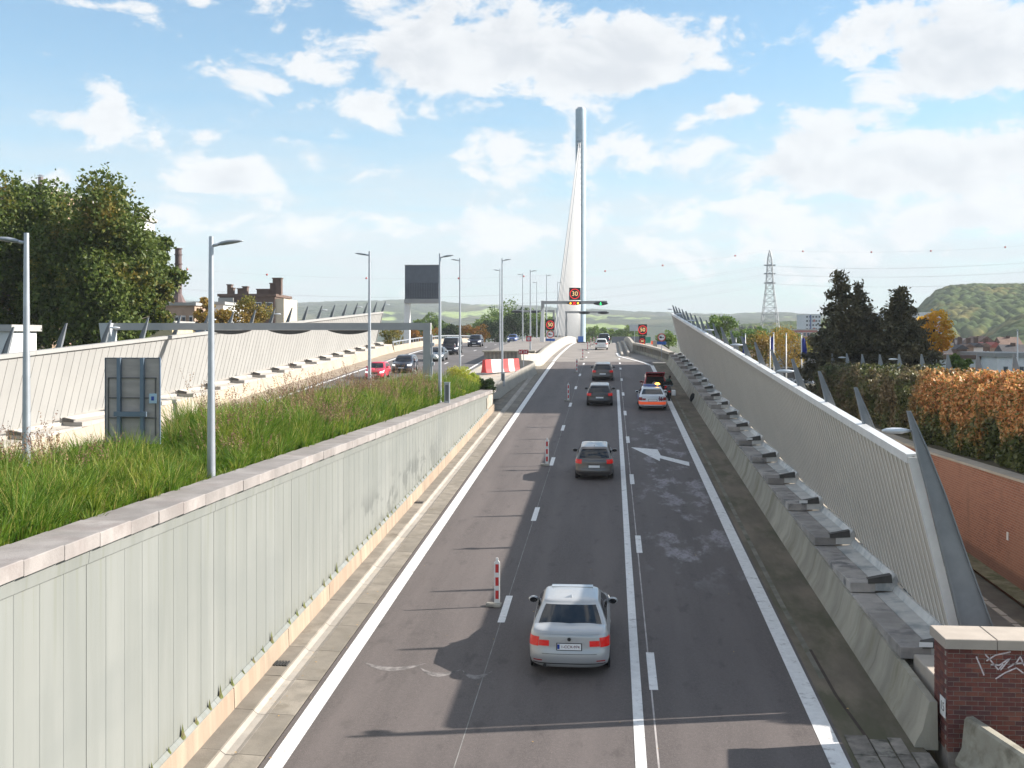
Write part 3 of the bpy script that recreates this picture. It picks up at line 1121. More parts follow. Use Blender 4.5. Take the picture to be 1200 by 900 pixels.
def lamp_head_mesh():
    mb = MB()
    # almond housing reaching along +y from the origin (rotated to the arm's side)
    n = 10
    prof = [(0.0, .03, .02), (.08, .07, .04), (.2, .13, .06), (.36, .14, .065), (.5, .10, .05), (.6, .03, .02)]
    vs = []
    for (yy, rx, rz_) in prof:
        for k in range(n):
            t = 2 * pi * k / n
            vs.append((rx * cos(t), yy, rz_ * sin(t) + .01))
    fs = []
    for i in range(len(prof) - 1):
        for k in range(n):
            k2 = (k + 1) % n
            fs.append((i * n + k, i * n + k2, (i + 1) * n + k2, (i + 1) * n + k))
    fs += [tuple(range(n - 1, -1, -1)), tuple(range((len(prof) - 1) * n, len(prof) * n))]
    mb.add(vs, fs)
    return mb.mesh('fin_lamp', M('lamp_housing', (.62, .66, .70), .35, .2, var=.05), True)

capw = M('capping_white', (.72, .72, .71), .4, .2, var=.06, scale=2, wpos=True)
noise_wall(1, 'long leaning ribbed grey noise wall on the right of the road with dark fins', 4.09, zr, G, FY0 + .1, 120.6, 5.06, .41, whitebarrier, 5.8, 6.15, 7.3,
           conc_dirty, ledge_m, {'tray': zinc, 'cap': capw}, r=-.006)
sandy_nj = M('sandy_barrier_concrete', (.33, .285, .23), .9, var=.12, scale=.6, col2=(.42, .34, .25), wpos=True)
pale_ledge = M('pale_ledge', (.37, .345, .315), .85, var=.1, scale=.7, col2=(.45, .38, .30), mixlo=.55, wpos=True)
noise_wall(-1, 'pale leaning noise wall across the left carriageway with fins standing above it', 23.6, zl, GL, 40.6, 137.0, 4.75, .82, leftclad, 26.3, 26.7, 28.5,
           sandy_nj, pale_ledge, {'tray': pale_ledge, 'cap': leftclad}, r=-.012)

# parapet with rail continuing left of the far carriageway
lp = thing('guard_parapet', 'low pale parapet with steel rail along the far side of the left carriageway', 'parapet', (-26.4, 140, 9.9))
pts_ = [(-26.5, y, zl(y)) for y in frange(137, 230, 6)]
path_pieces(pts_, [(-.25, 0), (.25, 0), (.12, .75), (-.12, .75)], lp, 'parapet_block', sandy_nj, .02)
q = MB(); q.sweep([(-.08, 1.15), (.06, 1.15), (.06, 1.3), (-.08, 1.3)], pts_); part('guard_rail', q, steel, lp)
pm = MB(); pm.box(-.05, .05, -.08, .08, .7, 1.18); pme = pm.mesh('rail_post', steel)
for y in frange(137.5, 228, 2.0):
    inst('rail_post', pme, lp, (-26.5, y, zl(y)))

# ------------------------------------------------------------------ brick pier, barrier end and plate at the bottom right
bp = thing('brick_pier', 'dark red brick wall end with pale stone coping and chalk graffiti', 'brick wall', (6.3, 22, 4))
XA, YA, YB = 6.28, 21.95, 22.85
mortar = M('mortar', (.30, .26, .23), .9, var=.2, scale=8, wpos=True)
mb = MB(); mb.box(XA + .012, 12.0, YA + .012, YB - .012, 1.5, 6.13); part('mortar_core', mb, mortar, bp)
bricks = []
for kk, c_ in enumerate(((.20, .062, .045), (.165, .05, .042), (.23, .08, .055), (.13, .048, .045))):
    b_ = MB(); b_.cbox(0, .21, 0, .10, 0, .073, .004)
    bricks.append(b_.mesh('brick', M('brick_%d' % kk, c_, .85, rnd=.5, var=.2, scale=9, fine=.3, wpos=True, bump=.3)))
rs = random.Random(11)
ch_ = .088
rows = int((6.06 - 4.05) / ch_)
nb = 0
for r_ in range(rows):
    z = 6.125 - (r_ + 1) * ch_
    x = XA - (0 if r_ % 2 == 0 else .112)
    while x < 9.0:
        x0 = max(x, XA)
        L = x + .21 - x0
        if L > .05:
            inst('brick', bricks[rs.choice((0, 0, 1, 1, 2, 3))], bp, (x0, YA + rs.uniform(-.002, .002), z), (0, 0, 0), (L / .21, 1, 1))
            nb += 1
        x += .224
# side face bricks
for r_ in range(rows):
    z = 6.125 - (r_ + 1) * ch_
    y = YA + (.105 if r_ % 2 == 0 else .24)
    while y < YB - .05:
        L = min(.21, YB - y)
        inst('brick', bricks[rs.choice((0, 1, 1, 2, 3))], bp, (XA + .1, y, z), (0, 0, pi / 2), (L / .21, 1, 1))
        y += .224
cs = M('coping_pale_stone', (.42, .365, .31), .85, var=.08, scale=2, wpos=True, bump=.2)
x = XA - .07
for L in (.95, 1.2, 1.2, 1.2, 1.2):
    mb = MB(); mb.cbox(x, x + L - .012, YA - .08, YB + .05, 6.135, 6.32, .012); part('coping_slab', mb, cs, bp)
    x += L
# graffiti strokes lie on the brick face
chalk = M('chalk_paint', (.62, .55, .56), .8, var=.3, scale=20)
def stroke(mb, pts, w, y):
    P = []
    for (a, b_) in zip(pts, pts[1:]):
        for i in range(4):
            P.append((a[0] + (b_[0] - a[0]) * i / 4, a[1] + (b_[1] - a[1]) * i / 4))
    P.append(pts[-1])
    vs = []
    for i, p in enumerate(P):
        a = P[max(0, i - 1)]; c_ = P[min(len(P) - 1, i + 1)]
        dx_, dz_ = c_[0] - a[0], c_[1] - a[1]
        l = sqrt(dx_ * dx_ + dz_ * dz_) or 1
        nx_, nz_ = -dz_ / l * w / 2, dx_ / l * w / 2
        vs += [(p[0] + nx_, y, p[1] + nz_), (p[0] - nx_, y, p[1] - nz_)]
    mb.add(vs, [(2 * i, 2 * i + 1, 2 * i + 3, 2 * i + 2) for i in range(len(P) - 1)])
def wallpt(zx, zy):     # zoomed crop coordinates -> point on the brick face
    px, py = 1060 + zx * 140 / 630, 700 + zy * 140 / 630
    d = Vector(((px - 600) / F * cT - sT, (px - 600) / F * sT + cT, -(py - HORIZON) / F))
    t = (YA - .006) / d.y
    return (d.x * t, CAMZ + d.z * t)
gm = MB()
for st in ([(378, 312), (392, 345), (420, 412)], [(425, 300), (452, 330), (495, 382), (520, 352)], [(432, 335), (480, 305), (560, 288)],
           [(455, 355), (500, 358), (560, 318), (505, 385)], [(480, 430), (530, 398), (590, 372), (628, 400)], [(545, 372), (590, 345), (610, 312), (632, 362)], [(570, 352), (629, 345)]):
    stroke(gm, [wallpt(*q_) for q_ in st], .026, YA - .005)
part('graffiti', gm, chalk, bp)
# number plate on the side of the pier
mb = MB(); mb.cbox(0, .30, 0, .30, 0, .012, .003)
plate = thing('number_sign', 'small white square plate reading 15 on the left face of the brick pier', 'sign', (XA - .015, 22.2, 4.78))
pl = MB(); pl.box(-.012, .0, -.17, .17, 0, .36); part('sign_plate', pl, white_p, plate, local=True)
tm = textmesh('15', .24, black, 'lettering', .001)
o = inst('lettering', tm, plate, (0, 0, 0)); o.location = (-.014, 0, .18); o.rotation_euler = (pi / 2, 0, -pi / 2)

# free-standing barrier end piece angled in front of the pier
nb_ = thing('concrete_barrier', 'free-standing stained concrete safety barrier angled in front of the brick pier', 'barrier', (6.9, 20, 4))
pth = []
a0, a1 = Vector((6.62, 21.75)), Vector((8.35, 15.6))
for i in range(13):
    t = i / 12
    p = a0.lerp(a1, t)
    pth.append((p.x, p.y, 3 + G * p.y - .03))
prof = [(-.30, 0), (.30, 0), (.30, .08), (.17, .30), (.11, .82), (.07, .87), (-.07, .87), (-.11, .82), (-.17, .30), (-.30, .08)]
mb = MB(); mb.sweep(prof, pth)
# round the near end of the top
part('barrier_body', mb, M('weathered_barrier', (.36, .335, .27), .9, var=.2, scale=1.3, col2=(.15, .135, .10), mixlo=.48, mixhi=.68, bump=.4, wpos=True), nb_, smooth=30)
mb = MB(); d_ = (a1 - a0).normalized(); c_ = a0 + d_ * .95
rr = Vector((d_.y, -d_.x))
c_ = c_ + rr * .26
mb.add([(c_.x + rr.x * .03, c_.y + rr.y * .03, 4.10), (c_.x + d_.x * .22 + rr.x * .035, c_.y + d_.y * .22 + rr.y * .035, 4.08), (c_.x + d_.x * .1 - rr.x * .055, c_.y + d_.y * .1 - rr.y * .055, 4.36)], [(0, 1, 2)])
part('lifting_pocket', mb, black, nb_)
# low end block of the ledge lit by the sun
mb = MB(); mb.cbox(6.34, 7.2, 22.92, 24.6, 3.5, 5.28, .02)
single('end_block', mb, cs, 'sandy concrete block closing the ledge behind the brick pier', 'concrete block')

# ------------------------------------------------------------------ side road, brick wall and hedge on the right
def zs(y):
    return interp(y, [(0, 1.95), (38, 2.4), (51, 2.7), (90, 4.3), (130, 5.6), (200, 5.6)])
structure('side_road', strip(7.9, 13.2, frange(4, 200, 6), zs, 0, 2), M('side_asphalt', (.115, .105, .095), .9, var=.2, scale=.6, fine=.3, wpos=True))
sk = thing('side_kerb', 'pale flat kerb stones between the side road and its mossy gutter', 'kerb', (13.3, 40, 2.4))
km = MB(); km.cbox(0, .22, 0, .98, -.1, .03, .006); kme = km.mesh('kerb_stone', channel_m)
for y in frange(30, 80, 1.0)[:-1]:
    inst('kerb_stone', kme, sk, (13.2, y, zs(y)))
structure('side_gutter', strip(13.42, 14.35, frange(4, 130, 6), zs, -.01, 2), M('wet_gutter', (.07, .065, .05), .6, var=.3, scale=1.5, col2=(.18, .15, .10), mixlo=.55, wpos=True))
structure('side_verge', strip(14.3, 15.0, frange(4, 130, 6), lambda y: zs(y) + .12, 0, 2), M('verge', (.16, .145, .09), .95, var=.3, scale=2, col2=(.07, .08, .03), wpos=True))
def brickwall_mat():
    m = bpy.data.materials.new('fine_brickwork')
    m.use_nodes = True
    t = NT(m.node_tree)
    b = m.node_tree.nodes['Principled BSDF']
    pos = t.n('ShaderNodeNewGeometry').outputs['Position']
    s = t.n('ShaderNodeSeparateXYZ'); m.node_tree.links.new(pos, s.inputs[0])
    cb = t.n('ShaderNodeCombineXYZ')
    t.put(cb.inputs[0], s.outputs[1]); t.put(cb.inputs[1], s.outputs[2])
    bt = t.n('ShaderNodeTexBrick')
    m.node_tree.links.new(cb.outputs[0], bt.inputs['Vector'])
    bt.inputs['Scale'].default_value = 1
    bt.inputs['Brick Width'].default_value = .29
    bt.inputs['Row Height'].default_value = .10
    bt.inputs['Mortar Size'].default_value = .010
    bt.inputs['Color1'].default_value = (.33, .125, .072, 1)
    bt.inputs['Color2'].default_value = (.25, .09, .055, 1)
    bt.inputs['Mortar'].default_value = (.36, .25, .19, 1)
    n = t.noise(pos, .35, 6, .6)
    c = t.mix(t.math('MULTIPLY', t.ramp(n, .4, .65), .45), bt.outputs[0], (.36, .18, .12))
    n2_ = t.noise(t.vmath('MULTIPLY', pos, (1, 1, .3)), 1.2, 6, .6)
    c = t.mix(t.math('MULTIPLY', t.ramp(n2_, .5, .75), .35), c, (.14, .07, .05))
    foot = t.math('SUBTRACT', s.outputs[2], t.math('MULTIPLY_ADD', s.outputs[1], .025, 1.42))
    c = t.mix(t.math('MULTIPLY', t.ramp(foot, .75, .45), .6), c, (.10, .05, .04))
    m.node_tree.links.new(c, b.inputs['Base Color'])
    b.inputs['Roughness'].default_value = .9
    bp_ = t.n('ShaderNodeBump'); bp_.inputs['Strength'].default_value = .4; bp_.inputs['Distance'].default_value = .01
    m.node_tree.links.new(bt.outputs['Fac'], bp_.inputs['Height']); bp_.invert = True
    m.node_tree.links.new(bp_.outputs[0], b.inputs['Normal'])
    return m
bw = thing('brick_wall', 'long orange-red brick retaining wall with pale coping below the ivy hedge', 'brick wall', (15, 60, 3))
def zc(y):
    return interp(y, [(30, 6.78), (42, 6.6), (57, 6.35), (100, 6.4)])
mb = MB()
ys = frange(20, 100, 8); vs = []
for y in ys:
    vs += [(15.0, y, zs(y) - .5), (15.5, y, zs(y) - .5), (15.5, y, zc(y)), (15.0, y, zc(y))]
fs = []
for i in range(len(ys) - 1):
    for k in range(4):
        fs.append((i * 4 + k, i * 4 + (k + 1) % 4, (i + 1) * 4 + (k + 1) % 4, (i + 1) * 4 + k))
fs += [(0, 1, 2, 3), tuple(range(len(ys) * 4 - 1, len(ys) * 4 - 5, -1))]
mb.add(vs, fs)
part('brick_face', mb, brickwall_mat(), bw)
y = 24.0
while y < 99:
    L = 1.5
    q = MB(); gz = (zc(y + L) - zc(y)) / L
    q.prism([(14.93, zc(y) + .003), (15.58, zc(y) + .003), (15.58, zc(y) + .12), (14.93, zc(y) + .10)], 'y', y, y + L - .015, gz)
    part('coping_slab', q, conc_light, bw)
    y += L
q = MB(); q.box(14.97, 15.0, 44.6, 44.75, 4.2, 4.5); part('wall_plate', q, white_p, bw)
structure('hedge_bank', strip(15.55, 30, frange(20, 130, 6), lambda y: zc(y) + .1, 0, 3), M('bank_soil', (.08, .07, .04), .95, var=.3, scale=1, wpos=True))
# ------------------------------------------------------------------ vehicles
glass = M('car_glass', (.012, .014, .017), .06, var=0, spec=.8)
tyre_m = M('tyre', (.018, .018, .018), .8, var=.2)
rim_m = M('alloy', (.45, .46, .48), .3, .8, var=.05)
tail_m = M('tail_light', (.28, .004, .004), .2, var=.1, emit=(1, .01, .01), estr=.03, coat=.5)
tail_on = M('brake_light', (.34, .004, .004), .2, var=.1, emit=(1, .012, .01), estr=.09, coat=.5)
head_m = M('head_light', (.75, .77, .8), .1, var=.05, emit=(1, .97, .9), estr=.5)
plate_m = M('plate_white', (.85, .85, .85), .4, var=.03)
plate_ink = M('plate_ink', (.16, .01, .03), .5, var=0)
plate_blue = M('plate_blue', (.02, .06, .35), .5, var=0)
trim_m = M('dark_trim', (.022, .022, .024), .55, var=.1)
chrome = M('chrome', (.7, .7, .72), .15, 1.0, var=0)

def paintm(name, c, metal=.0, rough=.28):
    return M('paint_' + name, c, rough, metal, var=.03, scale=1, coat=.8)

def outline(w, r, f, n, cr, cf, N=60):
    """plan outline with straight sides and rounded ends, counter-clockwise from the rear left"""
    pts = []
    q = N // 4
    for k in range(2 * q):                      # rear cap, left to right
        t = pi * k / (2 * q - 1)
        c, s_ = -cos(t), sin(t)
        pts.append((w * math.copysign(abs(c) ** (2 / n), c), r + cr - cr * abs(s_) ** (2 / n)))
    for k in range(1, q - 2):
        y = r + cr + (f - cf - r - cr) * k / (q - 2)
        m_ = (y - (r + f) / 2) / ((f - r) / 2)
        pts.append((w * (1 + .012 * (1 - m_ * m_)), y))
    for k in range(2 * q):
        t = pi * k / (2 * q - 1)
        c, s_ = cos(t), sin(t)
        pts.append((w * math.copysign(abs(c) ** (2 / n), c), f - cf + cf * abs(s_) ** (2 / n)))
    for k in range(1, q - 2):
        y = f - cf - (f - cf - r - cr) * k / (q - 2)
        m_ = (y - (r + f) / 2) / ((f - r) / 2)
        pts.append((-w * (1 + .012 * (1 - m_ * m_)), y))
    return pts

class CarShape:
    def __init__(s, **k):
        s.__dict__.update(k)
        s.h = s.W / 2
        s.yr, s.yf = -s.L / 2, s.L / 2
        s.cr, s.cf = .34, .52
        s.ccr, s.ccf = .20, .34
    def body_level(s, v):
        tab = s.body
        w = interp(v, [(a[0], a[1]) for a in tab])
        r = interp(v, [(a[0], a[2]) for a in tab])
        f = interp(v, [(a[0], a[3]) for a in tab])
        return s.h * w, s.yr + r, s.yf - f
    def ztop(s, y):
        return interp((y - s.yr) / s.L, s.top)
    def body_pt(s, x, y, v):
        return (x, y, s.zb + (s.ztop(y) - s.zb) * v)
    def loft(s, rings):
        N = len(rings[0])
        vs = [p for r in rings for p in r]
        fs = []
        for i in range(len(rings) - 1):
            for k in range(N):
                k2 = (k + 1) % N
                fs.append((i * N + k, i * N + k2, (i + 1) * N + k2, (i + 1) * N + k))
        return vs, fs, N
    def body_mesh(s):
        rings = []
        lv = sorted(set([a[0] for a in s.body] + [.15, .35, .48, .65, .72, .85, .97]))
        for v in lv:
            w, r, f = s.body_level(v)
            rings.append([s.body_pt(x, y, v) for x, y in outline(w, r, f, s.sq, s.cr, s.cf)])
        w, r, f = s.body_level(1)
        for sc_, up in ((.975, .014), (.90, .026), (.6, .042), (.25, .05), (.01, .052)):
            yc = (r + f) / 2
            rings.append([(x * sc_, yc + (y - yc) * (1 - (1 - sc_) * .25), s.ztop(y) + up) for x, y in outline(w, r, f, s.sq, s.cr, s.cf)])
        vs, fs, N = s.loft(rings)
        fs.append(tuple(range(N - 1, -1, -1)))
        return MB().add(vs, fs)
    def cab_level(s, v):
        a, b = s.cab0, s.cab1
        bow = .035 * sin(pi * v)
        w = a[0] + (b[0] - a[0]) * v
        return s.h * w + bow * .7, a[1] + (b[1] - a[1]) * v - bow, a[2] + (b[2] - a[2]) * v + bow
    def cab_z(s, y, v):
        z0 = s.ztop(y) - .02
        z1 = s.H - .07 - s.roofdrop * max(0, (s.cabmid - y)) / s.L
        return z0 + (z1 - z0) * v
    def cab_mesh(s):
        rings = []
        for v in (0, .15, .3, .45, .6, .75, .88, .95, 1.0):
            w, r, f = s.cab_level(v)
            rings.append([(x, y, s.cab_z(y, v)) for x, y in outline(w, r, f, 3.4, s.ccr, s.ccf)])
        w, r, f = s.cab_level(1)
        yc = (r + f) / 2
        for sc_, up in ((.985, .016), (.95, .034), (.85, .048), (.6, .060), (.3, .066), (.01, .068)):
            rings.append([(x * sc_, yc + (y - yc) * (sc_ if sc_ > .8 else .85 * (.3 + .7 * sc_) + .0), s.cab_z(y, 1) + up) for x, y in outline(w, r, f, 3.4, s.ccr, s.ccf)])
        vs, fs, N = s.loft(rings)
        fs.append(tuple(range((len(rings) - 1) * N, len(rings) * N)))
        return MB().add(vs, fs)
    def patch(s, which, kind, a0, a1, v0, v1, eps=.006, nu=10, nv=4, tip=None):
        """curved panel lying just proud of body or cabin; rear/front use a share of the half width, left/right a y range"""
        lev = s.body_level if which == 'body' else s.cab_level
        n = s.sq if which == 'body' else 3.4
        cr, cf = (s.cr, s.cf) if which == 'body' else (s.ccr, s.ccf)
        vs = []
        for j in range(nv + 1):
            for i in range(nu + 1):
                u = a0 + (a1 - a0) * i / nu
                if kind in ('rear', 'front') and abs(a0) + abs(a1) > 1.7:      # denser towards the corner
                    u = math.copysign(1, u) * (1 - (1 - abs(u)) ** 1.0) if u else 0
                va, vb = v0, v1
                if tip:
                    va, vb = tip(i / nu)
                v = va + (vb - va) * j / nv
                w, r, f = lev(v)
                w += eps; r -= eps; f += eps
                if kind in ('rear', 'front'):
                    x = u * w
                    t = max(0.0, 1 - abs(u) ** n) ** (1 / n)
                    y = r + cr - cr * t if kind == 'rear' else f - cf + cf * t
                else:
                    y = u
                    if y < r + cr:
                        x = w * max(0.0, 1 - abs((r + cr - y) / cr) ** n) ** (1 / n)
                    elif y > f - cf:
                        x = w * max(0.0, 1 - abs((y - f + cf) / cf) ** n) ** (1 / n)
                    else:
                        m_ = (y - (r + f) / 2) / ((f - r) / 2)
                        x = w * (1 + .012 * (1 - m_ * m_))
                    x *= -1 if kind == 'left' else 1
                vs.append((x, y, s.body_pt(x, y, v)[2] if which == 'body' else s.cab_z(y, v)))
        fs = []
        m = nu + 1
        for j in range(nv):
            for i in range(nu):
                fs.append((j * m + i, j * m + i + 1, (j + 1) * m + i + 1, (j + 1) * m + i))
        return MB().add(vs, fs)

SEDAN_B = [(0, .86, .10, .10), (.10, .95, .03, .03), (.26, .985, .0, .0), (.42, .99, .015, .01), (.55, 1.0, .05, .03), (.78, .985, .07, .07), (.92, .955, .085, .12), (1, .90, .12, .2)]
HATCH_B = [(0, .86, .10, .10), (.10, .95, .03, .03), (.30, .985, .0, .0), (.45, .99, .03, .01), (.6, 1.0, .05, .04), (.82, .985, .06, .09), (.94, .96, .08, .14), (1, .92, .11, .22)]

def build_car(name, label, kind, paint_mat, L, W, H, view='rear', lights=None, name_plate=None, extras=None, deckz=.98, cat='car', group=None, roofcol=None, open_boot=False):
    lights = lights or tail_m
    if kind == 'sedan':
        S = CarShape(L=L, W=W, H=H, zb=.20, sq=3.0, body=SEDAN_B, top=[(0, deckz), (.12, deckz + .03), (.25, .96), (.62, .97), (.74, .93), (.95, .74), (1, .66)],
                     cab0=(.93, -L / 2 + .55, L / 2 - 1.28), cab1=(.71, -L / 2 + 1.25, L / 2 - 2.02), roofdrop=.10, cabmid=0)
    elif kind == 'hatch':
        S = CarShape(L=L, W=W, H=H, zb=.20, sq=2.9, body=HATCH_B, top=[(0, .92), (.1, .97), (.3, .95), (.66, .95), (.76, .93), (.95, .76), (1, .68)],
                     cab0=(.91, -L / 2 + .10, L / 2 - .98), cab1=(.70, -L / 2 + .52, L / 2 - 1.68), roofdrop=.10, cabmid=0)
    elif kind == 'suv':
        S = CarShape(L=L, W=W, H=H, zb=.26, sq=3.2, body=HATCH_B, top=[(0, 1.02), (.3, 1.04), (.66, 1.04), (.76, 1.02), (.95, .88), (1, .8)],
                     cab0=(.93, -L / 2 + .08, L / 2 - 1.05), cab1=(.74, -L / 2 + .40, L / 2 - 1.75), roofdrop=.06, cabmid=0)
    else:  # van
        S = CarShape(L=L, W=W, H=H, zb=.26, sq=4.0, body=HATCH_B, top=[(0, 1.08), (.3, 1.08), (.75, 1.08), (.82, 1.02), (.95, .9), (1, .82)],
                     cab0=(.97, -L / 2 + .06, L / 2 - .85), cab1=(.86, -L / 2 + .14, L / 2 - 1.5), roofdrop=.0, cabmid=0)
    root = thing(name, label, cat, (0, 0, 0), 0, group)
    P = lambda nm, mb, mt, sm=True, par=root, **kw: part(nm, mb, mt, par, smooth=sm, local=True, **kw)
    body = P('body', S.body_mesh(), paint_mat, 40)
    cabin = P('cabin', S.cab_mesh(), roofcol or paint_mat, 50)
    vb = .12
    if not open_boot:
        P('rear_window', S.patch('cab', 'rear', -.86, .86, vb, .93, .008), glass)
    P('windshield', S.patch('cab', 'front', -.84, .84, .08, .92, .008), glass)
    y0, y1 = S.cab0[1], S.cab0[2]
    for sd in ('left', 'right'):
        span = y1 - y0
        fr, bk = y0 + span * .17, y1 - span * .20
        mid = (fr + bk) / 2 - .05
        def tipr(t): return (.16, .16 + .70 * min(1, .45 + t * 1.3))
        def tipf(t): return (.16, .16 + .70 * min(1, .25 + (1 - t) * 1.6))
        P('side_window', S.patch('cab', sd, fr, mid - .03, .16, .86, .008, 6, 3, tipr), glass)
        P('side_window', S.patch('cab', sd, mid + .03, bk, .16, .86, .008, 6, 3, tipf), glass)
        P('door_seam', S.patch('body', sd, mid - .008, mid + .008, .18, .96, .003, 1, 6), trim_m)
        P('door_handle', S.patch('body', sd, mid - .34, mid - .16, .80, .85, .022, 3, 1), paint_mat)
    # wheels
    r = .315 if kind in ('sedan', 'hatch') else .35
    wm = MB()
    wm.lathe([(r * .62, -.10), (r * .95, -.11), (r, -.07), (r, .07), (r * .95, .11), (r * .62, .10)], axis='x', n=24)
    wme = wm.mesh('wheel', tyre_m, 35)
    rm = MB()
    rm.lathe([(.02, .112), (r * .2, .108), (r * .6, .09), (r * .63, .112)], axis='x', n=20)
    rme = rm.mesh('rim', rim_m, 30)
    am = MB(); am.lathe([(r + .06, -.02), (r + .06, .02)], axis='x', n=24)
    ame = am.mesh('wheel_arch', trim_m)
    for yy in (S.yr + .86 + (0 if kind != 'sedan' else .1), S.yf - .84):
        for sx in (-1, 1):
            wo = inst('wheel', wme, root, (sx * (S.h - .105), yy, r))
            if sx < 0:
                wo.rotation_euler = (0, 0, pi)
            inst('rim', rme, wo, (0, 0, 0))
            inst('wheel_arch', ame, root, (sx * (S.h - .022), yy, r))
    # rear face
    if kind == 'sedan':
        P('tail_light', S.patch('body', 'rear', -1.0, -.76, .60, .86, .006, 12), lights)
        P('tail_light', S.patch('body', 'rear', .76, 1.0, .60, .86, .006, 12), lights)
        P('inner_tail_light', S.patch('body', 'rear', -.75, -.50, .62, .78, .007, 6), lights)
        P('inner_tail_light', S.patch('body', 'rear', .50, .75, .62, .78, .007, 6), lights)
        P('boot_seam', S.patch('body', 'rear', -.68, .68, .405, .418, .004, 14, 1), trim_m)
        P('boot_lip', S.patch('body', 'rear', -.80, .80, .965, 1.0, .030, 14, 2), paint_mat)
        P('bumper_line', S.patch('body', 'rear', -.93, .93, .115, .145, .006, 14, 1), trim_m)
        for sx in (-1, 1):
            a, b_ = (-.90, -.68) if sx < 0 else (.68, .90)
            P('bumper_reflector', S.patch('body', 'rear', a, b_, .205, .235, .007, 5, 1), tail_m)
        pz0, pz1 = .53, .70
    elif kind == 'hatch':
        P('tail_light', S.patch('body', 'rear', -1.0, -.66, .72, .97, .008, 12), lights)
        P('tail_light', S.patch('body', 'rear', .66, 1.0, .72, .97, .008, 12), lights)
        P('boot_seam', S.patch('body', 'rear', -.62, .62, .43, .443, .004, 14, 1), trim_m)
        P('bumper_line', S.patch('body', 'rear', -.95, .95, .07, .20, .007, 14, 1), trim_m)
        P('roof_spoiler', S.patch('cab', 'rear', -.80, .80, .93, 1.0, .05, 14, 2), paint_mat)
        pz0, pz1 = .50, .64
    elif not open_boot:
        P('tail_light', S.patch('body', 'rear', -1.0, -.84, .62, .98, .008, 12), lights)
        P('tail_light', S.patch('body', 'rear', .84, 1.0, .62, .98, .008, 12), lights)
        P('bumper_line', S.patch('body', 'rear', -.98, .98, .06, .30, .009, 14, 1), trim_m)
        pz0, pz1 = .58, .72
    if not open_boot:
        P('plate_frame', S.patch('body', 'rear', -.315, .315, pz0 - .02, pz1 + .02, .010, 4, 1), trim_m)
        P('number_plate', S.patch('body', 'rear', -.29, .29, pz0, pz1, .014, 4, 1), plate_m)
    # front face
    P('head_light', S.patch('body', 'front', -1.0, -.60, .72, .93, .007, 10), head_m)
    P('head_light', S.patch('body', 'front', .60, 1.0, .72, .93, .007, 10), head_m)
    P('grille', S.patch('body', 'front', -.42, .42, .60, .88, .006, 8), trim_m)
    P('air_intake', S.patch('body', 'front', -.62, .62, .14, .38, .006, 8), trim_m)
    P('front_plate', S.patch('body', 'front', -.28, .28, .42, .54, .014, 4, 1), plate_m)
    # mirrors
    ym = S.cab0[2] - .62
    for sx in (-1, 1):
        mm = MB()
        xm = sx * (S.h * .96)
        mm.ell((xm + sx * .10, ym, 1.0 if kind != 'van' else 1.12), (.125, .075, .085), 12, 8)
        mm.box(min(xm, xm + sx * .06) - .03, max(xm, xm + sx * .06), ym - .02, ym + .03, .94, .98)
        mo = P('mirror', mm, paint_mat if kind != 'van' else trim_m, 40)
        g_ = MB(); g_.add([(xm + sx * .10 + .095 * cos(t), ym - .077, 1.0 + (.12 if kind == 'van' else 0) + .065 * sin(t)) for t in [2 * pi * k / 12 for k in range(12)]], [tuple(range(12))])
        part('mirror_glass', g_, glass, mo, local=True)
    am_ = MB(); zt = S.cab_z(S.cab1[1] + .3, 1) + .05
    am_.add([(-.012, S.cab1[1] + .22, zt), (.012, S.cab1[1] + .22, zt), (.012, S.cab1[1] + .42, zt), (-.012, S.cab1[1] + .42, zt), (0, S.cab1[1] + .24, zt + .085), (0, S.cab1[1] + .29, zt + .08)],
            [(0, 1, 2, 3), (0, 4, 5, 3), (1, 2, 5, 4), (0, 1, 4), (2, 3, 5)])
    P('antenna', am_, paint_mat, False)
    return root, S, P

def place(root, px, Z, zf, rz=0.0, x=None):
    X, Y = xat(px, Z)
    if x is not None:
        X = x
    root.location = (X, Y, zf(Y) + .012)
    sl = (zf(Y + 2) - zf(Y - 2)) / 4
    if abs(rz) < 1:
        root.rotation_euler = (math.atan(sl), 0, rz)
    else:
        root.rotation_euler = (-math.atan(sl), 0, rz)

silver = paintm('silver', (.44, .45, .46), .3, .3)
# silver sedan in front
car, S, P = build_car('car', 'silver saloon car seen from behind, nearest car in the middle lane', 'sedan', silver, 4.62, 1.83, 1.44, lights=tail_on)
tm = textmesh('1-CCX-974', .088, plate_ink)
o = inst('plate_text', tm, car, (0, 0, 0))
w_, r_, f_ = S.body_level(.615)
o.location = (.025, r_ - .020, S.body_pt(0, r_, .613)[2]); o.rotation_euler = (pi / 2, 0, 0)
bl = MB(); bl.box(-.265, -.215, r_ - .022, r_ - .016, o.location.z - .05, o.location.z + .055); P('plate_band', bl, plate_blue, False)
em = MB(); em.lathe([(.012, -.012), (.04, -.012), (.042, 0)], c=(0, r_ - .035, S.body_pt(0, r_, .84)[2]), axis='y', n=16); P('badge', em, trim_m, False)
dd = MB()
zz = S.cab_z(S.cab1[2] - .2, 1)
for i in range(7):
    dd.box(-.45 + i * .14, -.45 + i * .14 + .085, S.cab1[2] - .10, S.cab1[2] - .02, zz + .028, zz + .062)
P('sunroof_deflector', dd, trim_m, False)
sr = MB(); sr.box(-.50, .50, S.cab1[2] - .32, S.cab1[2] - .11, zz + .03, zz + .074); P('sunroof_edge', sr, silver, False)
ex = MB(); ex.lathe([(.03, 0), (.036, 0), (.036, .12)], c=(-.55, S.yr - .01, .26), axis='y', n=12); P('exhaust', ex, trim_m, False)
place(car, 671, 27.9, zr)
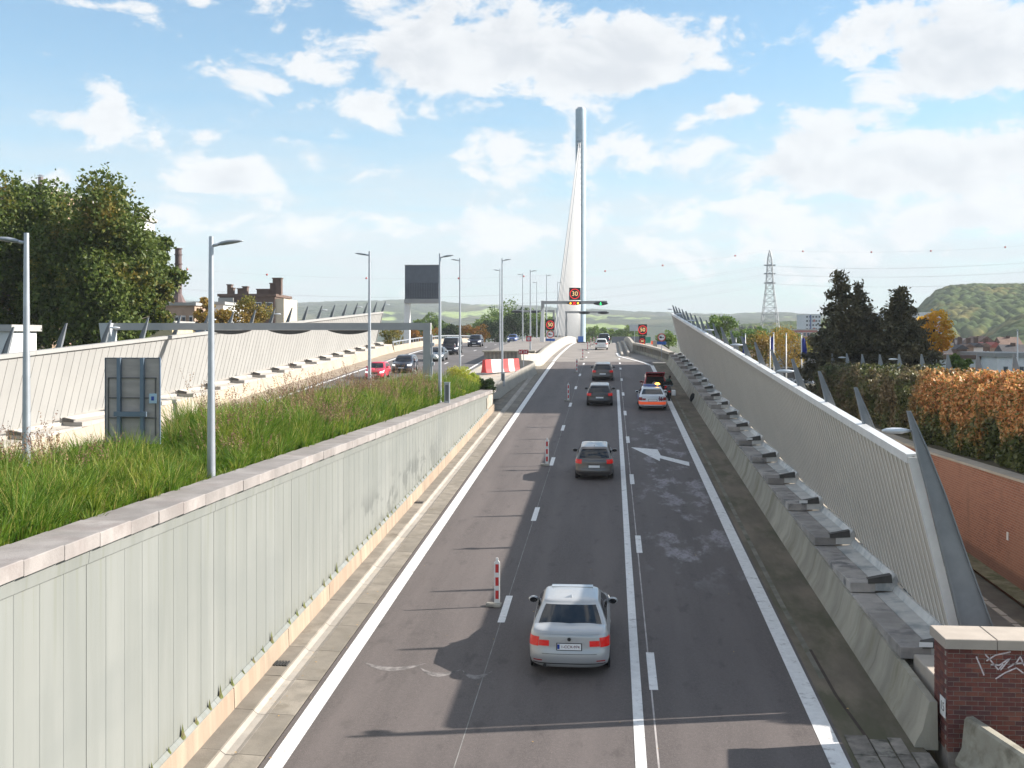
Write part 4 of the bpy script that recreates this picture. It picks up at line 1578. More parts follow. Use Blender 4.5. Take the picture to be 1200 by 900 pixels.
# grey hatchback
car, S, P = build_car('car', 'small dark grey hatchback with bright roof reflection, second car in the middle lane', 'hatch', paintm('grey', (.13, .12, .115), .4), 3.97, 1.69, 1.47, lights=tail_on)
place(car, 697, 52.4, zr)
car, S, P = build_car('car', 'black hatchback, third car in the middle lane, just past the police car', 'hatch', paintm('black', (.05, .045, .047), .3), 4.3, 1.82, 1.48, lights=tail_on)
place(car, 703, 81.5, zr)
car, S, P = build_car('car', 'brown-grey estate car, fourth in the middle lane at the end of the shade', 'hatch', paintm('taupe', (.12, .10, .09), .4), 4.4, 1.83, 1.5, lights=tail_on)
place(car, 706.5, 101.0, zr)
car, S, P = build_car('car', 'small white car climbing the crest between delineator posts', 'hatch', paintm('white', (.75, .75, .74)), 3.9, 1.72, 1.52)
place(car, 705, 157, zr)
car, S, P = build_car('car', 'dark blue high-roofed car ahead of the white one at the crest', 'suv', paintm('navy', (.03, .035, .06), .2), 4.5, 1.9, 1.75)
place(car, 708, 187, zr)

# police saloon
pw_ = paintm('police_white', (.72, .74, .77))
orange = M('fluorescent_orange', (.95, .12, .03), .45, var=.04, emit=(1, .12, .03), estr=.12)
car, S, P = build_car('police_car', 'white police saloon with orange rear band and roof light bar stopped in the right lane', 'sedan', pw_, 4.75, 1.87, 1.46, lights=M('dim_tail', (.32, .02, .02), .3, var=.1), cat='police car')
P('orange_band', S.patch('body', 'rear', -1.0, 1.0, .26, .50, .010, 30), orange)
P('orange_flank', S.patch('body', 'left', S.yr + .12, S.yr + 1.0, .30, .52, .008, 8), orange)
P('lower_trim', S.patch('body', 'rear', -.95, .95, .03, .14, .012, 14, 1), trim_m)
chv = MB()
for (xa, xb, va, vb_) in ((.46, .53, .56, .96), (.58, .66, .56, .92), (.40, .72, .70, .78)):
    q = S.patch('body', 'rear', xa, xb, va, vb_, .012, 3, 2); chv.add(q.v, q.f)
P('rear_marking', chv, M('dark_red_marking', (.16, .02, .04), .5, var=.1))
bluep = M('police_blue', (.05, .10, .42), .4, var=.05)
P('blue_stripe', S.patch('body', 'left', S.yr + .5, S.yf - .6, .62, .78, .007, 8), bluep)
P('blue_stripe', S.patch('body', 'right', S.yr + .5, S.yf - .6, .62, .78, .007, 8), bluep)
lbz = S.cab_z(0, 1) + .07
lb = MB(); lb.cbox(-.58, .58, -.22, .02, lbz, lbz + .12, .03); P('light_bar', lb, M('light_bar_blue', (.10, .14, .35), .2, var=.1), False)
lt = MB(); lt.ell((.40, -.12, lbz + .12), (.18, .12, .11)); P('amber_beacon', lt, M('amber_lit', (1, .4, .05), .3, var=0, emit=(1, .42, .05), estr=3.5), True)
pt = MB(); pt.box(-.3, .3, -.55, -.35, lbz - .015, lbz - .008); P('roof_marking', pt, bluep, False)
place(car, 763.5, 79.1, zr)

# red car with its tailgate up
redp = paintm('dark_red', (.36, .02, .025), .1)
car, S, P = build_car('car', 'red off-road car with raised tailgate stopped in front of the police saloon', 'suv', redp, 4.3, 1.8, 1.72, open_boot=True)
bo = MB(); bo.box(-.66, .66, S.yr - .002 - .0, S.yr + .02, .62, 1.05)
bo2 = S.patch('cab', 'rear', -.84, .84, .02, .95, .012); bo.add(bo2.v, bo2.f)
P('boot_opening', bo, M('dark_boot', (.02, .015, .015), .9, var=.2), False)
tg = MB()
yh, zh = S.cab1[1] + .1, S.H - .02
tg.prism([(yh, zh), (yh - .35, zh + .16), (yh - 1.02, zh + .30), (yh - 1.04, zh + .23), (yh - .36, zh + .08), (yh, zh - .06)], 'x', -.70, .70)
tgo = P('tailgate', tg, redp, False)
tw = MB(); tw.prism([(yh - .40, zh + .06), (yh - .98, zh + .20), (yh - .98, zh + .19), (yh - .40, zh + .05)], 'x', -.58, .58)
part('tailgate_window', tw, glass, tgo, local=True)
for sx in (-1, 1):
    P('tail_light', S.patch('body', 'rear', min(sx * .82, sx * 1.0), max(sx * .82, sx * 1.0), .66, .98, .01, 8), tail_on)
    st = MB(); st.tube([(sx * .62, S.yr + .1, 1.1), (sx * .62, yh - .55, zh + .1)], .014, 6); P('gas_strut', st, trim_m, False)
bg_ = MB()
bg_.ell((.0, S.yr + .25, 1.08), (.30, .22, .18), 12, 8)
P('bundle', bg_, M('beige_cloth', (.45, .34, .28), .9, var=.2, scale=8), True, label='beige bundle in the open boot')
place(car, 766.5, 86.6, zr)

# loose tyre leaning on the barrier
ty = MB()
for i in range(24):
    pass
R_, r2 = .30, .115
vs, fs = [], []
for i in range(28):
    a = 2 * pi * i / 28
    for j in range(12):
        b_ = 2 * pi * j / 12
        rr_ = R_ - .085 + r2 * cos(b_) * .9
        vs.append((r2 * sin(b_), rr_ * cos(a), rr_ * sin(a)))
for i in range(28):
    for j in range(12):
        fs.append((i * 12 + j, ((i + 1) % 28) * 12 + j, ((i + 1) % 28) * 12 + (j + 1) % 12, i * 12 + (j + 1) % 12))
ty.add(vs, fs)
X, Y = xat(806, 82)
tme = ty.mesh('tyre', tyre_m, True)
tyo = bpy.data.objects.new('loose_tyre', tme); COL.objects.link(tyo)
tyo['label'] = 'black tyre leaning against the concrete barrier beyond the police car'; tyo['category'] = 'tyre'
tyo.location = (5.83, Y, zr(Y) + .33); tyo.rotation_euler = (0, radians(14), radians(8))

# motorcycle
moto = thing('motorcycle', 'dark motorcycle with white side boxes and red tail light beside the police car', 'motorcycle')
P = lambda nm, mb, mt, sm=True, **kw: part(nm, mb, mt, moto, smooth=sm, local=True, **kw)
mb = MB(); mb.lathe([(.20, -.06), (.31, -.07), (.33, 0), (.31, .07), (.20, .06)], c=(0, -.72, .33), axis='x', n=20); P('wheel', mb, tyre_m, 35)
mb = MB(); mb.lathe([(.20, -.05), (.30, -.055), (.32, 0), (.30, .055), (.20, .05)], c=(0, .75, .32), axis='x', n=20); P('wheel', mb, tyre_m, 35)
mb = MB(); mb.tube([(0, -.8, .62), (0, -.3, .74), (0, .15, .80), (0, .55, .86)], [.10, .17, .2, .12], 10); P('body', mb, trim_m)
mb = MB(); mb.tube([(0, .75, .32), (0, .55, .95)], .05, 8); mb.tube([(-.36, .42, 1.02), (0, .55, 1.0), (.36, .42, 1.02)], .02, 6); P('fork', mb, steel)
for sx in (-1, 1):
    mb = MB(); mb.cbox(min(sx * .18, sx * .46), max(sx * .18, sx * .46), -.95, -.5, .42, .78, .04); P('side_box', mb, white_p, False)
mb = MB(); mb.box(-.07, .07, -1.0, -.94, .66, .74); P('tail_light', mb, tail_on, False)
mb = MB(); mb.ell((0, -.15, .42), (.2, .3, .2)); P('engine', mb, trim_m)
mb = MB(); mb.box(-.30, .30, .60, .64, .95, 1.3); P('windscreen', mb, glass, False)
place(moto, 783.5, 83.5, zr)

# person bent over beside the motorcycle
skin = M('skin', (.42, .25, .18), .6, var=.05)
def skin_mesh(name, joints, edges, radii, mat, parent, lvl=2):
    me = bpy.data.meshes.new(name)
    me.from_pydata(joints, edges, [])
    o = bpy.data.objects.new(name, me); COL.objects.link(o)
    md = o.modifiers.new('skin', 'SKIN')
    me.skin_vertices.new() if not me.skin_vertices else None
    for i, r in enumerate(radii):
        me.skin_vertices[0].data[i].radius = (r, r) if not hasattr(r, '__len__') else r
        me.skin_vertices[0].data[i].use_root = (i == 0)
    ms = o.modifiers.new('sub', 'SUBSURF'); ms.levels = lvl; ms.render_levels = lvl
    bpy.context.view_layer.update()
    dg = bpy.context.evaluated_depsgraph_get()
    nm = bpy.data.meshes.new_from_object(o.evaluated_get(dg))
    bpy.data.objects.remove(o)
    nm.name = name
    nm.materials.clear(); nm.materials.append(mat)
    nm.shade_smooth()
    q = bpy.data.objects.new(name, nm); COL.objects.link(q); q.parent = parent
    return q
pers = thing('person', 'person in dark green jacket bent forward over the dark motorcycle', 'person')
# facing +y, leaning forward
J = [(0, -.12, .92), (0, .02, 1.10), (0, .20, 1.26), (0, .33, 1.36), (0, .42, 1.42),
     (-.10, -.10, .86), (-.12, -.02, .48), (-.12, -.14, .09), (-.12, .02, .05),
     (.10, -.10, .86), (.12, .06, .48), (.13, .0, .09), (.13, .15, .05),
     (-.20, .26, 1.28), (-.27, .40, 1.02), (-.20, .58, .92),
     (.20, .26, 1.28), (.28, .40, 1.02), (.20, .58, .92)]
E = [(0, 1), (1, 2), (2, 3), (3, 4), (0, 5), (5, 6), (6, 7), (7, 8), (0, 9), (9, 10), (10, 11), (11, 12), (2, 13), (13, 14), (14, 15), (2, 16), (16, 17), (17, 18)]
Rr = [.15, .155, .17, .075, .06, .11, .075, .05, .045, .11, .075, .05, .045, .085, .05, .035, .085, .05, .035]
green_c = M('green_jacket', (.035, .08, .05), .85, var=.2, scale=8)
skin_mesh('body', J, E, Rr, green_c, pers)
mb = MB(); mb.ell((0, .52, 1.50), (.085, .105, .12), 14, 10)
h_ = part('head', mb, skin, pers, smooth=True, local=True)
mb = MB(); mb.ell((0, .495, 1.53), (.095, .11, .11), 14, 10); part('hair', mb, M('dark_hair', (.03, .02, .015), .9), pers, smooth=True, local=True)
for sx in (-1, 1):
    hand = MB(); hand.ell((sx * .20, .62, .90), (.04, .05, .022), 8, 6)
    for k in range(4):
        hand.tube([(sx * .20 + (k - 1.5) * .019, .655, .90), (sx * .20 + (k - 1.5) * .02, .70 - abs(k - 1.5) * .006, .892), (sx * .20 + (k - 1.5) * .02, .725 - abs(k - 1.5) * .008, .875)], [.0095, .009, .0075], 6)
    hand.tube([(sx * .20 - sx * .035, .61, .90), (sx * .20 - sx * .06, .645, .895)], [.011, .008], 6)
    part('hand', hand, skin, pers, smooth=True, local=True)
    X, Y = 0, 0
Xm, Ym = xat(781.5, 85.2)
pers.location = (Xm - .05, Ym - .2, zr(Ym) + .0)
pers.rotation_euler = (0, 0, radians(-35))

# oncoming cars on the left carriageway
def oncoming(label, kind, paint, L, W, H, px, Z, cat='car'):
    c_, S_, P_ = build_car('car' if cat == 'car' else cat, label, kind, paint, L, W, H, cat=cat)
    place(c_, px, Z, zl, pi)
    return c_, S_, P_
oncoming('small bright red car coming towards the camera on the far carriageway', 'hatch', paintm('bright_red', (.62, .015, .05)), 3.75, 1.66, 1.45, 443, 98.5)
oncoming('dark blue car with lit headlights behind the red one', 'suv', paintm('midnight', (.018, .025, .045), .2), 4.4, 1.85, 1.58, 475, 106)
oncoming('grey-blue saloon between the dark car and the van', 'sedan', paintm('slate', (.07, .09, .11), .3), 4.5, 1.8, 1.45, 513, 122)
oncoming('black delivery van coming over the crest on the far carriageway', 'van', paintm('van_black', (.02, .02, .03), .1), 4.9, 1.95, 1.98, 530, 134, cat='van')
oncoming('dark navy off-road car behind the black van', 'suv', paintm('deep_navy', (.015, .02, .05), .2), 4.4, 1.84, 1.66, 557.5, 158)
oncoming('blue car farthest back on the left carriageway, beside the lamp posts', 'hatch', paintm('blue', (.05, .10, .28), .2), 4.1, 1.75, 1.5, 601, 205)
oncoming('dark car of which only the roof shows above the grass bed', 'sedan', paintm('roof_dark', (.05, .055, .06), .2), 4.4, 1.8, 1.50, 387, 73)

# ------------------------------------------------------------------ delineator posts
def delineator():
    t = thing('delineator_post', '', 'traffic post', (0, 0, 0), 0, 'red and white delineator posts on the lanes')
    mb = MB(); mb.cbox(-.30, .12, -.10, .10, 0, .09, .02); mb.cbox(-.08, .10, -.16, .16, .0, .07, .02); part('foot', mb, rubber, t, local=True)
    mb = MB(); mb.prism([(-.075, .09), (.075, .09), (.075, 1.20), (.03, 1.25), (.03, 1.32), (-.03, 1.32), (-.03, 1.25), (-.075, 1.20)], 'y', -.02, .02); part('blade', mb, white_p, t, local=True)
    for z in (.20, .56, .92):
        mb = MB(); mb.box(-.045, .045, -.0245, .0245, z, z + .23); part('red_band', mb, red_p, t, local=True)
    return t
d0 = delineator()
first = True
names_ = ['nearest, left of the silver saloon', 'second, left of the grey hatchback', 'third, level with the black hatchback', 'fourth, left of the brown-grey estate',
          'fifth, just past the shade', 'sixth, near the crest', 'seventh, at the crest beside the white car', 'beyond the white car on its left', 'last before the parapet ends']
for i, (px, Z) in enumerate(((582.5, 31.2), (641, 54.5), (666, 83), (676, 108), (683, 128), (688.5, 152), (692.5, 172), (696, 180), (700, 192))):
    X, Y = xat(px, Z)
    o = d0 if i == 0 else dup(d0, (X, Y, zr(Y) + .01))
    o.location = (X, Y, zr(Y) + .01)
    o['label'] = 'red and white delineator post, ' + names_[i]
for i, (px, Z) in enumerate(((486, 106), (533, 132), (561, 158), (437, 86))):
    X, Y = xat(px, Z)
    o = dup(d0, (X, Y, zl(Y) + .03))
    o['label'] = 'red and white delineator post on the left carriageway, ' + ['beside the dark blue car', 'beside the black van', 'beside the navy off-road car', 'beside the red car'][i]

# ------------------------------------------------------------------ street lamps
def lamp(h, thick=1.0):
    t = thing('street_lamp', '', 'street lamp', (0, 0, 0), 0, 'street lamps in the median')
    mb = MB(); mb.tube([(0, 0, 0), (0, 0, h * .35), (0, 0, h)], [.095 * thick, .08 * thick, .05 * thick], 14); part('pole', mb, steel, t, smooth=40, local=True)
    mb = MB(); mb.tube([(0, 0, h - .20), (.10, 0, h - .19), (.26, 0, h - .155)], [.035, .035, .03], 8)
    part('arm', mb, steel, t, smooth=True, local=True)
    mb = MB()
    n = 12
    prof = [(.16, .045, .028, -.17), (.24, .09, .045, -.155), (.38, .12, .05, -.13), (.52, .11, .042, -.115), (.64, .07, .025, -.105), (.72, .02, .01, -.10)]
    vs = []
    for (x, ry, rz_, z) in prof:
        for k in range(n):
            a = 2 * pi * k / n
            vs.append((x, ry * cos(a), h + z + rz_ * sin(a)))
    fs = []
    for i in range(len(prof) - 1):
        for k in range(n):
            fs.append((i * n + k, i * n + (k + 1) % n, (i + 1) * n + (k + 1) % n, (i + 1) * n + k))
    fs += [tuple(range(n - 1, -1, -1)), tuple(range((len(prof) - 1) * n, len(prof) * n))]
    mb.add(vs, fs)
    part('lamp_head', mb, M('lamp_grey', (.30, .33, .36), .4, .4, var=.05), t, smooth=True, local=True)
    mb = MB(); mb.box(.12, .30, -.03, .03, 2.0, 2.3) if False else mb.cbox(-.12, .12, -.12, .12, 0, .05, .01); part('base_plate', mb, steel, t, local=True)
    return t
ordn = ['nearest', 'second', 'third', 'fourth', 'fifth', 'sixth', 'seventh']
Rl = [(247.5, 277, 24.8), (515.5, 297, 57.8), (588.5, 302.5, 90.7), (621.5, 316, 123.6), (640.5, 321.5, 155), (653.5, 330, 187)]
for i, (px, py, Z) in enumerate(Rl):
    p = at(px, py, Z)
    base = 8.5 if p.y < 80 else (8.4 if p.y < 116 else zp(p.y))
    t = lamp(p.z - base, 1.0)
    t.location = (p.x, p.y, base)
    t['label'] = 'grey street lamp with arm to the right, %s of its row from the camera' % ordn[i]
Ll = [(31, 273, 23.2), (433, 294.5, 56.1), (539, 302.5, 89.2), (586, 315, 121), (612.5, 320.5, 153), (629, 330, 180)]
for i, (px, py, Z) in enumerate(Ll):
    p = at(px, py, Z)
    base = 8.5 if p.y < 80 else (8.4 if p.y < 116 else zp(p.y))
    t = lamp(p.z - base, 1.0)
    t.location = (p.x, p.y, base)
    t.rotation_euler = (0, 0, pi)
    t['label'] = 'grey street lamp with arm to the left, %s of its row from the camera' % ordn[i]

# ------------------------------------------------------------------ big portal over the left carriageway
pg = thing('signal_portal', 'grey steel portal spanning the left carriageway with dark lane signals below its beam', 'portal', (-12.1, 70, 8))
YP = 69.3
ztp = 12.72
xr_, _ = xat(498.5, YP - 1.2)
mb = MB(); mb.box(-31.2, xr_, YP, YP + .5, ztp - .44, ztp); part('beam', mb, portal_m, pg)
mb = MB(); mb.box(xr_ - .46, xr_ - .01, YP + .01, YP + .49, 8.2, ztp - .442); part('post', mb, portal_m, pg)
mb = MB(); mb.prism([(YP - .6, ztp + .0), (YP + .49, ztp - .02), (YP + .49, ztp - 2.4), (YP + .1, ztp - 2.4)], 'x', -31.9, -31.21); part('post', mb, M('portal_light_grey', (.50, .53, .55), .5, var=.05), pg)
mb = MB(); mb.box(xr_ + .0, xr_ + .10, YP + .1, YP + .25, 9.2, 12.0)
for z in (9.0, 10.1, 10.6, 11.3):
    mb.cbox(xr_ + .0, xr_ + .22, YP + .05, YP + .3, z, z + .2, .02)
part('cable_box', mb, steel, pg)
mb = MB(); mb.ell((xr_ + .32, YP + .1, 10.62), (.17, .15, .15), 12, 8); part('camera_dome', mb, white_p, pg, smooth=True)
for px in (257, 330, 403):
    X, Y = xat(px, YP)
    mb = MB()
    n = 14
    pts = [(X - 1.35, ztp - .45)] + [(X - 1.35 + 2.7 * k / n, ztp - .45 - .26 * sin(pi * k / n) ** .8) for k in range(1, n)] + [(X + 1.35, ztp - .45)]
    mb.prism(pts, 'y', YP + .08, YP + .42)
    part('lane_signal', mb, M('signal_housing', (.06, .055, .05), .5, var=.1), pg)

# sign panel seen from the back
sb = thing('road_sign', 'large grey road sign seen from the back, standing in the grass bed', 'sign', (-11.8, 28, 8.5))
p0 = at(122.5, 420, 28); p1 = at(188, 420, 28)
yb_ = (p0.y + p1.y) / 2
x0, x1 = p0.x, p1.x
zt_ = p0.z
mb = MB(); mb.box(x0, x1, yb_, yb_ + .03, zt_ - 2.1, zt_); part('panel', mb, M('sign_back', (.42, .375, .35), .6, .2, var=.12, scale=1.5, stretch=(1, 1, 4)), sb)
mb = MB()
mb.box(x0 - .015, x0, yb_ - .02, yb_ + .04, zt_ - 2.1, zt_ + .015); mb.box(x1, x1 + .02, yb_ - .02, yb_ + .04, zt_ - 2.1, zt_ + .015); mb.box(x0, x1, yb_ - .02, yb_ + .04, zt_ + .001, zt_ + .02)
part('panel_frame', mb, M('blue_grey_frame', (.10, .14, .20), .5, .3), sb)
wd = x1 - x0
for fx in (.27, .70):
    mb = MB(); X = x0 + wd * fx; mb.box(X - .045, X + .045, yb_ - .10, yb_ - .005, zt_ - 2.1, zt_ + .01); part('sign_post', mb, M('bluish_steel', (.16, .21, .27), .45, .5), sb)
for fz in (.48, .97, 1.46):
    mb = MB(); mb.box(x0 + .07, x1 - .07, yb_ - .03, yb_ - .004, zt_ - fz - .012, zt_ - fz + .012); part('stiffener', mb, M('rail_steel', (.12, .12, .12), .5, .4), sb)
for fx in (.055, .93):
    mb = MB(); X = x0 + wd * fx; mb.box(X - .01, X + .01, yb_ - .028, yb_ - .004, zt_ - 1.9, zt_ - .49); part('stiffener', mb, M('rail_steel', (.12, .12, .12), .5, .4), sb)
mb = MB(); mb.box(x0 + wd * .2, x0 + wd * .8, yb_ - .16, yb_ - .101, zt_ - 1.42, zt_ - 1.30); part('clamp_bar', mb, M('bluish_steel', (.16, .21, .27), .45, .5), sb)
mb = MB(); mb.box(x0 + wd * .82, x0 + wd * .96, yb_ - .04, yb_ - .031, zt_ - 1.1, zt_ - .86); part('sticker', mb, M('sticker_blue', (.40, .55, .66), .5), sb)
mb = MB(); mb.box(x0 + wd * .86, x0 + wd * .91, yb_ - .045, yb_ - .041, zt_ - 1.03, zt_ - .93); part('sticker_figure', mb, plate_blue, sb)

# cabinets and small bollards in the bed
for (px, py, Z, w, h, lab) in ((524, 472, 57, .26, 1.0, 'grey marker post by the coping, right of the second lamp'), (501.5, 458, 66, .36, .85, 'grey control cabinet at the foot of the portal post'),
                               (589.5, 448, 88, .28, .75, 'small grey cabinet at the foot of the third right-armed lamp')):
    p = at(px, py, Z)
    mb = MB(); mb.cbox(-w / 2, w / 2, -.12, .12, -.3, h, .02); mb.box(-w / 2 - .02, w / 2 + .02, -.14, .14, h, h + .03)
    t = thing('cabinet', lab, 'cabinet', (p.x, p.y, p.z))
    part('housing', mb, steel, t, local=True)
    mb = MB(); mb.box(-w * .3, w * .3, -.126, -.12, .1, h - .1); part('door', mb, M('cabinet_door', (.14, .15, .16), .5), t, local=True)

# red and white plastic barrier
bx = thing('water_barrier', 'red and white striped plastic barrier on the median', 'barrier', (-9.6, 100, 8.6))
Pa = at(567, 437, 97); Pb = at(606.5, 434.5, 104)
for i in range(6):
    a = Pa.lerp(Pb, i / 6); b_ = Pa.lerp(Pb, (i + 1) / 6)
    q = MB(); q.sweep([(-.28, 0), (.28, 0), (.2, .3), (.12, 1.12), (-.12, 1.12), (-.2, .3)], [tuple(a), tuple(b_)])
    part('barrier_segment', q, M('plastic_red', (.60, .06, .06), .5) if i in (0, 3, 5) or i == 2 and False else M('plastic_white', (.72, .70, .66), .5), bx)

# pair of small red chevron boards on a post
cv_ = thing('chevron_sign', 'two small red square signs with white arrows on a thin post at the median nose', 'sign')
X, Y = xat(613.5, 108)
cv_.location = (X, Y, 8.3)
OFF[cv_.name] = (0, 0, 0)
top = at(613.5, 410, 108).z - 8.3
mb = MB(); mb.tube([(0, 0, 0), (0, 0, top)], .04, 8); part('post', mb, steel, cv_, local=True)
for x in (-.24, .24):
    mb = MB(); mb.box(x - .22, x + .22, -.06, -.04, top - .42, top + .02); b_ = part('sign_board', mb, M('sign_red', (.36, .01, .02), .5), cv_, local=True)
    mb = MB(); zc_ = top - .2
    mb.prism([(x - .14, zc_ + .13), (x - .09, zc_ + .13), (x - .09, zc_ - .13), (x - .14, zc_ - .13)], 'y', -.068, -.061)
    mb.prism([(x - .06, zc_), (x + .10, zc_ + .14), (x + .15, zc_ + .14), (x + .02, zc_), (x + .15, zc_ - .14), (x + .10, zc_ - .14)], 'y', -.068, -.061)
    part('arrow', mb, white_p, b_, local=True)

# small square sign on the fourth lamp
sq = thing('square_sign', 'small red framed square sign strapped to the fourth right-armed lamp post', 'sign')
p = at(619.8, 397, 123.2)
sq.location = (p.x, p.y - .3, p.z)
mb = MB(); mb.box(-.28, .28, -.02, 0, -.28, .28); part('sign_board', mb, M('sign_red2', (.5, .06, .08), .5), sq, local=True)
mb = MB(); mb.lathe([(.001, -.028), (.19, -.028), (.19, -.022)], axis='y', n=16); part('disc', mb, M('sign_grey', (.45, .45, .48), .5), sq, local=True)
mb = MB(); mb.box(-.06, .06, 0, .25, -.06, .06); part('bracket', mb, steel, sq, local=True)

# ------------------------------------------------------------------ variable signs, portals over the main lanes
led_red = M('led_red', (.6, .01, .01), .4, var=0, emit=(1, .035, .03), estr=.45)
led_amber = M('led_amber', (.6, .4, .15), .4, var=0, emit=(1, .62, .28), estr=.45)
led_orange = M('led_orange', (.8, .3, .02), .4, var=0, emit=(1, .42, .02), estr=1.2)
led_green = M('led_green', (.02, .5, .1), .4, var=0, emit=(.05, .9, .25), estr=.8)
vms_black = M('vms_black', (.03, .03, .035), .6, var=.1)
def ring(r0, r1, n=28, y=-.0):
    mb = MB(); vs = []
    for k in range(n):
        a = 2 * pi * k / n
        vs += [(r0 * cos(a), y, r0 * sin(a)), (r1 * cos(a), y, r1 * sin(a))]
    mb.add(vs, [(2 * k, 2 * k + 1, 2 * ((k + 1) % n) + 1, 2 * ((k + 1) % n)) for k in range(n)])
    return mb
def vms(par, c, s, txt, rad=.40, ringm=None, txtsize=.5):
    """black display box of size s centred at local c, facing -y"""
    w, h = s
    mb = MB(); mb.cbox(c[0] - w / 2, c[0] + w / 2, c[1], c[1] + .25, c[2] - h / 2, c[2] + h / 2, .02)
    b_ = part('display_box', mb, vms_black, par, local=True)
    rg = ring(rad * h * .90, rad * h * 1.03)
    o = inst('lit_ring', rg.mesh('lit_ring', ringm or led_red), b_, (0, 0, 0)); o.location = (c[0], c[1] - .012, c[2])
    tm_ = textmesh(txt, h * txtsize, led_amber, 'lit_digits', .004)
    o = inst('lit_digits', tm_, b_, (0, 0, 0)); o.location = (c[0], c[1] - .014, c[2]); o.rotation_euler = (pi / 2, 0, 0)
    return b_
# portal 1
Z1 = 150.0
mp = thing('lane_portal', 'white and grey cantilever portal with red cross and green arrow over the lanes', 'portal')
X, Y = xat(635, Z1)
base = zp(Y)
mp.location = (X, Y, base)
def lx(px, Z=Z1):
    return xat(px, Z)[0] - X
def lz(py, Z=Z1):
    return at(600, py, Z).z - base
mb = MB(); mb.prism([(lx(632.5), -.2), (lx(637.8), -.2), (lx(637.8), lz(361)), (lx(634.5), lz(362))], 'y', -.2, .2); part('post', mb, white_steel, mp, local=True)
mb = MB(); mb.prism([(lx(634.2), lz(365)), (lx(637.8), lz(359.5)), (lx(637.8), lz(357)), (lx(637.8), lz(352.5)), (lx(634.2), lz(352.5))], 'y', -.22, .22); part('corner', mb, portal_m, mp, local=True)
mb = MB(); mb.box(lx(637.8), lx(711.5), -.22, .22, lz(356.3), lz(352.8)); part('beam', mb, portal_m, mp, local=True)
vms(mp, (lx(673.8), -.32, lz(344.6)), (1.5, 1.62), '30', txtsize=.52)
def lens(par, px, py, Z, base_z, X0, w=.95, h=.24, y=-.45):
    c = (xat(px, Z)[0] - X0, y, at(600, py, Z).z - base_z)
    mb = MB(); n = 16
    pts = [(c[0] + w * cos(2 * pi * k / n) * (1 if abs(cos(2 * pi * k / n)) > .9 else .86), c[2] + h * sin(2 * pi * k / n)) for k in range(n)]
    mb.prism(pts, 'y', y, y + .3)
    return part('lane_signal', mb, vms_black, par, local=True), c
s1, c = lens(mp, 673.2, 355.6, Z1, base, X)
for d_ in (-1, 1):
    q = MB(); q.add([(c[0] + d_ * .28 - .12 * k1, c[1] - .01, c[2]) for k1 in (0,)], [])
q = MB()
for sg in (-1, 1):
    q.add([(c[0] - .26, c[1] - .012, c[2] - sg * .18), (c[0] - .12, c[1] - .012, c[2] - sg * .21), (c[0] + .26, c[1] - .012, c[2] + sg * .18), (c[0] + .12, c[1] - .012, c[2] + sg * .21)], [(0, 1, 2, 3)])
part('red_cross', q, led_red, s1, local=True)
for d_ in (-1, 1):
    q = MB(); q.ell((c[0] + d_ * .48, c[1] - .03, c[2]), (.13, .05, .13), 10, 6); part('amber_light', q, led_orange, s1, local=True)
s2, c = lens(mp, 704, 356.0, Z1, base, X)
q = MB(); q.add([(c[0] - .05, c[1] - .012, c[2] + .2), (c[0] + .05, c[1] - .012, c[2] + .2), (c[0] + .05, c[1] - .012, c[2] - .04), (c[0] + .2, c[1] - .012, c[2] - .04), (c[0], c[1] - .012, c[2] - .22), (c[0] - .2, c[1] - .012, c[2] - .04), (c[0] - .05, c[1] - .012, c[2] - .04)], [(0, 1, 2, 3, 4, 5, 6)])
part('green_arrow', q, led_green, s2, local=True)
# portal 2 (main side)
Z2 = 200.0
m2 = thing('lane_portal', 'second grey portal with dark lane signals behind the lit one', 'portal')
X, Y = xat(664, Z2); base = zr(Y); m2.location = (X, Y, base)
lx = lambda px: xat(px, Z2)[0] - X
lz = lambda py: at(600, py, Z2).z - base
mb = MB(); mb.box(lx(662.5), lx(664.8), -.2, .2, -.2, lz(367.0)); part('post', mb, portal_m, m2, local=True)
mb = MB(); mb.box(lx(662.5), lx(711.5), -.22, .22, lz(367.0), lz(364.6)); part('beam', mb, portal_m, m2, local=True)
lens(m2, 685, 366.8, Z2, base, X, 1.0, .22); lens(m2, 707, 366.8, Z2, base, X, 1.0, .22)
m3 = thing('lane_portal', 'grey portal over the far carriageway beyond the median lamps', 'portal')
X, Y = xat(649, Z2); base = zp(Y); m3.location = (X, Y, base)
lx = lambda px: xat(px, Z2)[0] - X
lz = lambda py: at(600, py, Z2).z - base
mb = MB(); mb.box(lx(647.8), lx(650.2), -.2, .2, -.2, lz(365.8)); part('post', mb, portal_m, m3, local=True)
mb = MB(); mb.box(lx(600.2), lx(650.2), -.22, .22, lz(365.8), lz(363.3)); part('beam', mb, portal_m, m3, local=True)
lens(m3, 605, 365.5, Z2, base, X, 1.0, .2); lens(m3, 626, 365.5, Z2, base, X, 1.0, .2)

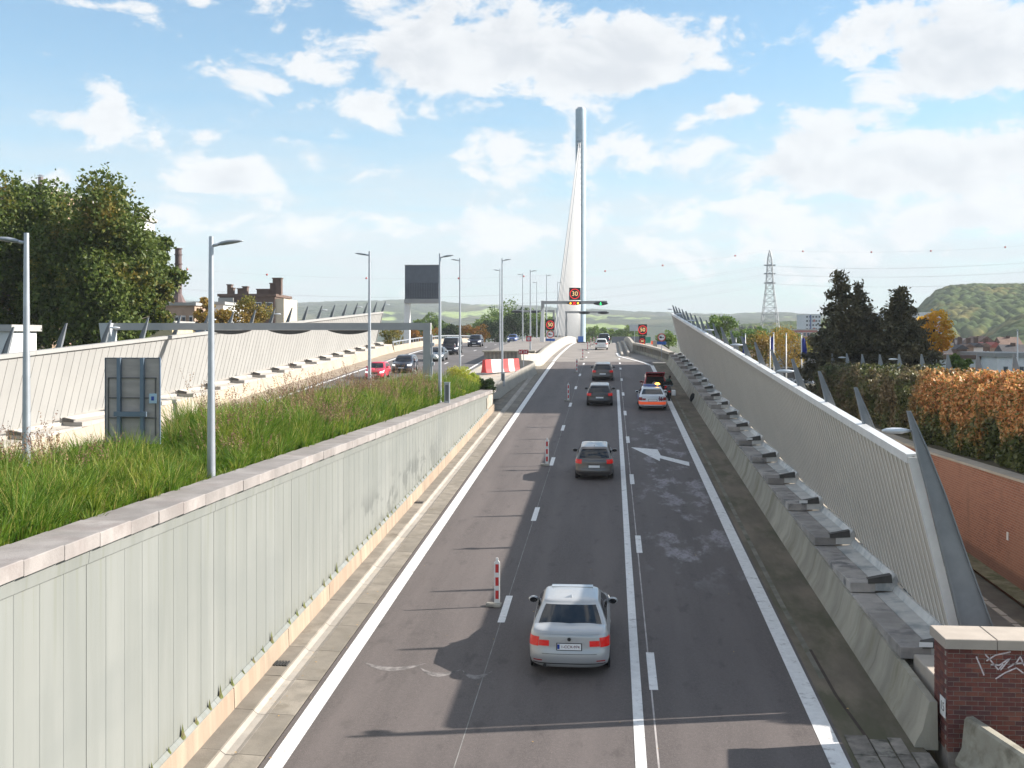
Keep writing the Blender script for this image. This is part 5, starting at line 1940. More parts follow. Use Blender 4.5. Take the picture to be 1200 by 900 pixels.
# left sign stack: 50, no lorries overtaking, blue plate
def truck_sign(par, c, r=.42):
    mb = MB(); mb.lathe([(.001, c[1]), (r, c[1]), (r, c[1] + .03), (.001, c[1] + .03)], c=(c[0], 0, c[2]), axis='y', n=24)
    d_ = part('sign_disc', mb, white_p, par, local=True)
    o = inst('red_rim', ring(r * .78, r * 1.0).mesh('red_rim', M('rim_red', (.60, .02, .03), .4)), d_, (0, 0, 0)); o.location = (c[0], c[1] - .008, c[2])
    q = MB(); q.box(c[0] - r * .55, c[0] - r * .05, c[1] - .014, c[1] - .009, c[2] - r * .1, c[2] + r * .28); q.box(c[0] - r * .05, c[0] + r * .1, c[1] - .014, c[1] - .009, c[2] - r * .1, c[2] + r * .12)
    q.ell((c[0] + r * .38, c[1] - .01, c[2] - r * .05), (r * .18, .006, r * .12)); q.ell((c[0] - r * .35, c[1] - .01, c[2] - r * .16), (r * .1, .006, r * .1)); q.ell((c[0] + r * .0, c[1] - .01, c[2] - r * .16), (r * .1, .006, r * .1))
    part('lorry_symbol', q, black, d_, local=True)
Z3 = 147.0
ls = thing('sign_post', 'sign post on the median with lit 50 display, lorry overtaking ban and blue plate', 'sign')
X, Y = xat(645, Z3); base = zp(Y); ls.location = (X, Y, base)
h_ = lambda py: at(600, py, Z3).z - base
mb = MB(); mb.tube([(0, 0, -.2), (0, 0, h_(375))], .06, 8); part('post', mb, steel, ls, local=True)
vms(ls, (0, -.35, h_(380.6)), (1.1, 1.40), '50', .36, txtsize=.48)
truck_sign(ls, (0, -.2, h_(391.8)), .48)
mb = MB(); mb.box(-.6, .6, -.16, -.13, h_(399.6), h_(396.8)); part('blue_plate', mb, M('sign_blue', (.03, .12, .42), .5), ls, local=True)
# right sign stack
rs_ = thing('sign_post', 'sign post right of the lanes with two lit 50 displays and amber warning lights', 'sign')
X, Y = xat(753, 148); base = zr(Y); rs_.location = (X, Y, base)
h_ = lambda py: at(600, py, 148).z - base
mb = MB(); mb.tube([(0, 0, -.2), (0, 0, h_(381))], .07, 8); part('post', mb, steel, rs_, local=True)
vms(rs_, (.0, -.35, h_(386.5)), (1.12, 1.42), '50', .38, txtsize=.48)
b_ = vms(rs_, (-.05, -.36, h_(399.8)), (.82, 1.35), '50', .24, txtsize=.28)
for sx in (-.17, .17):
    q = MB(); q.ell((-.05 + sx, -.39, h_(403.6)), (.14, .04, .09), 10, 6); part('amber_light', q, led_orange, b_, local=True)
mb = MB(); mb.box(-.38, .28, -.30, .1, h_(409.5), h_(406.2)); part('control_box', mb, vms_black, rs_, local=True)
# lorry sign further right
r3 = thing('sign_post', 'round lorry overtaking ban sign with blue plate at the start of the noise wall', 'sign')
X, Y = xat(775.3, 124); base = zr(Y) + .9; r3.location = (X, Y, base)
h_ = lambda py: at(600, py, 124).z - base
mb = MB(); mb.tube([(0, 0, -.6), (0, 0, h_(393))], .045, 8); part('post', mb, steel, r3, local=True)
truck_sign(r3, (0, -.1, h_(395.4)), .43)
mb = MB(); mb.box(-.5, .5, -.09, -.06, h_(403.8), h_(400.2)); part('blue_plate', mb, M('sign_blue', (.03, .12, .42), .5), r3, local=True)
# pale direction board, green board, blue board
for (px, py, Z, w, h, mt, nm, lab) in ((743.5, 384, 175, 1.5, 1.0, M('board_grey', (.45, .48, .50), .5), 'direction_board', 'pale grey direction board left of the upper right-hand display'),
                                      (759.5, 398.5, 170, .75, .9, M('board_green', (.04, .26, .18), .5), 'direction_board', 'small green direction board right of the lit displays'),
                                      (680.5, 397.5, 215, 1.0, 1.1, M('sign_blue', (.03, .12, .42), .5), 'blue_sign', 'blue square sign at the foot of the bridge pylon')):
    p = at(px, py, Z)
    t = thing(nm, lab, 'sign', (p.x, p.y, p.z - 2.2)); OFF[t.name] = (0, 0, 0)
    mb = MB(); mb.box(-w / 2, w / 2, -.04, 0, 2.2 - h / 2, 2.2 + h / 2); part('sign_board', mb, mt, t, local=True)
    mb = MB(); mb.tube([(0, .04, -.3), (0, .04, 2.2)], .04, 6); part('post', mb, steel, t, local=True)
p = at(767.5, 402, 165)
t = thing('warning_light', 'small cream cabinet with orange light at the exit ramp', 'cabinet', (p.x, p.y, p.z - .8)); OFF[t.name] = (0, 0, 0)
mb = MB(); mb.cbox(-.3, .3, -.2, .2, 0, 1.2, .03); part('housing', mb, cream, t, local=True)
mb = MB(); mb.cbox(-.55, -.31, -.1, .1, .6, 1.1, .03); part('orange_board', mb, orange, t, local=True)

# big sign box seen from the back on one white leg
bb = thing('overhead_sign', 'large grey louvred overhead sign seen from behind on a single white leg', 'sign')
Z4 = 150.0
X, Y = xat(478, Z4); base = zl(Y); bb.location = (X, Y, base)
lx = lambda px: xat(px, Z4)[0] - X
lz = lambda py: at(600, py, Z4).z - base
sbm = M('sign_box_back', (.125, .14, .165), .5, .3, var=.06)
mb = MB(); mb.box(lx(475.5), lx(516), -.7, .7, lz(350.5), lz(311.5)); part('sign_box', mb, sbm, bb, local=True)
mb = MB(); mb.box(lx(474.8), lx(516.5), -.75, .75, lz(355.5), lz(350.5) - .004); part('bottom_beam', mb, portal_m, bb, local=True)
mb = MB(); mb.box(lx(475.2), lx(516.3), -.74, .74, lz(311.5) + .003, lz(311.0) + .03); part('top_edge', mb, portal_m, bb, local=True)
lo = MB(); lo.box(-.03, .03, -.12, 0, 0, lz(332) - lz(349)); lome = lo.mesh('louvre', M('louvre', (.16, .175, .20), .5, .3))
a_, b_x = lx(477), lx(515)
for k in range(20):
    o = inst('louvre', lome, bb, (0, 0, 0)); o.location = (a_ + (b_x - a_) * k / 19, -.70, lz(349))
mb = MB(); mb.prism([(lx(473), -.3), (lx(480.5), -.3), (lx(480.5), lz(355.6)), (lx(474.6), lz(351))], 'y', -.35, .35); part('leg', mb, white_steel, bb, local=True)

# ------------------------------------------------------------------ bridge pylon and stays
py_ = thing('bridge_pylon', 'very tall slender pale concrete bridge pylon with a fan of white stay cables', 'bridge pylon')
ZT = 367.0
X, Y = xat(679.5, ZT)
py_.location = (X, Y, 8)
rp = 12.4 / F * ZT / 2
xo = xat(680.6, ZT)[0] - X
pm_ = M('pylon_concrete', (.33, .42, .48), .6, .1, var=.05, scale=.3)
ht = at(680, 128, ZT).z - 8
mb = MB()
prof = [(rp * .92, -6), (rp * .92, 10), (rp * .96, ht * .5), (rp, ht * .86), (rp, ht - .15), (rp * .97, ht)]
mb.lathe(prof, c=(xo, 0, 0), n=28)
part('pylon_shaft', mb, pm_, py_, smooth=25, local=True)
for k in range(1, 22):
    z = ht * k / 22
    q = MB(); rr_ = interp(z, [(10, rp * .92), (ht * .5, rp * .96), (ht * .86, rp)]) + .012
    q.lathe([(rr_ - .05, z - .04), (rr_, z - .04), (rr_, z + .04), (rr_ - .05, z + .04)], c=(xo, 0, 0), n=28)
    part('shaft_joint', q, M('shaft_joint', (.25, .33, .38), .6), py_, local=True)
q = MB(); q.lathe([(.3, ht), (rp * .7, ht), (rp * .7, ht + .5), (.3, ht + .6)], c=(xo, 0, 0), n=16); part('cap', q, steel, py_, local=True)
white_c = M('stay_white', (.42, .42, .415), .5, var=.03)
NS = 25
for i in range(NS):
    t = i / (NS - 1)
    z1 = (at(680, 166, ZT).z - 8) * (1 - t) + 26 * t
    Yd = 206 + (352 - 206) * t ** 1.0
    zd = zp(Yd) - 8 + .3
    for sx in (-.42, .42):
        q = MB()
        xd = xat(650.5, 202)[0] * (1 - t) + (X) * t - X
        q.tube([(xo - .3 + sx * .6, 0, z1), (xd + sx, Yd - Y, zd)], .14, 6)
        part('stay_cable', q, white_c, py_, smooth=True, local=True)
mb = MB()
for i in range(30):
    z = 26 + (at(680, 166, ZT).z - 34) * i / 29
    mb.box(xo - 1.3, xo + .6, -rp - .25, -rp + .3, z, z + .7)
part('anchor_boxes', mb, M('anchor_blue', (.35, .42, .48), .5), py_, local=True)
# ------------------------------------------------------------------ vegetation
rng = np.random.default_rng(4)
def rand_unit(n):
    v = rng.normal(size=(n, 3))
    return v / np.linalg.norm(v, axis=1)[:, None]
def leaf_quads(C, size, flat=.0, aspect=.6):
    n = len(C)
    nrm = rand_unit(n)
    if flat:
        nrm[:, 2] = np.abs(nrm[:, 2]) + flat
        nrm /= np.linalg.norm(nrm, axis=1)[:, None]
    a = np.cross(nrm, rand_unit(n)); a /= np.linalg.norm(a, axis=1)[:, None] + 1e-9
    b = np.cross(nrm, a)
    s = (size * rng.uniform(.6, 1.35, n))[:, None]
    V = np.stack([C - a * s * .5, C + b * s * .5 * aspect - nrm * s * .08, C + a * s * .5, C - b * s * .5 * aspect - nrm * s * .08], 1).reshape(-1, 3)
    Q = np.arange(4 * n).reshape(n, 4)
    return V, Q
def clump_points(centers, radii, n, shell=.55):
    k = len(centers)
    w = np.array([r[0] * r[1] for r in radii]); w = w / w.sum()
    idx = rng.choice(k, n, p=w)
    d = rand_unit(n)
    rad = (shell + (1 - shell) * rng.random(n) ** .6)
    rad = np.where(rng.random(n) < .30, rad * rng.uniform(1.0, 1.45, n), rad)
    return np.array(centers)[idx] + d * np.array(radii)[idx] * rad[:, None]
def branches(mb, base, height, spread, r0, n=9, rs=None):
    rs = rs or random.Random(1)
    top = Vector((base[0], base[1], base[2] + height))
    pts = [Vector(base)]
    for k in range(1, 6):
        t = k / 5
        pts.append(Vector((base[0] + rs.uniform(-.03, .03) * height, base[1] + rs.uniform(-.03, .03) * height, base[2] + height * t)))
    mb.tube(pts, [r0 * (1 - .85 * k / 5) for k in range(6)], 9)
    for i in range(n):
        t = .25 + .65 * i / n
        p = pts[0].lerp(pts[-1], t)
        a = rs.uniform(0, 2 * pi)
        L = spread * rs.uniform(.5, .95) * (1.1 - t * .5)
        e_ = p + Vector((cos(a) * L, sin(a) * L, L * rs.uniform(.3, .8)))
        m_ = p.lerp(e_, .5) + Vector((0, 0, L * .08))
        mb.tube([p, m_, e_], [r0 * .4 * (1 - t * .6), r0 * .22, r0 * .06], 6)
def broadleaf(label, base, crown_c, crown_r, nclump, nleaf, lsize, mat, group=None, seed=1, trunk=.3, barkm=None, name='broadleaf_tree', shell=.5, cr=(.22, .42)):
    global rng
    rng = np.random.default_rng(seed)
    rs = random.Random(seed)
    t = thing(name, label, 'tree', tuple(base), 0, group)
    mb = MB()
    branches(mb, base, crown_c[2] - base[2] + crown_r[2] * .3, crown_r[0] * .9, trunk, 10, rs)
    part('trunk', mb, barkm or bark, t, smooth=True)
    cs_, rr = [], []
    for i in range(nclump):
        d = rand_unit(1)[0]
        q = rng.random() ** .45
        c = np.array(crown_c) + d * np.array(crown_r) * q * .78
        s = rng.uniform(*cr) * min(crown_r[0], crown_r[2])
        cs_.append(c); rr.append((s, s, s * .8))
    C = clump_points(cs_, rr, nleaf, shell)
    V, Q = leaf_quads(C, lsize)
    V = V - np.array(base)
    o = part('crown', npmesh('crown', V, Q, mat), None, t, local=True)
    return t
bark = M('bark', (.085, .07, .055), .95, var=.3, scale=4, stretch=(1, 1, .3))

leaf_maple = leafmat('leaves_turning', (.055, .095, .018), (.13, .165, .032), (.28, .18, .03), scale=.3, fscale=3.5, lo=.52, hi=.72)
leaf_green = leafmat('leaves_green', (.08, .16, .03), (.14, .24, .045), (.20, .26, .05), scale=.3)
leaf_dark = leafmat('leaves_dark', (.02, .045, .015), (.035, .07, .02), (.05, .075, .02), scale=.4)
leaf_yellow = leafmat('leaves_yellow', (.85, .42, .03), (.9, .55, .05), (.6, .42, .05), scale=.3, trans=.45)
leaf_orange = leafmat('leaves_orange', (.38, .19, .03), (.28, .23, .04), (.13, .16, .03), scale=.15, trans=.4)
needles = leafmat('needles', (.055, .058, .027), (.10, .088, .045), (.15, .12, .055), scale=.5, trans=.15)

# big maples behind the left wall
def trees_left():
    for i, (px, py, Z, rx, rz, lab, nl) in enumerate((
            (28, 300, 84, 5.6, 7.6, 'tall dense maple at the left edge, its leaves turning brown', 24000),
            (118, 302, 80, 5.2, 6.6, 'broad maple beside the left-hand one, rounded crown turning at the top', 26000),
            (-60, 290, 86, 5.8, 7.8, 'maple cut by the left edge of the view', 14000),
            (170, 318, 84, 2.9, 5.2, 'smaller maple with a loose side branch left of the dark stack', 15000))):
        c = at(px, py + 16, Z)
        rz += 1.0
        broadleaf(lab, (c.x, c.y, 2), (c.x, c.y, c.z), (rx, rx, rz), 95 if rx > 4 else 44, int(nl * 1.7), .33, leaf_maple, None, 20 + i, .3, shell=.3, cr=(.18, .34))
    c = at(205, 272, 86)
    # the loose branch tip
trees_left()

# conifers on the right
def conifer(label, px, pytop, Z, wpx, zbase, seed, mat=None, group=None, nlayers=30, dens=1.0):
    global rng
    rng = np.random.default_rng(seed)
    rs = random.Random(seed)
    p = at(px, pytop, Z)
    base = (p.x, p.y, zbase)
    H = p.z - zbase
    R = wpx / F * Z / 2
    t = thing('conifer', label, 'tree', base, 0, group)
    mb = MB(); mb.tube([base, (p.x, p.y, p.z - .1)], [.24, .02], 8)
    pts = []
    for l in range(nlayers):
        f = (l + .5) / nlayers
        z = zbase + H * (.04 + .96 * f)
        rad = R * (1 - f) ** .72 * rs.uniform(.72, 1.12) + .06
        nb = max(4, int(9 * (1 - f * .5)))
        for b in range(nb):
            a = rs.uniform(0, 2 * pi)
            L = rad * rs.uniform(.7, 1.12)
            tip = Vector((p.x + cos(a) * L, p.y + sin(a) * L, z + L * .18 + .1))
            root_ = Vector((p.x, p.y, z))
            if b % 2 == 0:
                mb.tube([root_, tip], [.05 * (1 - f) + .012, .008], 4, cap=False)
            m_ = int(dens * 1.6 * max(5, 26 * L / 1.5))
            ts = rng.random(m_) ** .6
            P = np.array(root_)[None] + (np.array(tip) - np.array(root_))[None] * ts[:, None]
            sp = (.10 + .42 * (1 - ts) * L / 2.2 + .10)[:, None]
            P = P + rng.normal(size=(m_, 3)) * sp * np.array([1, 1, .55]) - np.array([0, 0, .05])
            pts.append(P)
    part('trunk', mb, bark, t)
    C = np.concatenate(pts)
    V, Q = leaf_quads(C, .38, aspect=.45)
    part('crown', npmesh('crown', V - np.array(base), Q, mat or needles), None, t, local=True)
    return t
conifer('tall dark conifer, the highest of the three behind the hedge', 984, 318, 100, 96, 6, 41, dens=1.5)
conifer('narrow dark conifer with a thin top between the two larger ones', 1007, 331, 103, 70, 6, 42, dens=1.5)
conifer('broad dark conifer on the right, rising above the yellow tree', 1056, 337, 98, 116, 6, 43, dens=1.9)
conifer('low dark conifer filling the foot between the tall ones', 1026, 372, 101, 70, 6, 44, dens=1.5)
c = at(1094, 394, 118)
broadleaf('bright yellow autumn tree behind the broad conifer', (c.x, c.y, 6), (c.x, c.y, c.z), (2.3, 2.3, 3.9), 26, 7000, .28, leaf_yellow, None, 51, .15)
for i, (px, py, Z, rx, rz, mt, lab) in enumerate(((897, 412, 165, 3.0, 3.6, leaf_orange, 'round orange-brown tree behind the flagpoles'), (922, 411, 158, 3.6, 4.0, leaf_orange, 'round green and orange tree among the flagpoles'),
                                                 (870, 398, 230, 4.2, 2.6, leaf_green, 'light green tree left of the lattice mast'), (893, 395, 300, 5, 3.0, leaf_green, 'green tree below the lattice mast'),
                                                 (845, 384, 210, 3.2, 2.8, leaf_green, 'small bright green tree just behind the noise wall top'), (921, 395, 290, 6, 3.0, leaf_green, 'light green tree right of the lattice mast'),
                                                 (953, 404, 190, 2.4, 3.2, leafmat('leaves_grey', (.12, .14, .09), (.16, .18, .11), (.10, .12, .07)), 'grey-green tree left of the tall conifer'),
                                                 (1124, 427, 108, 1.3, 1.0, leaf_green, 'small round light green shrub before the white house'))):
    c = at(px, py, Z)
    broadleaf(lab, (c.x, c.y, 4), (c.x, c.y, c.z), (rx, rx, rz), 22, 3600, .30 * max(1, Z / 170), mt, None, 60 + i, .2)
# belt of trees left of the pylon and a few right of it
k = 0
for (px, py, Z, rx, rz, mt) in ((568, 382, 330, 6, 5, leaf_green), (590, 376, 340, 7, 6.5, leaf_green), (603, 378, 330, 6, 5.5, leaf_dark), (618, 379, 345, 6.5, 5.5, leaf_green), (632, 380, 335, 5, 5, leaf_green),
                                (645, 384, 340, 5, 4.5, leaf_green), (512, 384, 320, 6, 4.5, leaf_green), (530, 390, 310, 5, 3.2, leaf_dark), (495, 388, 300, 5, 3.6, leaf_green), (655, 388, 345, 4, 3.5, leaf_dark), (580, 388, 320, 6, 4, leaf_dark), (548, 391, 315, 6, 3, leaf_green)):
    c = at(px, py, Z)
    broadleaf('green tree of the dense belt left of the bridge pylon', (c.x, c.y, 4), (c.x, c.y, c.z), (rx, rx, rz), 20, 2600, .62, mt, 'green trees in the belt left of the pylon', 100 + k, .3)
    k += 1
for i, (px, py, Z, rx, rz) in enumerate(((690, 391, 420, 7, 3.6), (700, 392, 430, 6, 3.2), (727, 392, 440, 6, 3.0), (737, 390, 430, 7, 3.8), (714, 394, 450, 7, 2.2), (748, 395, 420, 5, 2.0), (783, 400, 190, 2.2, 2.2))):
    c = at(px, py, Z)
    broadleaf('green tree beyond the crest right of the pylon' if i < 6 else 'small green bush beside the far end of the noise wall', (c.x, c.y, 4), (c.x, c.y, c.z), (rx, rx, rz), 16, 2000, .7 if i < 6 else .3, leaf_green,
              'green trees beyond the crest right of the pylon' if i < 6 else None, 130 + i, .3)
for i, (px, py, Z, rx, rz, lab) in enumerate(((460, 395, 190, 2.6, 3.4, 'orange shrub at the end of the left noise wall'), (484, 394, 195, 2.0, 2.6, 'orange shrub right of the white sign leg'), (503, 396, 210, 2.6, 2.8, 'orange shrub left of the second right-armed lamp'),
                                              (545, 391, 260, 2.4, 3.2, 'orange shrub right of the lamp pair'), (563, 391, 262, 2.6, 2.8, 'orange shrub nearest the green belt'))):
    c = at(px, py, Z)
    broadleaf(lab, (c.x, c.y, 5), (c.x, c.y, c.z), (rx, rx, rz), 14, 1500, .36, leaf_orange if i in (0,) else leafmat('leaves_copper', (.38, .16, .02), (.30, .13, .02), (.16, .12, .02), scale=.3), None, 150 + i, .1)
for i, (px, py, Z, rx, rz, lab) in enumerate(((240, 366, 118, 1.2, 2.8, 'slender autumn tree left of the brick flats'), (258, 374, 120, 1.8, 1.8, 'low autumn tree under the brick flats'), (292, 369, 122, 2.9, 2.6, 'orange and green autumn tree in front of the brick flats'))):
    c = at(px, py, Z)
    broadleaf(lab, (c.x, c.y, 4), (c.x, c.y, c.z), (rx, rx, rz), 20, 3200, .26, leaf_orange, None, 170 + i, .15)

# ivy hedge: mass of leaves on top of the brick wall, copper above and green below
def hedge():
    global rng
    rng = np.random.default_rng(77)
    N = 120000
    Yh = 26 + (92 - 26) * rng.random(N) ** 1.25
    zb = np.interp(Yh, [30, 42, 57, 100], [6.78, 6.6, 6.35, 6.4])
    ztp_ = np.interp(Yh, [20, 43, 60, 84], [11.0, 10.2, 9.62, 9.2]) - .15 * np.exp(-((Yh - 46) / 5) ** 2) + .45 * np.sin(Yh * 1.1) * np.sin(Yh * .37) + .26 * np.sin(Yh * 2.9) + .16 * np.sin(Yh * 7.1 + 2)
    u = rng.random(N)
    # surface-hugging distribution: front face, top and a little inside
    face = rng.random(N)
    bulge = .35 * np.sin(Yh * .9 + 1) + .22 * np.sin(Yh * 2.3) + .18 * np.sin(u * 9 + Yh)
    xfront = 16.0 + bulge * .6
    X = np.where(face < .62, xfront + np.abs(rng.normal(0, .22, N)), xfront + rng.random(N) * 3.2)
    hh = np.where(face < .62, u * .96, 1.0 - np.abs(rng.normal(0, .05, N)))
    Zc = zb + .12 + (ztp_ - zb - .12) * hh
    roundoff = np.clip((hh - .8) / .2, 0, 1)
    X = X + roundoff * .35
    jit = rng.normal(0, .06, (N, 3))
    C = np.stack([X, Yh, Zc], 1) + jit
    V, Q = leaf_quads(C, .20, aspect=.7)
    m = bpy.data.materials.new('ivy_leaves'); m.use_nodes = True
    nt = m.node_tree; t = NT(nt); p = nt.nodes['Principled BSDF']
    p.inputs['Roughness'].default_value = .5
    pos = t.n('ShaderNodeNewGeometry').outputs['Position']
    s = t.n('ShaderNodeSeparateXYZ'); nt.links.new(pos, s.inputs[0])
    n0 = t.noise(pos, .55, 5, .65); n1_ = t.noise(pos, 7, 2, .7); n2_ = t.noise(t.vmath('ADD', pos, (5, 1, 2)), 7, 2, .7)
    green = t.mix(t.ramp(n1_, .35, .65), (.05, .075, .02), (.13, .15, .04))
    copper = t.mix(t.ramp(n1_, .38, .62), (.62, .24, .09), (.75, .42, .16))
    copper = t.mix(t.ramp(n2_, .50, .60), copper, (.17, .19, .045))
    brown = t.mix(t.ramp(n2_, .4, .6), (.18, .12, .07), (.26, .19, .10))
    hrel = t.math('SUBTRACT', s.outputs[2], t.math('MULTIPLY_ADD', s.outputs[1], -.028, 11.75))   # relative to hedge top
    near = t.ramp(s.outputs[1], 66.0, 58.0)
    topf = t.ramp(t.math('ADD', hrel, t.math('MULTIPLY', t.math('SUBTRACT', n0, .5), 8.0)), -2.9, -1.6)
    col = t.mix(t.math('MULTIPLY', topf, near), green, copper)
    col = t.mix(t.math('MULTIPLY', t.math('MULTIPLY', t.ramp(n0, .38, .6), t.math('SUBTRACT', 1.0, near)), .8), col, brown)
    nt.links.new(col, p.inputs['Base Color'])
    tr = t.n('ShaderNodeBsdfTranslucent'); nt.links.new(col, tr.inputs[0])
    mx = t.n('ShaderNodeMixShader'); mx.inputs[0].default_value = .3
    nt.links.new(p.outputs[0], mx.inputs[1]); nt.links.new(tr.outputs[0], mx.inputs[2])
    out = [x for x in nt.nodes if x.type == 'OUTPUT_MATERIAL'][0]; nt.links.new(mx.outputs[0], out.inputs[0])
    me = npmesh('ivy_leaves', V, Q, m)
    root = thing('ivy_hedge', 'thick ivy hedge on the brick wall, copper on top and green below', 'hedge', (17, 60, 6.6))
    V2 = V - np.array([17, 60, 6.6])
    me = npmesh('ivy_leaves', V2, Q, m)
    part('leaves', me, None, root, local=True, kind='stuff')
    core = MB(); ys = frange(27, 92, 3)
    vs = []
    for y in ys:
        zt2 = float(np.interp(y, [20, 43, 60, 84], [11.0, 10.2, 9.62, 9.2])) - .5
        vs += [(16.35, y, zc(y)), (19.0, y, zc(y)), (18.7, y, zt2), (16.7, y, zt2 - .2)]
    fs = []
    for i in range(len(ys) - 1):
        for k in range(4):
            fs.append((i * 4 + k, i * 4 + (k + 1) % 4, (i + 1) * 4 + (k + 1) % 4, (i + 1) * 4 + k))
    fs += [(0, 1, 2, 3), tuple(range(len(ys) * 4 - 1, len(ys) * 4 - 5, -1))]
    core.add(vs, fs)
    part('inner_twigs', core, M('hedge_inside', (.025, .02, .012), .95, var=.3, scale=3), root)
hedge()
# fins standing in the hedge
fb_ = MB(); fb_.prism([(0, -4), (.62, -4), (.38, -1.2), (.06, .0), (-.02, .0), (-.12, -1.3)], 'y', -.04, .04)
fb_me = fb_.mesh('fin_blade', fin_m)
for i, px in enumerate((961, 975, 992, 1010, 1030.5, 1053, 1079.5, 1110, 1145, 1188)):
    Z = F * 19.0 / (px - 716)
    p = at(px, 415 if px > 1000 else 414, Z)
    t = thing('hedge_fin', 'grey steel fin rising from the ivy hedge, number %s from the left' % ['one', 'two', 'three', 'four', 'five', 'six', 'seven', 'eight', 'nine', 'ten'][i], 'steel fin', tuple(p), 0, 'steel fins standing in the hedge')
    inst('fin_blade', fb_me, t, tuple(p))
    if i in (2, 5):
        inst('fin_lamp', bpy.data.meshes['fin_lamp'], t, (p.x - .05, p.y, p.z - .35), (0, 0, pi / 2))

# ornamental grass in the planter bed
def grasses():
    global rng
    rng = np.random.default_rng(5)
    blades, quads, nv = [], [], 0
    # clumps
    Yc, Xc, Sz = [], [], []
    y = 9.0
    while y < 74:
        for x in np.arange(-12.5, -8.6, .42):
            Yc.append(y + rng.uniform(-.2, .2)); Xc.append(x + rng.uniform(-.15, .15))
        y += .42
    Xc, Yc = np.array(Xc), np.array(Yc)
    k = len(Xc)
    edge = np.clip((-8.55 - Xc) / 1.2, 0, 1)
    H = (.62 + .42 * edge) * (.9 + .2 * np.sin(Yc * .8) * np.sin(Xc * 1.7 + Yc * .3)) * rng.uniform(.85, 1.1, k)
    # the dip between the nearer and the further masses
    dip = np.exp(-((Yc - 26.0 + (Xc + 10) * 1.3) / 1.6) ** 2)
    H = H * (1 - .45 * dip)
    H = H * (1 + .20 * np.sin(Yc * 1.9 + Xc * 2.3) * np.sin(Xc * 3.1 - Yc * .7))
    H = np.where(Yc > 29, H * 1.36, H * 1.04)
    out = {}
    zb_all = 8.98 - .0108 * (Yc - 14.7) - .15
    for mi, (nm, cnt, mat) in enumerate((('green', 110, 0),)):
        pass
    def make(name, sel, per, hmul, width, mat, droop=.55, zoff=0):
        ids = np.repeat(np.where(sel)[0], per)
        n = len(ids)
        a = rng.random(n) * 2 * pi
        h = H[ids] * hmul * rng.uniform(.55, 1.12, n)
        lean = rng.uniform(.15, droop, n) * h
        r0 = rng.random(n) * .16
        bx_, by_ = Xc[ids] + r0 * np.cos(a), Yc[ids] + r0 * np.sin(a)
        bz = zb_all[ids] + zoff
        px_, py2 = -np.sin(a), np.cos(a)
        tw = rng.random(n) * 2 * pi
        px_, py2 = np.cos(tw), np.sin(tw)
        w = width * rng.uniform(.7, 1.3, n)
        rows = []
        for t, wf in ((0, 1.0), (.45, .9), (.8, .55), (1.0, .08)):
            cx = bx_ + np.cos(a) * lean * t ** 2.0
            cy = by_ + np.sin(a) * lean * t ** 2.0
            cz = bz + h * (t - .22 * t ** 3 * (lean / h) * 1.6)
            rows.append(np.stack([cx - px_ * w * wf / 2, cy - py2 * w * wf / 2, cz], 1))
            rows.append(np.stack([cx + px_ * w * wf / 2, cy + py2 * w * wf / 2, cz], 1))
        V = np.stack(rows, 1).reshape(-1, 3)
        base = np.arange(n)[:, None] * 8
        Q = np.concatenate([base + np.array([[0, 1, 3, 2]]), base + np.array([[2, 3, 5, 4]]), base + np.array([[4, 5, 7, 6]])], 0)
        structure(name, npmesh(name, V, Q, mat), None, kind='stuff')
    near = Yc < 34
    gm = leafmat('grass_green', (.065, .145, .012), (.15, .245, .025), (.33, .35, .045), scale=.7, trans=.45, fscale=5, lo=.50, hi=.72)
    gy = leafmat('grass_straw', (.42, .40, .10), (.36, .25, .10), (.20, .22, .04), scale=.8, trans=.4, fscale=6)
    gp = leafmat('grass_plume', (.17, .085, .06), (.25, .14, .10), (.32, .22, .12), scale=.8, trans=.3, fscale=8)
    allc = np.ones(k, bool)
    make('ornamental_grass', near, 80, 1.0, .017, gm, .8)
    make('ornamental_grass', ~near, 40, 1.0, .030, gm, .8)
    make('straw_grass', near, 12, 1.1, .012, gy, .45)
    make('straw_grass', ~near, 7, 1.1, .020, gy, .45)
    # flower plumes, thicker in drifts
    drift = (np.sin(Yc * .45 + 1.2) * np.sin(Xc * 1.1 + Yc * .21) + rng.normal(0, .45, k) + 1.0 * ((Yc > 33) & (Yc < 58))) > .85
    ids = np.repeat(np.where(drift)[0], 6)
    n = len(ids)
    a = rng.random(n) * 2 * pi
    h = H[ids] * rng.uniform(.9, 1.28, n)
    off = rng.random(n) * .32
    cx, cy, cz = Xc[ids] + off * np.cos(a), Yc[ids] + off * np.sin(a), zb_all[ids] + h
    m_ = 14
    C = np.stack([np.repeat(cx, m_), np.repeat(cy, m_), np.repeat(cz, m_)], 1)
    tt = np.tile(np.linspace(0, 1, m_), n)
    C[:, 2] += (tt - .5) * .26
    C[:, 0] += np.repeat(np.cos(a), m_) * tt * .10; C[:, 1] += np.repeat(np.sin(a), m_) * tt * .10
    C += rng.normal(0, .014, C.shape)
    V, Q = leaf_quads(C, .05, aspect=.4)
    structure('grass_plumes', npmesh('grass_plumes', V, Q, gp), None, kind='stuff')
grasses()
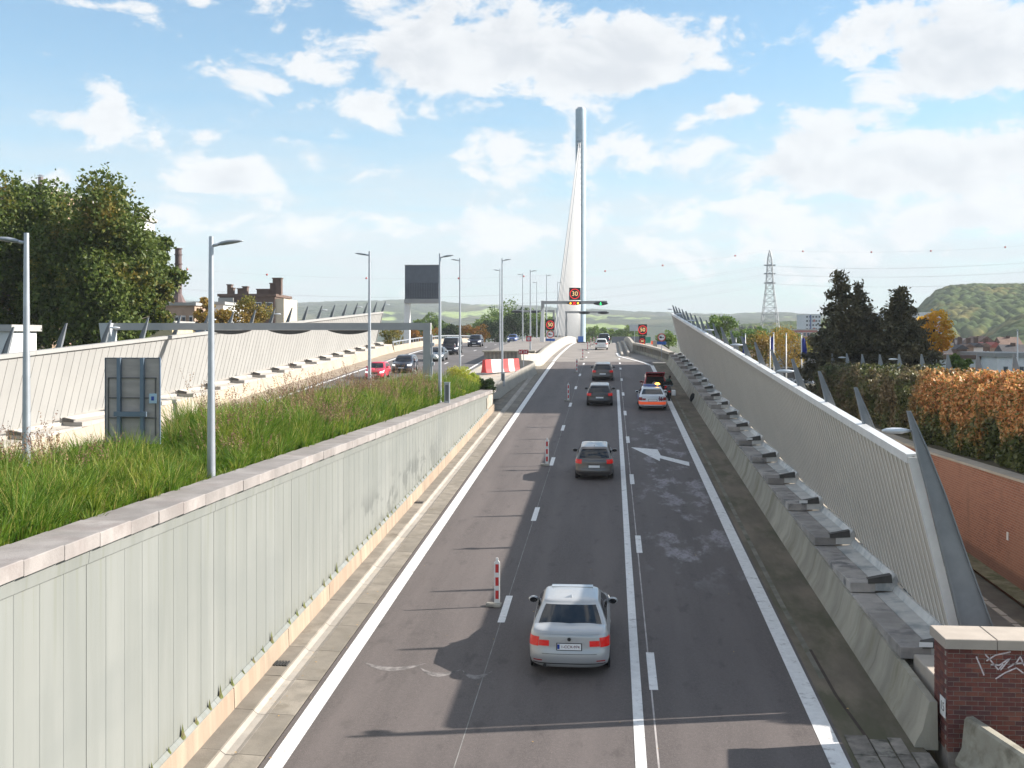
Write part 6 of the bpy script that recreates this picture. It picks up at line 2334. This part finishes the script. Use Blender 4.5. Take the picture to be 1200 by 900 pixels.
# bushes at the end of the bed
for i, (px, py, Z, rx, rz, mt, lab) in enumerate(((540, 449, 74, 1.2, 1.2, leafmat('bush_lime', (.26, .36, .03), (.38, .48, .05), (.46, .42, .07), trans=.5), 'lime green feathery grass clump between the lamps'), (556, 449, 77, .75, .8, MATS['bush_lime'], 'smaller lime green grass clump beside the larger one'),
                                                 (571, 452, 75, 1.05, .55, leaf_dark, 'dark green rounded shrub near the wall end'), (537, 462, 66, .6, .35, MATS['bush_lime'], 'low bright groundcover shrub by the marker post'))):
    c = at(px, py, Z)
    broadleaf(lab, (c.x, c.y, 8.2), (c.x, c.y, max(c.z, 8.5)), (rx, rx, rz), 26, 7000, .09, mt, None, 190 + i, .02, name='shrub')

# ------------------------------------------------------------------ hills
def hill(name, zfun, x0, x1, y0, y1, nx, ny, mat, seed):
    rg = np.random.default_rng(seed)
    gx_, gy_ = np.linspace(x0, x1, nx), np.linspace(y0, y1, ny)
    XX, YY = np.meshgrid(gx_, gy_)
    ZZ = zfun(XX, YY, rg)
    V = np.stack([XX.ravel(), YY.ravel(), ZZ.ravel()], 1)
    i = np.arange(ny - 1)[:, None] * nx + np.arange(nx - 1)[None]
    Q = np.stack([i, i + 1, i + nx + 1, i + nx], -1).reshape(-1, 4)
    me = npmesh(name, V, Q, mat)
    me.shade_smooth()
    return structure(name, me, None)
def vnoise(x, y, seed, oct_=5):
    r = np.random.default_rng(seed)
    out = 0; amp = 1; f = 1; tot = 0
    for o_ in range(oct_):
        a = r.uniform(0, 2 * pi, 6); ph = r.uniform(0, 2 * pi, 6)
        s = 0
        for j in range(6):
            s = s + np.sin((x * np.cos(a[j]) + y * np.sin(a[j])) * f * (1 + .3 * j) + ph[j])
        out = out + amp * s / 6; tot += amp
        amp *= .55; f *= 2.1
    return out / tot
def canopy(x, y, cell, seed):
    # bumpy crowns: distance to jittered points on a grid
    gx_, gy_ = x / cell, y / cell
    ix, iy = np.floor(gx_), np.floor(gy_)
    best = np.full(x.shape, 9.0)
    for dx_ in (-1, 0, 1):
        for dy_ in (-1, 0, 1):
            jx, jy = ix + dx_, iy + dy_
            h = np.sin(jx * 127.1 + jy * 311.7 + seed) * 43758.5453
            rx = h - np.floor(h)
            h2 = np.sin(jx * 269.5 + jy * 183.3 + seed) * 43758.5453
            ry = h2 - np.floor(h2)
            d = (gx_ - jx - rx) ** 2 + (gy_ - jy - ry) ** 2
            best = np.minimum(best, d)
    return np.sqrt(np.clip(1 - 1.7 * best, 0, 1))
def woodmat(name, a, b, c, field=None, s1=.012, s2=.11, flo=.58, fhi=.62, fs=.0022):
    m = bpy.data.materials.new(name); m.use_nodes = True
    nt = m.node_tree; t = NT(nt); p = nt.nodes['Principled BSDF']
    p.inputs['Roughness'].default_value = .95; p.inputs['Specular IOR Level'].default_value = .1
    pos = t.n('ShaderNodeNewGeometry').outputs['Position']
    n0 = t.noise(pos, s1, 5, .6); n1_ = t.noise(pos, s2, 4, .7)
    col = t.mix(t.ramp(n1_, .35, .65), a, b)
    col = t.mix(t.ramp(n0, .5, .68), col, c)
    if field:
        nf = t.noise(t.vmath('MULTIPLY', pos, (1, .6, 2)), fs, 3, .5)
        col = t.mix(t.ramp(nf, flo, fhi), col, field)
    nt.links.new(col, p.inputs['Base Color'])
    return m
wood_near = woodmat('wooded_hill', (.03, .055, .014), (.075, .105, .028), (.16, .135, .038), None, .02, .14)
wood_far = woodmat('far_hill_woods', (.02, .035, .018), (.045, .062, .028), (.09, .09, .045), (.24, .31, .10), .006, .016, .60, .63, .0042)
ridge = [(840, 385), (1060, 372), (1075, 356), (1085, 347), (1100, 341), (1130, 338), (1165, 339), (1200, 338), (1260, 345), (1320, 360)]
def z_near(X, Y, rg):
    # ridge at depth ~1150
    zt_ = []
    Zr = 1150.0
    xs_, hs = [], []
    for px, py in ridge:
        p = at(px, py, Zr)
        xs_.append(p.x); hs.append(p.z)
    H = np.interp(X / np.maximum(Y, 1) * 1150, xs_, hs) - 6
    f = np.clip((Y - 760) / (1150 - 760), 0, 1)
    prof = np.sin(f * pi / 2) ** 1.1
    back = np.clip((Y - 1150) / 500, 0, 1)
    base = 3 + H * prof * (1 - .3 * back) + 3 * vnoise(X * .01, Y * .01, 5) * prof
    return base - 6 + 12 * canopy(X, Y, 9.5, 3.3) * np.clip(f * 8, 0, 1) + 1.8 * vnoise(X * .35, Y * .35, 9, 3)
hill('wooded_hill', z_near, 120, 820, 760, 1300, 320, 240, wood_near, 1)
ridge2 = [(1100, 398), (1140, 385), (1160, 372), (1180, 362), (1200, 357), (1240, 352), (1300, 350)]
def z_near2(X, Y, rg):
    xs_, hs = [], []
    for px, py in ridge2:
        p = at(px, py, 820.0); xs_.append(p.x); hs.append(p.z)
    H = np.interp(X / np.maximum(Y, 1) * 820, xs_, hs) - 6
    f = np.clip((Y - 600) / 200, 0, 1)
    prof = np.sin(f * pi / 2)
    return -3 + H * prof + 5 * canopy(X, Y, 9.0, 7.3) * np.clip(f * 6, 0, 1) + 1.2 * vnoise(X * .4, Y * .4, 19, 3)
hill('wooded_hill', z_near2, 150, 560, 600, 900, 210, 140, wood_near, 2)
far = [(-200, 352), (200, 356), (300, 358), (360, 357), (400, 355), (470, 354), (520, 357), (545, 360), (600, 361), (640, 362), (700, 366), (760, 370), (800, 371), (850, 372), (900, 369), (945, 374), (1000, 372), (1080, 370), (1300, 366)]
def z_far(X, Y, rg):
    Zr = 3400.0
    xs_, hs = [], []
    for px, py in far:
        p = at(px, py, Zr); xs_.append(p.x); hs.append(p.z)
    H = np.interp(X, xs_, hs)
    f = np.clip((Y - 1700) / 1700, 0, 1)
    prof = f ** .9
    return 2 + (H - 4) * prof + 9 * vnoise(X * .0045, Y * .004, 15) * prof + 14 * canopy(X, Y, 34.0, 5.1) * np.clip(f * 10, 0, 1) * (vnoise(X * .006, Y * .006, 33, 3) > -.1)
hill('far_hills', z_far, -2600, 2600, 1700, 3900, 420, 170, wood_far, 3)
# ------------------------------------------------------------------ buildings
wall_white = M('white_render', (.66, .67, .66), .8, var=.06, scale=.4)
wall_grey = M('grey_render', (.36, .355, .34), .85, var=.12, scale=.3)
wall_brick = M('dull_brick', (.13, .085, .068), .9, var=.2, scale=.6, fine=.3)
wall_pale = M('pale_brick', (.40, .28, .21), .9, var=.15, scale=.5)
roof_dark = M('dark_slate', (.07, .065, .07), .7, var=.2, scale=.8)
roof_red = M('red_tiles', (.38, .11, .09), .8, var=.2, scale=1)
roof_brown = M('brown_tiles', (.20, .13, .10), .85, var=.2, scale=1)
win_m = M('window_glass', (.05, .07, .09), .15, var=.2, scale=.3)
frame_w = M('window_frame', (.60, .60, .60), .6)

def block(name, label, cat, px0, px1, ytop, Z, depth, wallm, floors, cols, roofm=None, gable=None, zbase=4.0, group=None, winh=.5, winw=.5, chim=0, skip=()):
    """building facing the camera between two photo columns at depth Z, real base on the ground"""
    a = at(px0, ytop, Z); b = at(px1, ytop, Z)
    w = (b - a).length
    rz = atan2(b.y - a.y, b.x - a.x)
    H = a.z - zbase - (depth * .38 if gable == 'x' else w * .42 if gable else 0)
    t = thing(name, label, cat, (a.x, a.y, zbase), rz, group)
    mb = MB(); mb.box(0, w, 0, depth, 0, H); part('wall', mb, wallm, t, local=True)
    fh = H / floors
    wm_ = MB(); ww, wh = w / cols * winw, fh * winh
    wm_.box(0, ww, -.06, -.02, 0, wh)
    wme_ = wm_.mesh('window', frame_w)
    pn = MB(); pn.box(ww * .08, ww * .92, -.075, -.061, wh * .07, wh * .93)
    pme_ = pn.mesh('pane', win_m)
    for f in range(floors):
        for c_ in range(cols):
            if (f, c_) in skip:
                continue
            o = inst('window', wme_, t, (0, 0, 0)); o.location = (w / cols * (c_ + .5) - ww / 2, -.0, fh * f + fh * (1 - winh) * .55)
            inst('pane', pme_, o)
    if gable:
        r = MB()
        e_ = .35
        if gable == 'x':
            r.prism([(-e_, H), (depth + e_, H), (depth / 2, H + depth * .38)], 'x', -e_, w + e_)
        else:
            r.prism([(-e_, H), (w + e_, H), (w / 2, H + w * .42)], 'y', -e_, depth + e_)
        ro = part('roof', r, roofm or roof_dark, t, local=True)
    else:
        r = MB(); r.box(-.25, w + .25, -.25, depth + .25, H, H + .4)
        ro = part('roof', r, roofm or roof_dark, t, local=True)
    for c_ in range(chim):
        q = MB(); X = w * (c_ + .6) / (chim + .2)
        hz_ = H + (depth * .3 if gable == 'x' else .3)
        q.box(X - .28, X + .28, depth * .45, depth * .45 + .6, hz_, hz_ + (.9 if gable == 'x' else 1.2))
        part('chimney', q, wall_brick, ro, local=True) if False else part('chimney', q, wall_brick, t, local=True)
    return t, w, H

# left side
t, w, H = block('apartment_building', 'pale apartment building almost hidden behind the maples', 'building', -120, 60, 224, 112, 14, wall_pale, 6, 9, roofm=wall_grey)
block('apartment_building', 'white-fronted flats showing between the maples with a flat overhanging roof', 'building', 62, 163, 256, 118, 5, wall_white, 5, 8, roofm=wall_grey)
p = at(36, 224, 114)
cp = thing('flue', 'thin grey flue with a cap rising above the left-hand maple', 'chimney', (p.x, p.y + 2, p.z - .5))
mb = MB(); mb.tube([(0, 0, 0), (0, 0, 2.2)], .25, 10); part('pipe', mb, M('flue_brown', (.16, .13, .13), .6), cp, local=True)
mb = MB(); mb.lathe([(.1, 2.3), (.36, 2.3), (.1, 2.45)], n=12); part('cap', mb, steel, cp, local=True)
# industrial stack
Zs = 152
p = at(209, 357, Zs)
stk = thing('industrial_stack', 'rusty brown metal stack on a conical hood above low halls', 'chimney', tuple(p))
rust = M('rusty_metal', (.105, .07, .068), .7, .2, var=.25, scale=.8, stretch=(1, 1, .3))
sc_ = Zs / F
mb = MB(); mb.lathe([(9.8 * sc_, 0), (9 * sc_, 3 * sc_), (4.2 * sc_, 12.5 * sc_), (4.0 * sc_, 14 * sc_)], n=10); part('hood', mb, rust, stk, local=True)
mb = MB(); mb.lathe([(4.0 * sc_, 14 * sc_), (3.8 * sc_, 64 * sc_), (3.2 * sc_, 66 * sc_)], n=16); part('stack_pipe', mb, rust, stk, local=True, smooth=40)
for zz_ in (30, 37, 47, 58, 65):
    mb = MB(); mb.lathe([(3.8 * sc_, zz_ * sc_), (4.7 * sc_, zz_ * sc_), (4.7 * sc_, (zz_ + 1.2) * sc_), (3.8 * sc_, (zz_ + 1.2) * sc_)], n=16); part('band', mb, rust, stk, local=True)
block('factory_hall', 'low pink and white industrial hall under the brown stack', 'building', 186, 228, 358, 150, 16, wall_pale, 2, 5, roofm=wall_grey)
block('factory_hall', 'white industrial wing right of the pink hall', 'building', 228, 262, 357, 156, 12, wall_white, 2, 3, roofm=wall_grey)
block('low_building', 'cream low building seen under the portal beam', 'building', 152, 202, 381, 110, 8, M('cream_render', (.60, .50, .30), .8, var=.1), 1, 4, roofm=wall_grey)
block('low_building', 'blue-fronted low building right of the cream one', 'building', 203, 262, 384, 122, 8, M('blue_front', (.10, .20, .38), .7, var=.1), 1, 5, roofm=wall_grey)
block('kiosk', 'small white kiosk at the left edge behind the noise wall', 'building', -30, 11, 388, 70, 4, wall_white, 1, 2, roofm=wall_grey)
t, w, H = block('brick_flats', 'brown brick flats with chimneys and a blank pale end wall', 'building', 257, 322, 347.5, 172, 12, wall_brick, 4, 5, roofm=wall_brick, winh=.45, winw=.62)
for f in range(1, 4):
    mb = MB(); mb.box(w * .42, w * .86, -1.1, -.08, H / 4 * f, H / 4 * f + .9); part('balcony', mb, M('balcony', (.30, .20, .15), .8), t, local=True)
mb = MB(); mb.box(0, w * .27, -.7, -.09, 0, H - .2); part('bay', mb, wall_grey, t, local=True)
for i_ in range(3):
    mb = MB(); mb.box(w * .04, w * .11, -.76, -.71, H * (.2 + .27 * i_), H * (.34 + .27 * i_)); part('window', mb, win_m, t, local=True)
    mb = MB(); mb.box(w * .15, w * .23, -.76, -.71, H * (.2 + .27 * i_), H * (.34 + .27 * i_)); part('window', mb, win_m, t, local=True)
for (fx, ww_, hh_) in ((.08, .6, 1.4), (.14, .4, .9), (.27, .9, .8), (.36, .7, 1.1), (.62, 2.4, .7), (.86, .9, 1.6), (.91, 1.3, 2.4)):
    mb = MB(); mb.box(w * fx, w * fx + ww_, 2, 3.2, H + .4, H + .4 + hh_); mb.box(w * fx - .1, w * fx + ww_ + .1, 1.9, 3.3, H + .4 + hh_, H + .55 + hh_); part('chimney', mb, wall_brick, t, local=True)
mb = MB(); mb.box(w + .002, w + 1.3, .3, 11, 0, H - .3); part('end_wall', mb, M('pale_gable', (.50, .44, .35), .85, var=.1, scale=.4), t, local=True)

# right side
white2 = M('white_house_wall', (.88, .88, .87), .8, var=.05)
t, w, H = block('white_house', 'long white flat-roofed house with dark windows above the hedge', 'building', 1078, 1169, 421, 112, 8, white2, 1, 4, roofm=roof_brown, zbase=5.0, winh=.42, winw=.55)
t, w, H = block('white_house', 'taller white house block at the right edge with paired windows', 'building', 1169, 1225, 418.5, 108, 9, white2, 2, 3, roofm=wall_grey, zbase=4.0, winh=.35, winw=.3)
lab_r = ['brown-gabled', 'grey-roofed', 'red-gabled', 'slate-roofed', 'tan', 'white-gabled', 'dark-roofed', 'low brick', 'pale', 'narrow brick']
hs = [(1112, 1123, 411, 150, wall_brick, 'x', roof_dark, 'brick house with a slate roof beside the pale gable wall'), (1096, 1115, 405, 165, wall_grey, None, wall_grey, 'grey blank end wall right of the yellow tree'),
      (1121, 1133, 409, 180, wall_brick, 'y', roof_dark, 'narrow brown gabled house in the middle of the row'), (1131, 1141, 408, 182, wall_pale, 'y', roof_brown, 'tan gabled house next to the narrow brown one'),
      (1140, 1152, 407, 184, wall_white, 'y', roof_dark, 'pale gabled house with dark roof edges'), (1150, 1160, 407, 186, wall_brick, 'y', roof_brown, 'brown gabled house left of the red-roofed one'),
      (1118, 1148, 401, 240, wall_brick, 'x', roof_dark, 'long house with broad dark roof behind the gabled row'), (1146, 1166, 399, 235, wall_brick, 'y', roof_brown, 'large brown gable behind the row'),
      (1159, 1174, 406, 190, wall_pale, 'y', roof_red, 'house with a bright red gable roof'), (1172, 1186, 407, 200, wall_grey, 'x', roof_brown, 'tan-roofed house right of the red one'),
      (1180, 1202, 400, 230, wall_brick, 'x', roof_brown, 'brown-roofed house at the right edge, farther back'), (1186, 1215, 409, 170, wall_brick, 'x', roof_dark, 'dark-fronted brick house at the right edge'),
      (862, 884, 401, 240, wall_brick, 'x', roof_brown, 'brown-roofed house behind the left flagpole'), (884, 902, 402, 260, wall_pale, 'x', roof_brown, 'pale house between the orange trees'),
      (838, 862, 399, 250, wall_white, 'x', roof_brown, 'white house with brown roof behind the fins of the noise wall')]
for (a, b_, yt, Z, wm2, gb, rf, lab) in hs:
    block('house', lab, 'house', a, b_, yt - (5 if a > 1100 else 0), Z, 8, wm2, 2, max(2, (b_ - a) // 5), roofm=rf, gable=gb, chim=1, zbase=3.5)
t, w, H = block('grey_hall', 'grey flat-roofed institute building behind the flagpoles', 'building', 928, 968, 401, 190, 14, wall_grey, 2, 6, roofm=wall_grey, zbase=4, winh=.55, winw=.7)
block('school_building', 'red and white striped low block left of the tall conifer', 'building', 932, 958, 387, 420, 20, M('red_panel', (.35, .12, .10), .8), 3, 6, roofm=wall_grey, zbase=4, winh=.45, winw=.85)
def tower(label, px0, px1, ytop, Z, floors):
    t, w, H = block('tower_block', label, 'building', px0, px1, ytop, Z, 16, M('tower_wall', (.55, .58, .62), .7, var=.05), floors, 5, roofm=wall_white, zbase=4, winh=.5, winw=.7)
    mb = MB(); mb.box(w * .28, w * .36, -.4, -.1, 0, H); part('blue_fin', mb, M('blue_band', (.06, .10, .25), .6), t, local=True)
    for f in range(floors):
        if f % 2:
            mb = MB(); mb.box(w * .5, w * .62, -.3, -.1, H / floors * (f + .3), H / floors * (f + .9)); part('red_panel', mb, M('red_panel', (.35, .12, .10), .8), t, local=True)
tower('pale tower block with blue stripe left of the tall conifer', 944, 962, 369, 520, 9)
tower('pale tower block glimpsed between the conifers', 1016, 1036, 368, 530, 9)
tower('pale tower block behind the yellow tree', 1084, 1103, 367, 500, 9)
# apartment tower out of view on the right: its broad shade lies across the road
XT0, XT1, YT0, YT1, ZTt = 62.0, 74.0, 92.5, 128.5, 46.9
tb = thing('apartment_tower', 'tall concrete apartment slab standing to the right of the road, shading it', 'building', (XT0, YT0, 3))
mb = MB(); mb.box(XT0, XT1, YT0, YT1, 2, ZTt); part('wall', mb, wall_grey, tb)
wm_ = MB(); wm_.box(-.08, -.02, 0, 1.8, 0, 1.5); wme_ = wm_.mesh('window', win_m)
for f in range(13):
    for c_ in range(11):
        inst('window', wme_, tb, (XT0, YT0 + 1.2 + c_ * 3.2, 4.5 + f * 3.2))
mb = MB(); mb.box(XT0 - .3, XT1 + .3, YT0 - .2, YT1 + .2, ZTt, ZTt + .3); part('roof', mb, wall_grey, tb)

# flags and poles
flagm = M('flag_blue', (.03, .05, .32), .7, var=.1)
for i, (px, ptop, Z, fl, lab) in enumerate(((873.5, 392, 138, 1, 'white flagpole with a blue flag, leftmost of the group'), (902.5, 395, 132, 0, 'bare white flagpole left of the tree'), (906.6, 391, 128, 1, 'white flagpole with a hanging blue flag in front of the tree'),
                                            (921.3, 391.5, 122, 0, 'bare white flagpole in the middle of the group'), (939.3, 392, 118, 1, 'white flagpole with the largest blue flag, nearest the conifer'),
                                            (1192.5, 388, 100, 0, 'white flagpole in front of the houses at the right edge'), (862.5, 397, 145, 0, 'short white pole at the left end of the flag group'))):
    p = at(px, ptop, Z)
    t = thing('flagpole', lab, 'flagpole', (p.x, p.y, 5.4))
    h = p.z - 5.4
    mb = MB(); mb.tube([(0, 0, 0), (0, 0, h)], [.09, .05], 8); part('pole', mb, white_p, t, smooth=True, local=True)
    mb = MB(); mb.ell((0, 0, h + .05), (.09, .09, .09), 8, 6); part('finial', mb, steel, t, local=True)
    if fl:
        vs, fs = [], []
        n1_, n2_ = 6, 10
        for a in range(n1_ + 1):
            for b_ in range(n2_ + 1):
                u, v = a / n1_, b_ / n2_
                wd_ = .35 + .25 * v if px > 930 else .28
                sgn = -1 if px in (906.6, 873.5) else 1
                vs.append((sgn * (.05 + u * wd_), .10 * sin(u * 9 + v * 2), h - .25 - v * 1.9 - u * .25))
        for a in range(n1_):
            for b_ in range(n2_):
                fs.append((a * (n2_ + 1) + b_, (a + 1) * (n2_ + 1) + b_, (a + 1) * (n2_ + 1) + b_ + 1, a * (n2_ + 1) + b_ + 1))
        mb = MB().add(vs, fs); part('flag', mb, flagm, t, smooth=True, local=True)

# lawn, low dark wall and parked cars beyond the noise wall
structure('side_lawn', strip(17.5, 34, frange(100, 118, 3), lambda y: 5.45, .15), M('lawn', (.16, .25, .04), .95, var=.2, scale=1))
structure('right_ground', strip(8.0, 160, frange(98, 500, 40), lambda y: 5.4 if y < 300 else 4.0, 0, 2), M('car_park', (.16, .15, .14), .9, var=.2, scale=.2))
dw = MB(); dw.cbox(15.5, 31, 140, 140.5, 5.0, 8.0, .05)
single('low_wall', dw, M('dark_wall', (.10, .095, .09), .9, var=.3, scale=.4), 'long low dark wall behind the flagpoles', 'wall')
for i, (px, Z, c_, lab) in enumerate(((913, 134, (.08, .09, .1), 'dark parked car behind the flagpoles'), (935, 130, (.30, .31, .32), 'grey parked car behind the flagpoles'), (948, 150, (.65, .65, .66), 'white parked van-like car near the grey hall'))):
    car, S, P = build_car('parked_car', lab, 'hatch', paintm('park%d' % i, c_, .2), 4.2, 1.75, 1.5)
    X, Y = xat(px, Z); car.location = (X, Y, 5.42); car.rotation_euler = (0, 0, radians(80))
sg = at(948.5, 444, 106)
t = thing('small_sign', 'small white rectangular sign on a thin post on the lawn', 'sign', (sg.x, sg.y, 5.5)); OFF[t.name] = (0, 0, 0)
mb = MB(); mb.tube([(0, 0, 0), (0, 0, sg.z - 5.2)], .03, 6); part('post', mb, steel, t, local=True)
mb = MB(); mb.box(-.16, .16, -.04, -.02, sg.z - 5.9, sg.z - 5.2); part('sign_board', mb, white_p, t, local=True)

# lattice mast and power lines
Zm = 700.0
pm2 = at(902, 293, Zm)
mast = thing('lattice_mast', 'tall slender lattice electricity mast on the horizon', 'pylon', (pm2.x, pm2.y, 3))
Hm = pm2.z - 3
msteel = M('mast_steel', (.33, .34, .36), .6, .3)
def mw(z):
    return interp(z / Hm, [(0, 6.5), (.35, 4.2), (.62, 2.3), (.80, 1.6), (.92, 1.2), (1, .1)])
mb = MB()
lv = [Hm * (1 - (1 - k / 16) ** 1.15) for k in range(17)]
for a, b_ in zip(lv, lv[1:]):
    wa, wb = mw(a), mw(b_)
    ca = [(-wa, -wa, a), (wa, -wa, a), (wa, wa, a), (-wa, wa, a)]
    cb_ = [(-wb, -wb, b_), (wb, -wb, b_), (wb, wb, b_), (-wb, wb, b_)]
    for k in range(4):
        mb.tube([ca[k], cb_[k]], .22, 4, cap=False)
        mb.tube([ca[k], cb_[(k + 1) % 4]], .10, 3, cap=False)
        mb.tube([ca[(k + 1) % 4], cb_[k]], .10, 3, cap=False)
        mb.tube([cb_[k], cb_[(k + 1) % 4]], .10, 3, cap=False)
part('lattice', mb, msteel, mast, local=True)
armz = [Hm * .66, Hm * .755, Hm * .84]
for z in armz:
    q = MB(); q.box(-3.4, 3.4, -.5, .5, z, z + .8); part('cross_arm', q, msteel, mast, local=True)
# cables run on to masts out of view on both sides
wire = M('wire', (.30, .31, .33), .6)
ballm = M('warning_ball', (.45, .06, .05), .6)
pl_ = thing('power_lines', 'thin power lines with small red warning balls crossing the whole sky', 'power line', (pm2.x, pm2.y, pm2.z - 10))
def cable(a, b, sag, r=.13, balls=0):
    a, b = Vector(a), Vector(b)
    pts = []
    for k in range(41):
        t_ = k / 40
        p_ = a.lerp(b, t_); p_.z -= sag * 4 * t_ * (1 - t_)
        pts.append(p_)
    q = MB(); q.tube(pts, r, 4); part('cable', q, wire, pl_)
    for k in range(balls):
        p_ = pts[int(1 + 39 * (k + .5) / balls)]
        q = MB(); q.ell(tuple(p_), (.55, .55, .55), 8, 6); part('warning_ball', q, ballm, pl_, smooth=True)
Lf = at(-260, 252, 480)
Rt = at(1500, 250, 600)
tops = [(0, 0, Hm)] + [(sx * 3.3, 0, z) for z in armz for sx in (-1, 1)]
for i, (ox, oy, oz) in enumerate(tops):
    A = (pm2.x + ox, pm2.y, 3 + oz)
    dz_ = oz - Hm
    cable(A, (Lf.x + ox, Lf.y, Lf.z + dz_), 22, .03, 11 if i == 0 else 0)
    cable(A, (Rt.x + ox, Rt.y, Rt.z + dz_), 8, .03, 7 if i == 0 else 0)

# slate-grey side wall of the bridge beyond the crest, right
gw = MB(); gw.cbox(xat(717, 255)[0], xat(752, 255)[0], xat(735, 255)[1], xat(735, 255)[1] + .4, 6, at(700, 394.5, 255).z, .05)
single('bridge_side_wall', gw, M('slate_wall', (.17, .18, .20), .7, var=.1, scale=.4), 'slate grey low wall closing the view beyond the crest', 'wall')

# ------------------------------------------------------------------ haze
hb = MB(); hb.box(-4200, 4200, -150, 4300, .4, 420)
me = hb.mesh('haze', None) if False else None
mm = bpy.data.materials.new('haze'); mm.use_nodes = True
nt = mm.node_tree
nt.nodes.clear()
pv_ = nt.nodes.new('ShaderNodeVolumePrincipled')
pv_.inputs['Color'].default_value = (.86, .93, 1.0, 1)
pv_.inputs['Density'].default_value = .00017
pv_.inputs['Anisotropy'].default_value = 0.0
om = nt.nodes.new('ShaderNodeOutputMaterial')
nt.links.new(pv_.outputs[0], om.inputs['Volume'])
ho = bpy.data.objects.new('haze', hb.mesh('haze', mm)); COL.objects.link(ho)
ho['kind'] = 'stuff'
